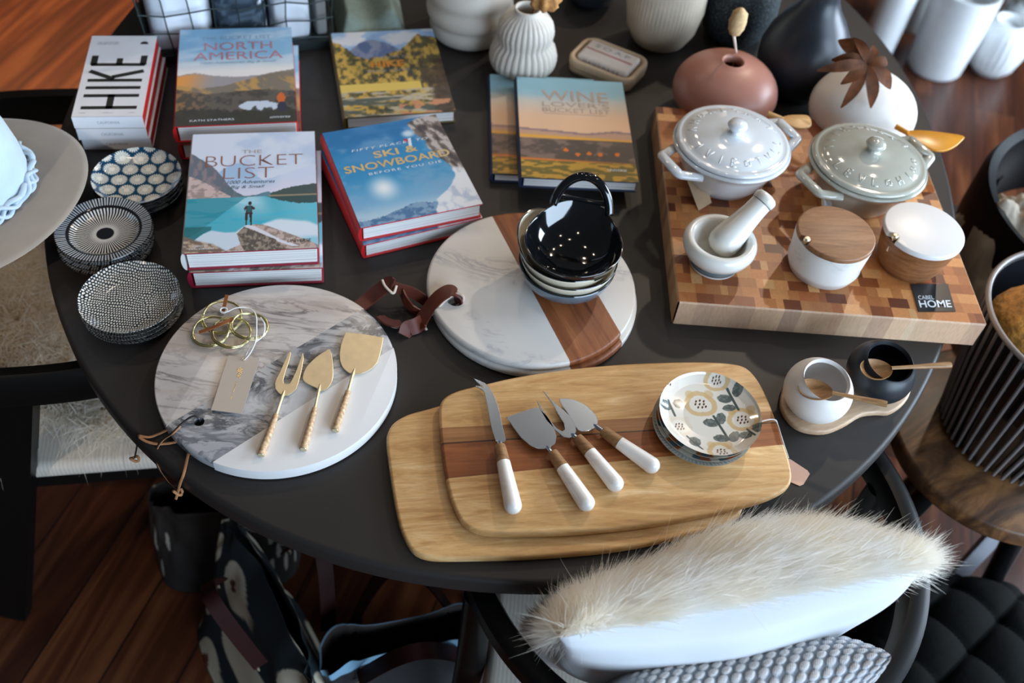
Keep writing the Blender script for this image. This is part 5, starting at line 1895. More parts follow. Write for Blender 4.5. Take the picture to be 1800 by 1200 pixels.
pinch_bowl('pinch_bowl', 'round white pinch bowl with a wooden spoon on the small tray', sc_, plain('matt_white_ceramic', rgb(222, 218, 214), .42, var=.02), None)
pinch_bowl('pinch_bowl', 'round black pinch bowl with a wooden spoon on the small tray', pc_, plain('matt_black_ceramic', rgb(22, 28, 34), .4, var=.04), None)
mt_spoon = wood('teak_spoon', [(0.3, rgb(128, 90, 50)), (0.7, rgb(180, 138, 92))], rot=.1, along=20, across=150)


def spoon(label, bpx, tip, zb, zt, w=.0165, l=.021):
    b, e = at(*bpx, zb), at(*tip, zt)
    d = (e - b).normalized()
    sd = d.cross(Vector((0, 0, 1))).normalized()
    up = sd.cross(d).normalized()
    t = thing('wooden_spoon', label, 'spoon', tuple(b), 0, 'small wooden spoons in the pinch bowls')
    V, F = [], []
    na, nr = 32, 8
    for lay, off in ((0, 0.0), (1, -.0016)):
        for k in range(nr + 1):
            r = 1 - k / nr
            for i in range(na):
                a = 2 * PI * i / na
                p = b + d * (l * r * math.cos(a)) + sd * (w * r * math.sin(a) * (1 - .12 * math.cos(a))) - up * (.0085 * (1 - r * r)) + up * off
                V.append(p)
    q = (nr + 1) * na
    for lay in (0, 1):
        for k in range(nr):
            for i in range(na):
                j = (i + 1) % na
                f = (lay * q + k * na + i, lay * q + k * na + j, lay * q + (k + 1) * na + j, lay * q + (k + 1) * na + i)
                F.append(f if lay == 0 else f[::-1])
    for i in range(na):
        j = (i + 1) % na
        F.append((j, i, q + i, q + j))
    mk('spoon_bowl', V, F, mt_spoon, t, W=True, angle=60)
    s0 = b + d * l * .93
    L = (e - s0)
    V, F = tube([s0, s0 + L * .15, s0 + L * .4, s0 + L * .9, e], [.0026, .0026, .0030, .0046, .0042], 12, flat=.8)
    mk('spoon_handle', V, F, mt_spoon, t, W=True)


spoon('small wooden spoon lying in the white pinch bowl', (1434, 684), (1559, 710), TZ + .058, TZ + .068)
spoon('small wooden spoon lying in the black pinch bowl', (1541, 648), (1671, 641), TZ + .060, TZ + .060)
# ---------------------------------------------------------------- vases at the back of the table
mt_bisque = plain('cream_bisque', rgb(200, 192, 180), 0.6, var=.05, nscale=18)
mt_chalk = plain('chalk_white_bisque', rgb(220, 216, 210), 0.55, var=.04, nscale=18)


def vase(name, label, c, prof, mat, z=T, seg=96, ripple=None, part='vase_body', group=None, cat='vase', sx=1.0, sy=1.0):
    t = thing(name, label, cat, (c[0], c[1], z), 0, group)
    V, F = revolve(prof, seg, ripple=ripple, sx=sx, sy=sy)
    mk(part, V, F, mat, t, angle=180)
    return t


def sph(R, H, rn, r0=.5, lip=0.0, n=18, th=.0035, squash=1.0):
    """squashed ball with a mouth: outer wall, lip and inner wall"""
    out = [(0, 0), (R * r0, 0)]
    a0 = math.asin(min(.99, r0))
    for k in range(n + 1):
        u = k / n
        a = -PI / 2 + a0 + (PI - a0 - math.asin(rn / R)) * u
        out.append((R * math.cos(a), (math.sin(a) - math.sin(-PI / 2 + a0)) * H))
    top = out[-1]
    if lip: out += [(rn * .96, top[1] + lip * .5), (rn, top[1] + lip)]
    zt = out[-1][1]
    out += [(rn - .0015, zt + .001), (rn - .004, zt - .001), (rn - .005, zt - .012), (R * .7, zt - .035), (R * .6, .012), (0, .008)]
    return out


# pink ball vase with a dried bunny tail grass
pv = (.2985, 1.4080)
vase('ball_vase', 'dusty pink round vase with one dried grass head, behind the white casserole', pv, sph(.087, .058, .020, .45), plain('dusty_pink_glaze', rgb(166, 114, 98), .38, var=.03, nscale=8))
t = thing('dried_grass', 'single dried bunny tail grass standing in the pink vase', 'dried flower', (pv[0] - .006, pv[1] - .004, T + .09))
a = at(1295, 98, T + .095); b = at(1290, 62, T + .150)
V, F = tube([Vector((pv[0] - .004, pv[1] + .004, T + .04)), a, b], [.0016, .0018, .0026], 8)
mk('stalk', V, F, mt_leather_edge, t, W=True)
h0 = b
n = 14
prof = [(0, 0), (.008, .003), (.0125, .014), (.0135, .026), (.011, .040), (.004, .047), (0, .048)]
V, F = revolve(prof, 24, tuple(h0), ripple=lambda a, r, z: .12 * math.sin(9 * a + z * 200))
mk('fluffy_head', V, F, plain('dry_straw', rgb(202, 168, 124), .9, var=.15, nscale=200), t, W=True, angle=180)

# white ball vase with a dried leaf
wv = (.5260, 1.3975)
vase('ball_vase', 'chalk white round vase holding a dried brown leaf, at the right table edge', wv, sph(.087, .062, .017, .45, .008), mt_chalk)
mt_dry = plain('dried_leaf', rgb(84, 47, 24), .7, var=.5, nscale=50, spec=.15)
t = thing('dried_leaf', 'dried brown palm leaf with pointed lobes standing in the white round vase', 'dried flower', (wv[0], wv[1], T + .12))
ctr = at(1524, 112, T + .165)
V, F = tube([Vector((wv[0] + .002, wv[1], T + .07)), at(1530, 118, T + .14), ctr], .0022, 8)
mk('stalk', V, F, mt_dry, t, W=True)
tips = [((1474, 70), .17, .018), ((1462, 105), .165, .014), ((1436, 124), .16, .011), ((1478, 148), .14, .012), ((1478, 190), .105, .011), ((1531, 190), .105, .013), ((1566, 156), .12, .014), ((1560, 110), .16, .010), ((1500, 66), .19, .010), ((1535, 80), .18, .009), ((1494, 140), .13, .012)]
for (px, py), dz, wd_ in tips:
    e = at(px, py, T + dz)
    d = e - ctr
    sd = d.cross(Vector((.1, -.7, .7))).normalized()
    nn = sd.cross(d).normalized()
    V, F = [], []
    m_ = 9
    for k in range(m_):
        s = k / (m_ - 1)
        wk = wd_ * .80 * (math.sin(PI * min(1, s * .92 + .06)) ** .9) + .0004
        bend = nn * (.012 * math.sin(PI * s))
        p = ctr + d * s + bend
        V += [p - sd * wk, p - nn * wk * .35, p + sd * wk, p - nn * (wk * .35 - .001)]
    for k in range(m_ - 1):
        for q in range(4):
            F.append((k * 4 + q, k * 4 + (q + 1) % 4, k * 4 + 4 + (q + 1) % 4, k * 4 + 4 + q))
    F += [(3, 2, 1, 0), tuple(4 * (m_ - 1) + k for k in range(4))]
    mk('leaf_lobe', V, F, mt_dry, t, W=True, angle=60)

# fluted gourd vase
gp = [(0, 0), (.036, 0), (.046, .006), (.0555, .022), (.0575, .036), (.0530, .052), (.0445, .062), (.0455, .070), (.0480, .082), (.0450, .096), (.0360, .108), (.0240, .1155), (.0215, .119), (.0225, .123), (.0195, .124), (.0180, .118), (.028, .10), (.036, .07), (.03, .01), (0, .008)]
vase('fluted_vase', 'small white fluted gourd-shaped vase behind the vineyard books', (-.0425, 1.4640), gp, mt_bisque, ripple=lambda a, r, z: (.045 * (abs(math.sin(a * 15)) - .5) * (1 if .004 < z < .110 else 0) if r > .03 else 0), seg=360)
t = thing('dried_flower', 'dried ochre flower sticking out of the fluted vase at the top edge', 'dried flower', (-.0425, 1.464, T + .12))
bl = at(958, 0, T + .17)
V, F = tube([Vector((-.0425, 1.464, T + .06)), at(938, 18, T + .13), bl], .002, 8)
mk('stalk', V, F, mt_dry, t, W=True)
V, F = revolve([(0, -.018), (.016, -.012), (.024, .0), (.018, .013), (0, .018)], 30, tuple(bl), ripple=lambda a, r, z: .2 * math.sin(7 * a))
mk('ruffled_head', V, F, plain('ochre_petals', rgb(170, 120, 66), .85, var=.3, nscale=150), t, W=True, angle=180)

# big banded vase
bp = [(0, 0), (.050, 0)]
for k in range(6):
    zc = .019 + k * .034
    Rk = (.071, .0775, .0770, .072, .062, .05)[k]
    for q in (-.85, -.5, 0, .5, .85):
        bp.append((Rk - .006 * q * q, zc + q * .017))
bp += [(.036, .215), (.032, .21), (.04, .18), (.05, .02), (0, .015)]
vase('banded_vase', 'large cream vase with thick horizontal bands at the top edge', (-.147, 1.565), bp, mt_bisque)

# textured basket-weave vase
def weave(a, r, z): return .012 * math.sin(a * 60) * math.sin(z * 900) if r > .04 else 0
vase('textured_vase', 'cream vase with a fine woven texture, behind the soap dish', (.196, 1.612), [(0, 0), (.035, 0), (.048, .008), (.063, .035), (.0695, .075), (.0690, .115), (.063, .150), (.052, .180), (.040, .20), (.036, .195), (.05, .15), (.05, .02), (0, .01)],
     plain('sandy_cream', rgb(186, 172, 152), .7, var=.10, nscale=30), ripple=weave, seg=400)

# charcoal bottle vase and speckled dark vase
mt_char = plain('charcoal_ceramic', rgb(40, 46, 54), .38, var=.06)
vase('bottle_vase', 'tall matt charcoal bottle vase behind the pink vase', (.4360, 1.5200), [(0, 0), (.05, 0), (.066, .02), (.076, .052), (.0765, .078), (.068, .108), (.052, .136), (.036, .157), (.028, .174), (.0265, .186), (.028, .194), (.023, .195), (.021, .18), (.04, .14), (.05, .02), (0, .01)], mt_char)


def speckle_mat():
    mt, n, l, b = new_mat('speckled_charcoal')
    nt = mt.node_tree
    vo = nt.nodes.new('ShaderNodeTexVoronoi'); vo.inputs['Scale'].default_value = 330
    l.new(coords(nt), vo.inputs['Vector'])
    r = ramp(nt, vo.outputs['Distance'], [(0.18, rgb(130, 150, 156)), (0.30, rgb(34, 42, 46))])
    l.new(r.outputs[0], b.inputs['Base Color'])
    b.inputs['Roughness'].default_value = .6
    return mt


vase('speckled_vase', 'dark speckled stoneware vase between the textured and the charcoal vases', (.335, 1.665), [(0, 0), (.045, 0), (.06, .02), (.070, .06), (.068, .11), (.055, .16), (.042, .19), (.038, .185), (.05, .15), (.05, .02), (0, .01)], speckle_mat())
vase('dark_bowl', 'dark grey bowl at the top edge behind the soap dish', (.066, 1.72), [(0, 0), (.03, 0), (.046, .015), (.056, .045), (.058, .06), (.054, .06), (.045, .02), (0, .012)], mt_char, cat='bowl', part='bowl_body')

# ---------------------------------------------------------------- soap dish
sA_, sB_ = at(1036, 66, T + .024), at(1132, 104, T + .024)
srz = math.atan2((sB_ - sA_).y, (sB_ - sA_).x)
scn = at(1070, 104, T + .024)
mt_dish = plain('sand_stoneware', rgb(188, 166, 138), .5, var=.05)
t = thing('soap_dish', 'sand-coloured rectangular soap dish with rounded corners, behind the vineyard books', 'soap dish', (scn.x, scn.y, T), srz)
W_, H_ = .126, .090
V, F = prism(rounded_rect(W_ - .004, H_ - .004, .02, 6), 0, .011, .003, 2)
mk('base_tray', V, F, mt_dish, t, angle=40)
ro, ri = rounded_rect(W_, H_, .024, 7), rounded_rect(W_ - .018, H_ - .018, .017, 7)
V, F = [], []
nn_ = len(ro)
for ol, z_ in ((ro, .013), (ro, .024), (rounded_rect(W_ - .005, H_ - .005, .022, 7), .0265), (rounded_rect(W_ - .013, H_ - .013, .019, 7), .0265), (ri, .024), (ri, .016)):
    V += [(x_, y_, z_) for x_, y_ in ol]
for k in range(5):
    for i in range(nn_):
        j = (i + 1) % nn_
        F.append((k * nn_ + i, k * nn_ + j, (k + 1) * nn_ + j, (k + 1) * nn_ + i))
F.append(tuple(5 * nn_ + i for i in range(nn_))); F.append(tuple(i for i in range(nn_))[::-1])
mk('dish_rim', V, F, mt_dish, t, angle=50)
soap = thing('soap_bar', 'paper-wrapped white soap bar with dark lettering lying in the dish', 'soap', (scn.x, scn.y, T + .0162), srz)
V, F = prism(rounded_rect(.098, .060, .006, 4), 0.0002, .015, .006, 4)
mk('wrapped_bar', V, F, plain('soap_paper', rgb(206, 196, 188), .6, var=.03), soap, angle=50)
mk('pink_stripe', *box(-.044, .044, -.003, .0015, .0148, .0153), plain('rose_ink', rgb(170, 120, 116), .6), soap, smooth=False)
text('soap_lettering', 'SOAP', mt_grey_ink, soap, .0, .0140, .0154, .066, .010, spacing=1.5)
text('soap_lettering', 'H A N D M A D E', mt_ink, soap, 0, 0, lambda a, b: (a, -.0302, .0075 + b), .068, .006)

# ---------------------------------------------------------------- wire basket with printed textiles
mt_wire = plain('dark_green_wire', rgb(44, 54, 54), .5, metal=.4)
wb_c = at(430, 60, T)
bl_, br_ = at(268, 112, T), at(585, 80, T)
brz = math.atan2((br_ - bl_).y, (br_ - bl_).x)
bw = (br_ - bl_).length
mid = (bl_ + br_) / 2
dvec = Vector((-math.sin(brz), math.cos(brz), 0))
bd = .24
bctr = mid + dvec * (bd / 2)
t = thing('wire_basket', 'dark wire basket filled with printed cloths at the back left of the table', 'basket', (bctr.x, bctr.y, T), brz)
BH = .22
def basket_pt(u, v, z):
    k = 1 + .10 * z / BH
    return Vector((u * bw / 2 * k, v * bd / 2 * k, z + .012))
mk('base_frame', *box(-bw / 2 - .004, bw / 2 + .004, -bd / 2 - .006, bd / 2 + .006, 0.0, .014), mt_wire, t, smooth=False)
wires = 0
rn = random.Random(5)
for side in range(4):
    nn_ = 8 if side % 2 == 0 else 6
    for k in range(nn_):
        s = -1 + 2 * k / nn_
        uv = [(s, -1), (1, s), (-s, 1), (-1, -s)][side]
        P = [basket_pt(*uv, z_) + Vector((rn.uniform(-1, 1), rn.uniform(-1, 1), 0)) * .0025 for z_ in (0, .05, .1, .15, BH)]
        V, F = tube(P, .0013, 6)
        mk('upright_wire', V, F, mt_wire, t)
for k in range(7):
    z_ = .006 + k * (BH - .006) / 6
    P = []
    for a_, b_ in (((-1, -1), (1, -1)), ((1, -1), (1, 1)), ((1, 1), (-1, 1)), ((-1, 1), (-1, -1))):
        for q in range(8):
            s = q / 8
            P.append(basket_pt(a_[0] + (b_[0] - a_[0]) * s, a_[1] + (b_[1] - a_[1]) * s, z_) + Vector((0, 0, .004 * math.sin(q * 2.1 + k))))
    V, F = tube(P, .0013 if k < 6 else .003, 6, closed=True)
    mk('cross_wire', V, F, mt_wire, t)


def cloth_roll(label, u0, u1, v0, v1, h, paint, zb=.016, name='folded_cloth'):
    x0_, x1_, y0_, y1_ = u0 * bw / 2, u1 * bw / 2, v0 * bd / 2, v1 * bd / 2
    cx_, cy_ = (x0_ + x1_) / 2, (y0_ + y1_) / 2
    o = Vector((bctr.x, bctr.y, 0)) + Matrix.Rotation(brz, 3, 'Z') @ Vector((cx_, cy_, 0))
    tt = thing(name, label, 'cloth', (o.x, o.y, T + zb), brz, 'folded cloths in the wire basket')
    w_, d_ = (x1_ - x0_) / 2, (y1_ - y0_) / 2
    nu, nv = 90, 60
    V, F, c = [], [], []
    uu, vv = np.meshgrid(np.linspace(0, 2 * PI, nu, endpoint=False), np.linspace(0, 1, nv))
    cu, su = np.cos(uu), np.sin(uu)
    pw_ = .35
    X = np.sign(cu) * np.abs(cu) ** pw_; Y = np.sign(su) * np.abs(su) ** pw_
    cap = np.where(vv < .7, 1, np.sqrt(np.clip(1 - ((vv - .7) / .3) ** 2.4, 0, 1)))
    wob = 1 + .03 * (fbm(uu * 2, vv * 5, 3, int(abs(x0_) * 999)) - .5)
    Xw, Yw = X * w_ * cap * wob, Y * d_ * cap * wob
    Zw = np.where(vv < .7, vv / .7 * h * .86, h * .86 + (1 - (1 - (vv - .7) / .3) ** 2) * h * .14)
    col = paint(Xw * 10, (Zw + (1 - cap) * .1) * 10).reshape(-1, 3)
    V = list(zip(Xw.ravel(), Yw.ravel(), Zw.ravel()))
    for k in range(nv - 1):
        for i in range(nu):
            j = (i + 1) % nu
            F.append((k * nu + i, k * nu + j, (k + 1) * nu + j, (k + 1) * nu + i))
    F.append(tuple(range(nu))[::-1]); F.append(tuple((nv - 1) * nu + i for i in range(nu)))
    mk('cloth_body', V, F, painted('printed_cotton', .85), tt, col=col, angle=180)
    return tt


def pc_white(x, z):
    img = np.ones(x.shape + (1,)) * C3(228, 234, 242)
    return over(img, C3(186, 194, 204), sm(.55, .62, fbm(x * 3, z * 1.2, 3, 81)) * .5)


def pc_black(x, z):
    img = np.ones(x.shape + (1,)) * C3(228, 234, 242)
    m_ = sm(-.02, .06, .55 - np.abs(x + .1) * 1.0 + (fbm(x * 6, z * 7, 4, 82) - .5) * 1.1)
    img = over(img, over(np.ones(x.shape + (1,)) * C3(36, 50, 64), C3(80, 96, 110), sm(.45, .7, fbm(x * 14, z * 14, 3, 83))), m_)
    return img


def pc_grey(x, z):
    return over(np.ones(x.shape + (1,)) * C3(120, 120, 118), C3(82, 84, 84), (np.cos(x * 60) > .2) * .8)


cloth_roll('white folded cloth in the wire basket, left one behind the wires', -.97, -.28, -.92, .9, .235, pc_white)
cloth_roll('white cloth with a big black brush print in the wire basket', -.26, .32, -.92, .9, .245, pc_black)
cloth_roll('white folded cloth at the right end of the wire basket', .34, .80, -.92, .9, .23, pc_white)
cloth_roll('grey striped cloth at the far right inside the wire basket', .82, .98, -.9, .9, .21, pc_grey)
# green-grey cloth spilling right of the basket
o = at(650, 55, T)
t = thing('linen_cloth', 'sage green linen cloth lying right of the wire basket', 'cloth', (o.x, o.y, T))
px = [(594, 100), (640, 88), (716, 74), (706, 20), (690, -40), (590, -40), (585, 40)]
P = [at(a, b, T) for a, b in px]
mt_sage = plain('sage_linen', rgb(118, 134, 126), .85, var=.12, nscale=120)
nx_, ny_ = 40, 30
V, F = [], []
q00, q10, q11, q01 = at(597, 92, T), at(716, 74, T), at(690, -60, T), at(570, -60, T)
for j in range(ny_):
    for i in range(nx_):
        u, v = i / (nx_ - 1), j / (ny_ - 1)
        p = q00.lerp(q10, u).lerp(q01.lerp(q11, u), v)
        edge = min(1, 6 * min(u, 1 - u, v, 1 - v))
        V.append((p.x, p.y, T + .003 + edge * (.028 + .012 * math.sin(u * 9 + v * 2))))
k0 = len(V)
V += [(x_, y_, T + .0006) for x_, y_, z_ in V]
for j in range(ny_ - 1):
    for i in range(nx_ - 1):
        a_ = j * nx_ + i
        F.append((a_, a_ + 1, a_ + nx_ + 1, a_ + nx_)); F.append((k0 + a_ + nx_, k0 + a_ + nx_ + 1, k0 + a_ + 1, k0 + a_))
ring = [i for i in range(nx_)] + [j * nx_ + nx_ - 1 for j in range(1, ny_)] + [(ny_ - 1) * nx_ + i for i in range(nx_ - 2, -1, -1)] + [j * nx_ for j in range(ny_ - 2, 0, -1)]
for i in range(len(ring)):
    a_, b_ = ring[i], ring[(i + 1) % len(ring)]
    F.append((b_, a_, k0 + a_, k0 + b_))
mk('cloth_body', V, F, mt_sage, t, W=True, angle=180)

# ---------------------------------------------------------------- hat
mt_felt = plain('taupe_felt', rgb(138, 128, 116), .9, var=.07, nscale=30, sheen=.3)
mt_crown = plain('pale_grey_felt', rgb(168, 186, 200), .9, var=.05, nscale=30, sheen=.3)
hc = at(-48, 338, T + .045)
hat = thing('felt_hat', 'taupe felt hat with a pale crown and braided band, at the left table edge', 'hat', tuple(hc), 0)
hat.rotation_euler = (math.radians(2), math.radians(-2), 0)
RB = .150
brimp = []
for k in range(13):
    r = .075 + (RB - .075) * k / 12
    brimp.append((r, .004 * math.sin(k / 12 * PI) + .001))
prof = brimp + [(RB + .001, .0018), (RB, .0035)] + [(r, z + .003) for r, z in brimp[::-1][1:]]
V, F = revolve(prof, 120, sx=1.0, sy=1.08, ripple=lambda a, r, z: 0)
V = [(x, y, z + .006 * math.cos(2 * math.atan2(y, x)) * ((math.hypot(x, y) / RB) ** 3)) for x, y, z in V]
mk('brim', V, F, mt_felt, hat, angle=60)
cp = [(.0765, .004), (.078, .020), (.077, .050), (.072, .085), (.064, .108), (.050, .118), (.030, .112), (.012, .104), (0, .102)]
V, F = revolve(cp, 90, sx=.98, sy=1.12)
V = [(x, y, z - .022 * max(0, (z - .07) / .05) * math.exp(-(x / .02) ** 2)) for x, y, z in V]
mk('crown', V, F, mt_crown, hat, angle=180)
for ph in (0, 2 * PI / 3, 4 * PI / 3):
    P = []
    for i in range(240):
        a = 2 * PI * i / 240
        R_ = .0825 + .0032 * math.cos(a * 16 + ph)
        P.append((R_ * .98 * math.cos(a), R_ * 1.12 * math.sin(a), .0165 + .0075 * math.sin(a * 16 * .5 + ph)))
    V, F = tube(P, .0042, 8, closed=True, flat=.6)
    mk('braided_band_strand', V, F, mt_crown, hat, angle=180)


# ---------------------------------------------------------------- fur
def fur_mesh(name, roots, normals, length, mat, parent, comb=Vector((0, 0, 0)), rad=.00045, seg=4, curl=.3, seed=1, clump=0, lenvar=.4, lift=.8):
    """tapered hairs as slim strips"""
    rg = random.Random(seed)
    V, F = [], []
    cf = comb
    for p, n_ in zip(roots, normals):
        comb = cf(p) if callable(cf) else cf
        L = length * rg.uniform(1 - lenvar, 1 + lenvar)
        jit = Vector((rg.gauss(0, 1), rg.gauss(0, 1), rg.gauss(0, 1))) * curl
        tg_ = comb - n_ * comb.dot(n_)
        d = (n_ * lift + jit + tg_).normalized()
        bend = (comb * 1.0 + Vector((rg.gauss(0, 1), rg.gauss(0, 1), rg.gauss(0, 1) - .6)) * curl * .8)
        sd = d.cross(CAM - p).normalized()
        k0 = len(V)
        for k in range(seg + 1):
            s = k / seg
            q = p + d * (L * s) + bend * (L * s * s * .6)
            r = rad * (1 - s) ** .7 + .00003
            V.append(q - sd * r); V.append(q + sd * r)
        for k in range(seg):
            a_ = k0 + 2 * k
            F.append((a_, a_ + 1, a_ + 3, a_ + 2))
    return mk(name, V, F, mat, parent, W=True, smooth=True, angle=180, kind='stuff')


def fur_material(name, c1, c2):
    mt, n, l, b = new_mat(name)
    nt = mt.node_tree
    nz = noise(nt, coords(nt), 14, 4)
    r = ramp(nt, nz.outputs[0], [(0.35, c1), (0.65, c2)])
    l.new(r.outputs[0], b.inputs['Base Color'])
    b.inputs['Roughness'].default_value = .75
    b.inputs['Specular IOR Level'].default_value = .2
    tr = nt.nodes.new('ShaderNodeBsdfTranslucent'); l.new(r.outputs[0], tr.inputs['Color'])
    ms = nt.nodes.new('ShaderNodeMixShader'); ms.inputs[0].default_value = .62
    l.new(b.outputs[0], ms.inputs[1]); l.new(tr.outputs[0], ms.inputs[2])
    l.new(ms.outputs[0], nt.nodes['Material Output'].inputs['Surface'])
    return mt


mt_fur = fur_material('ivory_fur', rgb(253, 247, 234), rgb(255, 254, 251))
mt_shag = fur_material('cream_sheepskin', rgb(240, 232, 218), rgb(250, 246, 238))
mt_hide = plain('cream_hide', rgb(206, 196, 178), .9, var=.05)


def cushion_pts(c, wx, hx, th, W_, H_, nu=70, nv=60, power=.42, pinch=.10, seed=1, dent=.0, shape=None):
    """closed pillow surface: c centre, wx/hx/th unit axes; returns verts, faces and (u, v, side)"""
    V, F, info = [], [], []
    for side in (1, -1):
        for j in range(nv):
            for i in range(nu):
                u, v = -1 + 2 * i / (nu - 1), -1 + 2 * j / (nv - 1)
                if side == -1 and (i in (0, nu - 1) or j in (0, nv - 1)):
                    info.append(None); V.append(None); continue
                t_ = ((1 - u * u) ** power) * ((1 - v * v) ** power)
                t_ *= shape(u, side) if shape else 1
                # sides curve inwards, corners stay pointed
                uu = u * (1 - pinch * (1 - v * v)); vv = v * (1 - pinch * (1 - u * u))
                lump = (float(vnoise(np.array(u * 2.2 + 5), np.array(v * 2.2 + 3), seed)) - .5) * .016 * t_
                p = c + wx * (uu * W_ / 2) + hx * (vv * H_ / 2) + th * (side * t_ * THK[0] + lump)
                V.append(p); info.append((u, v, side))
    return V, info, nu, nv


THK = [.07]


def cushion(name, label, c, wx, hx, W_, H_, thick, mats, cat='cushion', seed=1, power=.42, group=None, pinch=.10, shape=None):
    THK[0] = thick
    wx = wx.normalized(); th = wx.cross(hx).normalized(); hx = th.cross(wx).normalized()
    V, info, nu, nv = cushion_pts(c, wx, hx, th, W_, H_, seed=seed, power=power, pinch=pinch, shape=shape)
    n = nu * nv
    idx = {}
    VV = []
    for k, p in enumerate(V):
        if p is not None:
            idx[k] = len(VV); VV.append(p)
        else:
            idx[k] = idx[k - n]
    root = thing(name, label, cat, tuple(c), 0, group)
    faces = {1: [], -1: []}
    for s_, off in ((1, 0), (-1, n)):
        for j in range(nv - 1):
            for i in range(nu - 1):
                a_ = off + j * nu + i
                f = (idx[a_], idx[a_ + 1], idx[a_ + nu + 1], idx[a_ + nu])
                faces[s_].append(f if s_ == 1 else f[::-1])
    return root, VV, faces, (wx, hx, th), (nu, nv, idx, n)


# white fur cushion on the near chair
cL, cR = at(992, 1120, T + .060), at(1612, 996, T + .085)
wx = (cR - cL)
hx = CAM + Vector((.1, .05, 0)) - (cL + cR) / 2
W_ = wx.length + .01
topmid = (cL + cR) / 2
hxn = (hx - wx * hx.dot(wx) / wx.length_squared).normalized()
H_ = .30
cc_ = topmid - hxn * (H_ / 2) + Vector((0, 0, .0))
FS = 1 if wx.normalized().cross(hxn).y > 0 else -1
root, VV, fc_, (wx_, hx_, th_), (nu, nv, idx, n_) = cushion('fur_cushion', 'white long-haired fur cushion with a plain back, standing on the near chair', cc_, wx, hxn, W_, H_, .078, None, seed=3, pinch=.05, power=.40,
                                             shape=lambda u, sd: (.74 + .26 * float(sm(-.45, .15, np.array(u)))) if sd == FS else 1.0)
mt_backing = plain('white_satin_back', rgb(206, 210, 214), .5, var=.03, nscale=12, sheen=.2)
# th_ points away from or towards the table: the fur faces the table (+y)
fs = 1 if th_.y > 0 else -1
def sub(VV, faces):
    used = sorted({i for f in faces for i in f}); mp_ = {i: k for k, i in enumerate(used)}
    return [VV[i] for i in used], [tuple(mp_[i] for i in f) for f in faces]
fu_f = fc_[fs]
V, F = sub(VV, fu_f); mk('fur_base', V, F, mt_backing, root, W=True, angle=180)
V, F = sub(VV, fc_[-fs]); mk('plain_back', V, F, mt_backing, root, W=True, angle=180)
rg = random.Random(9)
roots, norms = [], []
cand = []
for f in fu_f:
    a_, b_, c_, d_ = (VV[i] for i in f)
    nn = (b_ - a_).cross(d_ - a_)
    if nn.length == 0: nn = th_ * fs * 1e-9
    nn.normalize()
    if nn.dot(th_) * fs < 0: nn = -nn
    m_ = (a_ + c_) / 2
    hv = (m_ - cc_).dot(hx_) / (H_ / 2)
    wv_ = abs((m_ - cc_).dot(wx_)) / (W_ / 2)
    ar = ((b_ - a_).cross(d_ - a_)).length + 2e-6
    if hv < -.35 and wv_ < .9: continue
    cand.append((f, nn, ar * (3.0 if hv > .9 or wv_ > .93 else 1.0)))
tot = sum(x[2] for x in cand)
NH = 70000
for f, nn, ar in cand:
    k = ar / tot * NH
    k = int(k) + (1 if rg.random() < k - int(k) else 0)
    a_, b_, c_, d_ = (VV[i] for i in f)
    for _ in range(k):
        u, v = rg.random(), rg.random()
        roots.append((a_.lerp(b_, u)).lerp(d_.lerp(c_, u), v)); norms.append(nn)
# hair is combed up towards the seam and outwards to the corners
side_comb = []
def flow(p):
    a_ = float(fbm(np.array(p.x * 9 + 3), np.array(p.y * 9 + p.z * 7), 2, 111)) * 2 - 1
    return wx_ * (.75 * math.cos(a_ * 2.0)) + (hx_ * .55 + th_ * fs * .0) * math.sin(a_ * 2.2 + .9)
fur_mesh('long_fur', roots, norms, .026, mt_fur, root, comb=flow, rad=.00040, curl=.16, seed=4, lift=.38)
fur_mesh('guard_hairs', roots[::45], norms[::45], .036, mt_fur, root, comb=flow, rad=.00036, curl=.30, seed=5, lift=.8)
# tufts at the corners
for cpt, dr, nt_ in ((cR, wx_, 1500), (cL, -wx_ * .5 - hx_ * .8, 900)):
    rr, nn2 = [], []
    for _ in range(nt_):
        q = cpt - wx_ * (1 if cpt is cR else -1) * rg.uniform(-.002, .05) + hx_ * rg.uniform(-.05, .008) + th_ * fs * rg.uniform(0, .012)
        rr.append(q); nn2.append((dr.normalized() + th_ * fs * .5).normalized())
    fur_mesh('corner_tuft', rr, nn2, .034, mt_fur, root, comb=dr * .3, rad=.00055, curl=.30, seed=7)

# knitted cushion in front of it
gl, gr = at(1074, 1232, T + .02), at(1566, 1146, T + .035)
wx2 = gr - gl
mt_knit = None


def knit_mat():
    mt, n, l, b = new_mat('grey_knit')
    nt = mt.node_tree
    a = nt.nodes.new('ShaderNodeAttribute'); a.attribute_name = 'Col'
    nz = noise(nt, coords(nt), 700, 3)
    r = ramp(nt, nz.outputs[0], [(0.3, (.72, .72, .74, 1)), (.7, (1.06, 1.06, 1.06, 1))])
    mx = nt.nodes.new('ShaderNodeMix'); mx.data_type = 'RGBA'; mx.blend_type = 'MULTIPLY'; mx.inputs['Factor'].default_value = 1
    l.new(a.outputs['Color'], mx.inputs['A']); l.new(r.outputs[0], mx.inputs['B']); l.new(mx.outputs['Result'], b.inputs['Base Color'])
    b.inputs['Roughness'].default_value = .9
    add_bump(nt, b, nz.outputs[0], .3, .001)
    return mt


hx2 = CAM + Vector((.1, .1, 0)) - (gl + gr) / 2
wxn = wx2.normalized(); thn = wxn.cross(hx2).normalized(); hxn2 = thn.cross(wxn).normalized()
W2, H2, T2 = wx2.length, .34, .062
c2c = (gl + gr) / 2 - hxn2 * (H2 / 2) + Vector((0, -.004, 0))
nu, nv = 460, 420
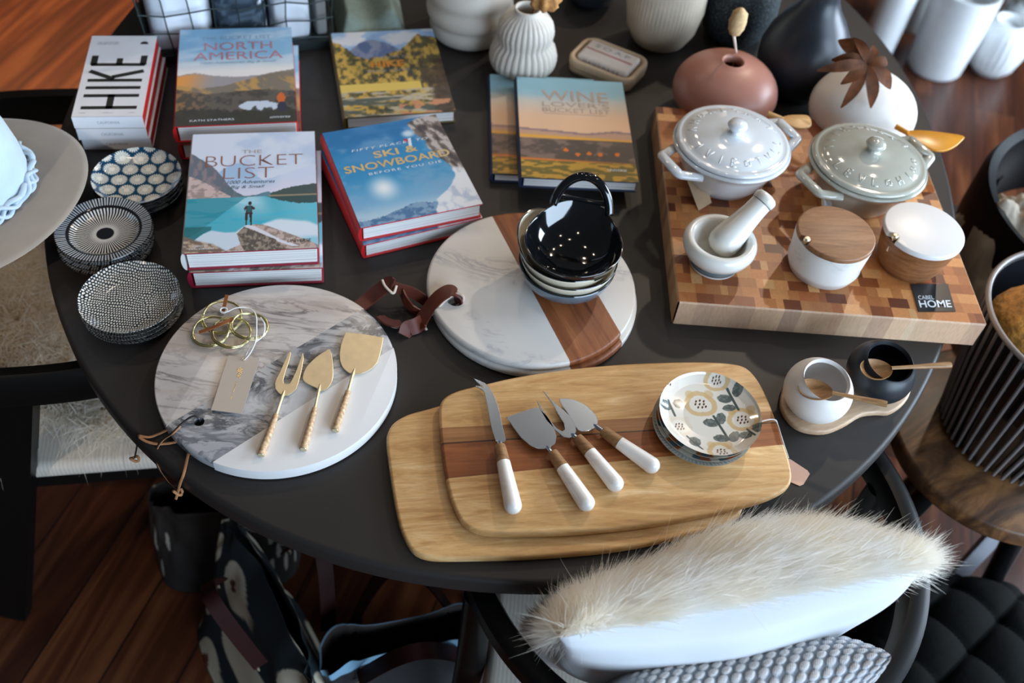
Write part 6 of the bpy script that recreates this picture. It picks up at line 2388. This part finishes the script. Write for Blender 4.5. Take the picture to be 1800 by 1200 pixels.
# angles instead of plain positions, so that the cloth runs evenly over the rounded edges
au, av = np.meshgrid(np.linspace(-PI / 2, PI / 2, nu), np.linspace(-.15, PI - .0 + .15, nv))
uu = np.sin(au) * .35 + (au / (PI / 2)) * .65
vv = np.where(av <= PI / 2, np.sin(np.clip(av, -9, PI / 2)), np.sin(av))
side = np.cos(av)
tt = np.clip(1 - np.abs(uu) ** 3, 0, 1) ** .42
thick = np.sign(side) * np.abs(side) ** .8 * tt * T2
# arc lengths
gu = uu * W2 / 2
gv = (PI / 2 - av) * .115


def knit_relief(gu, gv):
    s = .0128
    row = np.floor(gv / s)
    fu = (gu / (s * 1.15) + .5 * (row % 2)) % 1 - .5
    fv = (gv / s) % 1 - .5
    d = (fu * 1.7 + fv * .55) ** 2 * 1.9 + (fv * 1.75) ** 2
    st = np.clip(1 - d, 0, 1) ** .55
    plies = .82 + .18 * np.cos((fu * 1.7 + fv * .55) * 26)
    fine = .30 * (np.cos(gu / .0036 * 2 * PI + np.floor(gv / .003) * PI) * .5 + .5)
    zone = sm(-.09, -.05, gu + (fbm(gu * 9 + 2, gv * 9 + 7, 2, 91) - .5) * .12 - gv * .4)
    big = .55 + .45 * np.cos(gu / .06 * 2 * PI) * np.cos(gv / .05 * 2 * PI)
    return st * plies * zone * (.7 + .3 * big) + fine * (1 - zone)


rel = knit_relief(gu, gv)
C0 = np.array(c2c); WX, HX, TH = np.array(wxn), np.array(hxn2), np.array(thn)
rad_dir = (vv * .9)[..., None] * HX + (np.sign(side) * np.abs(side) ** .8)[..., None] * TH
sagv = 1 - .06 * (1 - uu ** 2) + .012 * np.sin(uu * 5)
P = C0 + WX * (gu * (1 - .05 * (1 - vv ** 2)))[..., None] + HX * (vv * H2 / 2 * sagv)[..., None] + TH * thick[..., None] + rad_dir * (rel * .0034)[..., None]
allV = list(map(tuple, P.reshape(-1, 3)))
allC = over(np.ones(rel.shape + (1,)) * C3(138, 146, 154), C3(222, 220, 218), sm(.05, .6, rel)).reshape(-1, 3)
I = np.arange(nu * nv).reshape(nv, nu)
allF = [tuple(int(x) for x in q) for q in np.stack([I[:-1, :-1], I[:-1, 1:], I[1:, 1:], I[1:, :-1]], -1).reshape(-1, 4)]
k0 = len(allV)
for row in (0, nv - 1):
    pass
allF.append(tuple(int(x) for x in np.r_[I[0, ::-1], I[-1, :]]))
knit = thing('knitted_cushion', 'grey chunky knitted cushion leaning in front of the white fur cushion', 'cushion', tuple(c2c))
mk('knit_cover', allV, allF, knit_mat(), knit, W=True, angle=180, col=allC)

# ---------------------------------------------------------------- sheepskin over the left chair
sk_t = thing('sheepskin', 'cream long-haired sheepskin lying over the seat of the left chair', 'sheepskin', (-.765, 1.03, .46))
V, F, roots, norms = [], [], [], []
nx_, ny_ = 44, 60
rg = random.Random(3)
grid = []
for j in range(ny_):
    for i in range(nx_):
        u, v = -1 + 2 * i / (nx_ - 1), -1 + 2 * j / (ny_ - 1)
        wdt = .20 * (1 - .25 * abs(v) ** 3) * (1 + .06 * math.sin(v * 9))
        x = -.770 + u * wdt + v * -.06
        y = 1.062 + v * .255
        z = .475 + .012 * math.sin(u * 3 + v * 4)
        drop = max(0, (.79 - y))
        if drop > 0:
            z -= drop * 1.9; y = .79 - drop * .25
        z = max(z, .28)
        V.append(Vector((x, y, z)))
k0 = len(V)
VV2 = V + [p - Vector((0, 0, .006)) + Vector((0, .004, 0)) for p in V]
for j in range(ny_ - 1):
    for i in range(nx_ - 1):
        a_ = j * nx_ + i
        f = (a_, a_ + 1, a_ + nx_ + 1, a_ + nx_)
        F.append(f); F.append(tuple(x + k0 for x in f[::-1]))
        nn = (V[f[1]] - V[f[0]]).cross(V[f[3]] - V[f[0]]).normalized()
        for _ in range(7):
            u, v = rg.random(), rg.random()
            roots.append(V[f[0]].lerp(V[f[1]], u).lerp(V[f[3]].lerp(V[f[2]], u), v)); norms.append(nn)
mk('hide', VV2, F, mt_hide, sk_t, W=True, angle=180)
fur_mesh('long_wool', roots, norms, .050, mt_shag, sk_t, comb=Vector((.2, -.5, -.05)), rad=.0009, curl=.42, seed=12, seg=5)

# ---------------------------------------------------------------- printed tote bags under the table
mt_print = painted('printed_canvas', .8)


def paint_apples(s, h, seed=0):
    img = np.ones(s.shape + (1,)) * C3(20, 34, 40)
    S = .125
    best = np.full(s.shape, 9.0); bx_ = np.zeros(s.shape); by_ = np.zeros(s.shape); bk_ = np.zeros(s.shape)
    rg_ = random.Random(20 + seed)
    for a in range(-2, 16):
        for b in range(-2, 8):
            x = (a + .5 * (b % 2)) * S + rg_.uniform(-.016, .016); y = b * S * .80 + rg_.uniform(-.012, .012); an = rg_.uniform(-1, 1)
            k = rg_.random()
            dx_, dy_ = s - x, h - y
            p, q = math.cos(an) * dx_ + math.sin(an) * dy_, -math.sin(an) * dx_ + math.cos(an) * dy_
            d = (p / .043) ** 2 + (q / (.034 + .008 * k)) ** 2
            m_ = d < best
            best = np.where(m_, d, best); bx_ = np.where(m_, p, bx_); by_ = np.where(m_, q, by_); bk_ = np.where(m_, k, bk_)
    img = over(img, C3(206, 196, 172), sm(1.05, .92, best))
    img = over(img, C3(96, 40, 30), sm(1.1, .8, (bx_ / .006) ** 2 + ((by_ + .006) / .012) ** 2))
    img = over(img, C3(96, 40, 30), sm(1.1, .8, ((bx_ - .010) / .0045) ** 2 + ((by_ + .004) / .010) ** 2))
    return img


def tote(label, c, rz, W_, D_, H_, seed=0, lean=(0, 0), handles=True, lining=None, paint=paint_apples, close=.8):
    t = thing('tote_bag', label, 'bag', (c[0], c[1], .0), rz)
    nu, nv = 260, 110
    a = np.linspace(0, 2 * PI, nu, endpoint=False)
    per = np.cumsum(np.ones(nu)) / nu * 2 * (W_ + D_)
    V = []
    hh = np.linspace(0, 1, nv)
    A, Hh = np.meshgrid(a, hh)
    pw_ = .45
    X = np.sign(np.cos(A)) * np.abs(np.cos(A)) ** pw_ * W_ / 2 * (1 + .06 * Hh)
    dep = D_ / 2 * (1 - close * Hh ** .8)
    Y = np.sign(np.sin(A)) * np.abs(np.sin(A)) ** pw_ * dep
    fold = (fbm(A * 1.3, Hh * 2, 3, 95 + seed) - .5)
    X = X + lean[0] * Hh + fold * .03 * Hh
    Y = Y + lean[1] * Hh + fold * .05 * Hh
    Z = Hh * H_ * (1 - .05 * np.cos(A * 2)) + .002
    col = paint(np.meshgrid(per, hh)[0], Hh * H_, seed)
    P = np.stack([X, Y, Z], -1)
    V = P.reshape(-1, 3); CL = col.reshape(-1, 3)
    # inner wall
    Pi = P.copy(); Pi[..., 0] = (P[..., 0] - lean[0] * Hh) * .975 + lean[0] * Hh; Pi[..., 1] = (P[..., 1] - lean[1] * Hh) * .93 + lean[1] * Hh
    Pi[..., 2] = np.maximum(P[..., 2] - .002, .006)
    V = np.vstack([V, Pi.reshape(-1, 3)])
    lc = lining if lining is not None else C3(28, 26, 24)
    CL = np.vstack([CL, np.ones((nu * nv, 3)) * lc])
    F = []
    n = nu * nv
    for k in range(nv - 1):
        for i in range(nu):
            j = (i + 1) % nu
            f = (k * nu + i, k * nu + j, (k + 1) * nu + j, (k + 1) * nu + i)
            F.append(f); F.append(tuple(x + n for x in f[::-1]))
    for i in range(nu):
        j = (i + 1) % nu
        F.append(((nv - 1) * nu + i, (nv - 1) * nu + j, n + (nv - 1) * nu + j, n + (nv - 1) * nu + i))
    F.append(tuple(range(nu))[::-1]); F.append(tuple(n + i for i in range(nu)))
    mk('bag_body', V, F, mt_print, t, angle=180, col=CL)
    if handles:
        for sy in (-1, 1):
            P = []
            for k in range(13):
                s = k / 12
                P.append((-(.08) + .16 * s + lean[0], sy * D_ * .30 + lean[1] + sy * .03 * math.sin(PI * s), H_ - .03 + .13 * math.sin(PI * s)))
            V, F = ribbon(smooth_path(P, 3), (0, 1, .3), .024, .003)
            h = mk('handle', V, F, plain('oxblood_leather', rgb(38, 14, 12), .55, var=.1, spec=.1), t, angle=40)
            for s in (-1, 1):
                V, F = revolve([(0, 0), (.006, 0), (.005, .003), (0, .004)], 14)
                V = [(v[0] + s * .08 + lean[0], sy * (D_ * .30 + v[2] + .004) + lean[1], v[1] + H_ - .035) for v in V]
                mk('brass_rivet', V, F, mt_brass, h)
    return t


tote('dark tote bag printed with cut apples, with oxblood leather handles, under the near table edge', (-.350, .650), math.radians(-52), .33, .19, .27, 1, lean=(.0, .03), close=.86)


def paint_petals(s, h, seed):
    img = paint_apples(s, h, seed)
    img = np.ones(s.shape + (1,)) * C3(24, 17, 13)
    rg_ = random.Random(77)
    for _ in range(34):
        cs, ch_, an = rg_.uniform(0, 1.0), rg_.uniform(.02, .16), rg_.uniform(-.6, .6)
        p, q = math.cos(an) * (s - cs) + math.sin(an) * (h - ch_), -math.sin(an) * (s - cs) + math.cos(an) * (h - ch_)
        img = over(img, C3(150, 146, 136), sm(1.1, .85, (p / .008) ** 2 + (q / .018) ** 2))
    return img


def plain_dark(s, h, seed): return over(np.ones(s.shape + (1,)) * C3(26, 26, 28), C3(120, 160, 186), (h > .265))


tote('black bag with small pale petals, deeper under the table by the left chair', (-.490, .90), math.radians(12), .26, .22, .16, 2, handles=False, paint=paint_petals, close=.7)
tote('dark bag with a pale blue edge and leather handles, left of the near chair', (-.105, .625), math.radians(20), .25, .13, .29, 4, lining=C3(60, 54, 50), paint=plain_dark, close=.5)

# ---------------------------------------------------------------- side table with ribbed bowl
mt_rustic = wood('rustic_brown_wood', [(0.3, rgb(34, 22, 14)), (0.48, rgb(84, 56, 34)), (0.62, rgb(128, 88, 52)), (0.8, rgb(156, 116, 74))], rot=math.radians(40), along=3.5, across=16, dist=2.2)
zs = .50
se = [at(1590, 790, zs), at(1700, 900, zs), at(1800, 940, zs)]
# circle through the three rim points
(ax_, ay_), (bx2, by2), (cx2, cy2) = [(p.x, p.y) for p in se]
d_ = 2 * (ax_ * (by2 - cy2) + bx2 * (cy2 - ay_) + cx2 * (ay_ - by2))
ux = ((ax_ ** 2 + ay_ ** 2) * (by2 - cy2) + (bx2 ** 2 + by2 ** 2) * (cy2 - ay_) + (cx2 ** 2 + cy2 ** 2) * (ay_ - by2)) / d_
uy = ((ax_ ** 2 + ay_ ** 2) * (cx2 - bx2) + (bx2 ** 2 + by2 ** 2) * (ax_ - cx2) + (cx2 ** 2 + cy2 ** 2) * (bx2 - ax_)) / d_
rs = math.hypot(ax_ - ux, ay_ - uy)
print('side table', ux, uy, rs)
SR = min(rs, .30)
if rs > .30:
    dirv = Vector((ux - bx2, uy - by2, 0)).normalized()
    ux, uy = bx2 + dirv.x * SR, by2 + dirv.y * SR
st_ = thing('side_table', 'round rustic wooden side table at the right, under the ribbed bowl', 'table', (ux, uy, 0))
V, F = prism([(SR * math.cos(2 * PI * i / 90), SR * math.sin(2 * PI * i / 90)) for i in range(90)], zs - .035, zs, .006, 2)
mk('tabletop', V, F, mt_rustic, st_, angle=50)
for k in range(3):
    a = 2 * PI * k / 3 + 3.6
    V, F = tube([(SR * .45 * math.cos(a), SR * .45 * math.sin(a), zs - .036), (SR * .85 * math.cos(a), SR * .85 * math.sin(a), 0)], [.02, .016], 12)
    mk('leg', V, F, mt_black, st_)

rb = [at(1715, 520, .76), at(1760, 440, .76), at(1740, 600, .76)]
P3 = [(p.x, p.y) for p in (at(1714, 520, .76), at(1724, 478, .76), at(1757, 443, .76), at(1800, 424, .76), at(1724, 570, .76), at(1744, 604, .76), at(1800, 652, .76))]
A_ = np.c_[2 * np.array(P3), np.ones(len(P3))]; bb = (np.array(P3) ** 2).sum(1)
s_ = np.linalg.lstsq(A_, bb, rcond=None)[0]; rr0 = math.sqrt(s_[2] + s_[0] ** 2 + s_[1] ** 2)
print('bowl', s_, rr0)
rcx, rcy, RR = float(s_[0]), float(s_[1]), min(float(rr0), .15)
mt_glassd = plain('smoked_ribbed_glass', rgb(26, 28, 32), .08, coat=.6)
mt_rod = plain('grey_metal_rods', rgb(132, 126, 124), .4, metal=.2)
rbw = thing('ribbed_bowl', 'large dark ribbed bowl holding golden balls on the round side table', 'bowl', (rcx, rcy, zs))
HB = .76 - zs
prof = [(0, 0.001), (RR * .70, 0.001), (RR * .735, .01), (RR * .90, HB * .6), (RR * .985, HB - .003), (RR * .955, HB - .003), (RR * .87, HB * .6), (RR * .68, .015), (0, .012)]
mk('bowl_wall', *revolve(prof, 96), mt_glassd, rbw, angle=50)
V, F = tube([(RR * math.cos(2 * PI * i / 96), RR * math.sin(2 * PI * i / 96), HB) for i in range(96)], .0042, 10, closed=True)
mk('rim_ring', V, F, mt_rod, rbw)
for k in range(52):
    a = 2 * PI * k / 52
    V, F = tube([(RR * q * math.cos(a), RR * q * math.sin(a), z_) for q, z_ in ((.755, .006), (.915, HB * .6), (1.0, HB - .002))], .0029, 8)
    mk('rib', V, F, mt_rod, rbw)
mt_ball = plain('golden_textured_ball', rgb(190, 134, 60), .4, var=.4, nscale=110, bump=1.0, bdist=.004)
for (dx_, dy_, dz_, r_, lab) in ((-.068, .012, HB - .040, .068, 'golden crinkled ball in the ribbed bowl, the most visible one'), (.01, -.085, HB - .10, .052, 'second golden crinkled ball at the right rim inside the bowl'), (.06, .045, HB - .07, .058, 'golden crinkled ball at the far side of the bowl')):
    b_ = thing('decorative_ball', lab, 'ball', (rcx + dx_, rcy + dy_, zs + dz_), 0, 'golden balls in the ribbed bowl')
    nlat, nlon = 60, 90
    V, F = [], []
    th = np.linspace(0, PI, nlat)[:, None]; ph = np.linspace(0, 2 * PI, nlon, endpoint=False)[None]
    nx3, ny3, nz3 = np.sin(th) * np.cos(ph), np.sin(th) * np.sin(ph), np.cos(th) * np.ones_like(ph)
    rr3 = r_ * (1 + .07 * (fbm(nx3 * 7 + 9 + nz3 * 3, ny3 * 7 + 9 - nz3 * 4, 4, 97) - .5) + .05 * (fbm(nx3 * 22 + 30, ny3 * 22 + nz3 * 16 + 30, 3, 98) - .5))
    V = list(zip((nx3 * rr3).ravel(), (ny3 * rr3).ravel(), (nz3 * rr3).ravel()))
    for k in range(nlat - 1):
        for i in range(nlon):
            j = (i + 1) % nlon
            F.append((k * nlon + i, (k + 1) * nlon + i, (k + 1) * nlon + j, k * nlon + j))
    mk('crinkled_shell', V, F, mt_ball, b_, angle=180)

# linen cloth in the chair behind the bowl
lc = at(1760, 430, .62)
t = thing('linen_throw', 'crumpled beige linen throw on the chair behind the ribbed bowl', 'cloth', (lc.x, lc.y, .45))
nl = 60
uu, vv = np.meshgrid(np.linspace(-1, 1, nl), np.linspace(-1, 1, nl))
rad = np.clip(1 - (np.abs(uu) ** 4 + np.abs(vv) ** 4) * .5, 0, 1)
Z = .45 + .012 + rad ** .5 * (.19 + .09 * (fbm(uu * 2.2 + 4, vv * 2.2 + 4, 4, 101) - .5) * 2)
X = .915 + uu * .125; Y = 1.335 + vv * .14
V = [tuple(p) for p in np.stack([X, Y, Z], -1).reshape(-1, 3)]
n0 = len(V)
V += [(x_, y_, .452) for x_, y_, z_ in V]
F = []
for j in range(nl - 1):
    for i in range(nl - 1):
        a_ = j * nl + i
        F.append((a_, a_ + 1, a_ + nl + 1, a_ + nl)); F.append((n0 + a_ + nl, n0 + a_ + nl + 1, n0 + a_ + 1, n0 + a_))
ring = [i for i in range(nl)] + [j * nl + nl - 1 for j in range(1, nl)] + [(nl - 1) * nl + i for i in range(nl - 2, -1, -1)] + [j * nl for j in range(nl - 2, 0, -1)]
for i in range(len(ring)):
    a_, b2 = ring[i], ring[(i + 1) % len(ring)]
    F.append((b2, a_, n0 + a_, n0 + b2))
mk('cloth_body', V, F, plain('beige_linen', rgb(150, 139, 123), .9, var=.06, nscale=50), t, W=True, angle=180)

# ---------------------------------------------------------------- white pots on the floor behind
def floor_pot(label, mid_px, wpx, zmid, prof_fn, ripple=None, name='flower_pot', seg=96, mat=None):
    p = at(mid_px[0], mid_px[1], zmid)
    w = (p - CAM).dot(FW)
    R = wpx / 2 * w / FPX
    t = thing(name, label, 'pot', (p.x, p.y, 0), 0, 'white pots on the floor')
    V, F = revolve(prof_fn(R, zmid * 2), seg, ripple=ripple)
    mk('pot_wall', V, F, mat or plain('white_pot_glaze', rgb(216, 218, 218), .35, var=.03), t, angle=60)
    return t


cyl = lambda R, H: [(0, 0), (R * .78, 0), (R * .86, .012), (R * .95, H * .5), (R, H - .004), (R * .985, H), (R * .90, H), (R * .88, H * .82), (0, H * .82)]
rnd_ = lambda R, H: [(0, 0), (R * .6, 0), (R * .85, H * .15), (R, H * .45), (R * .93, H * .78), (R * .70, H * .97), (R * .55, H), (R * .50, H * .98), (R * .48, H * .86), (0, H * .86)]
floor_pot('tall white cylinder planter on the floor at the top right', (1672, 52), 112, .14, cyl)
floor_pot('round white fluted pot on the floor in the top right corner', (1757, 80), 92, .09, rnd_, ripple=lambda a, r, z: .02 * math.sin(a * 24) if r > .06 else 0)
floor_pot('slim white cylinder pot on the floor behind the charcoal vase', (1562, 38), 62, .14, cyl)
floor_pot('white pot behind the tall planter at the top edge', (1622, 0), 62, .10, cyl)
floor_pot('white pot at the top edge right of the tall planter', (1725, 2), 66, .10, cyl)
floor_pot('patterned pale pot cut off by the top right corner', (1788, 28), 56, .12, rnd_, mat=marble('mottled_glaze', rgb(200, 204, 206), rgb(96, 92, 84), 14, .8, .3, seed=4.0))
floor_pot('small white ball pot standing in front of the tall planter', (1642, 92), 20, .03, rnd_)

# ---------------------------------------------------------------- dark things low at the right
mt_quilt = plain('charcoal_quilted_cloth', rgb(9, 10, 9), .85, spec=.1, var=.15, nscale=20, bump=.3, bdist=.01)
q0 = at(1720, 1130, .25)
t = thing('floor_cushion', 'charcoal quilted floor cushion in the bottom right corner', 'cushion', (q0.x, q0.y, .0))
nl = 80
uu, vv = np.meshgrid(np.linspace(-1, 1, nl), np.linspace(-1, 1, nl))
tt = np.clip(1 - uu ** 4, 0, 1) ** .4 * np.clip(1 - vv ** 4, 0, 1) ** .4
qq = .018 * (np.abs(np.sin((uu + vv) * 5)) ** .5 + np.abs(np.sin((uu - vv) * 5)) ** .5)
Z = .004 + tt * (.20 + qq)
X, Y = uu * .20, vv * .20
V = [tuple(p) for p in np.stack([X, Y, Z], -1).reshape(-1, 3)]
n0 = len(V)
V += [(x_, y_, .002) for x_, y_, z_ in V]
F = []
for j in range(nl - 1):
    for i in range(nl - 1):
        a_ = j * nl + i
        F.append((a_, a_ + 1, a_ + nl + 1, a_ + nl)); F.append((n0 + a_ + nl, n0 + a_ + nl + 1, n0 + a_ + 1, n0 + a_))
mk('quilted_cover', V, F, mt_quilt, t, angle=180)
t['label'] = t['label']
# teal throw
q0 = at(1620, 1150, .10)
t = thing('teal_throw', 'small heap of teal wool throw on the floor by the near chair', 'throw', (q0.x, q0.y, 0))
V, F = revolve([(0, 0.001), (.09, 0.001), (.11, .03), (.09, .07), (.05, .10), (0, .11)], 60, ripple=lambda a, r, z: .18 * math.sin(3 * a + z * 20) + .07 * math.sin(9 * a))
mk('wool_heap', V, F, plain('teal_wool', rgb(34, 98, 126), .9, var=.25, nscale=60, bump=.5, bdist=.006), t, angle=180)
# pale slat standing by the side table
a_ = at(1712, 980, .12)
t = thing('pale_post', 'pale upright slat standing on the floor in front of the side table', 'slat', (a_.x, a_.y, 0))
mk('slat', *box(-.016, .016, -.006, .006, 0, .22), plain('pale_painted_wood', rgb(160, 160, 166), .5), t, smooth=False)
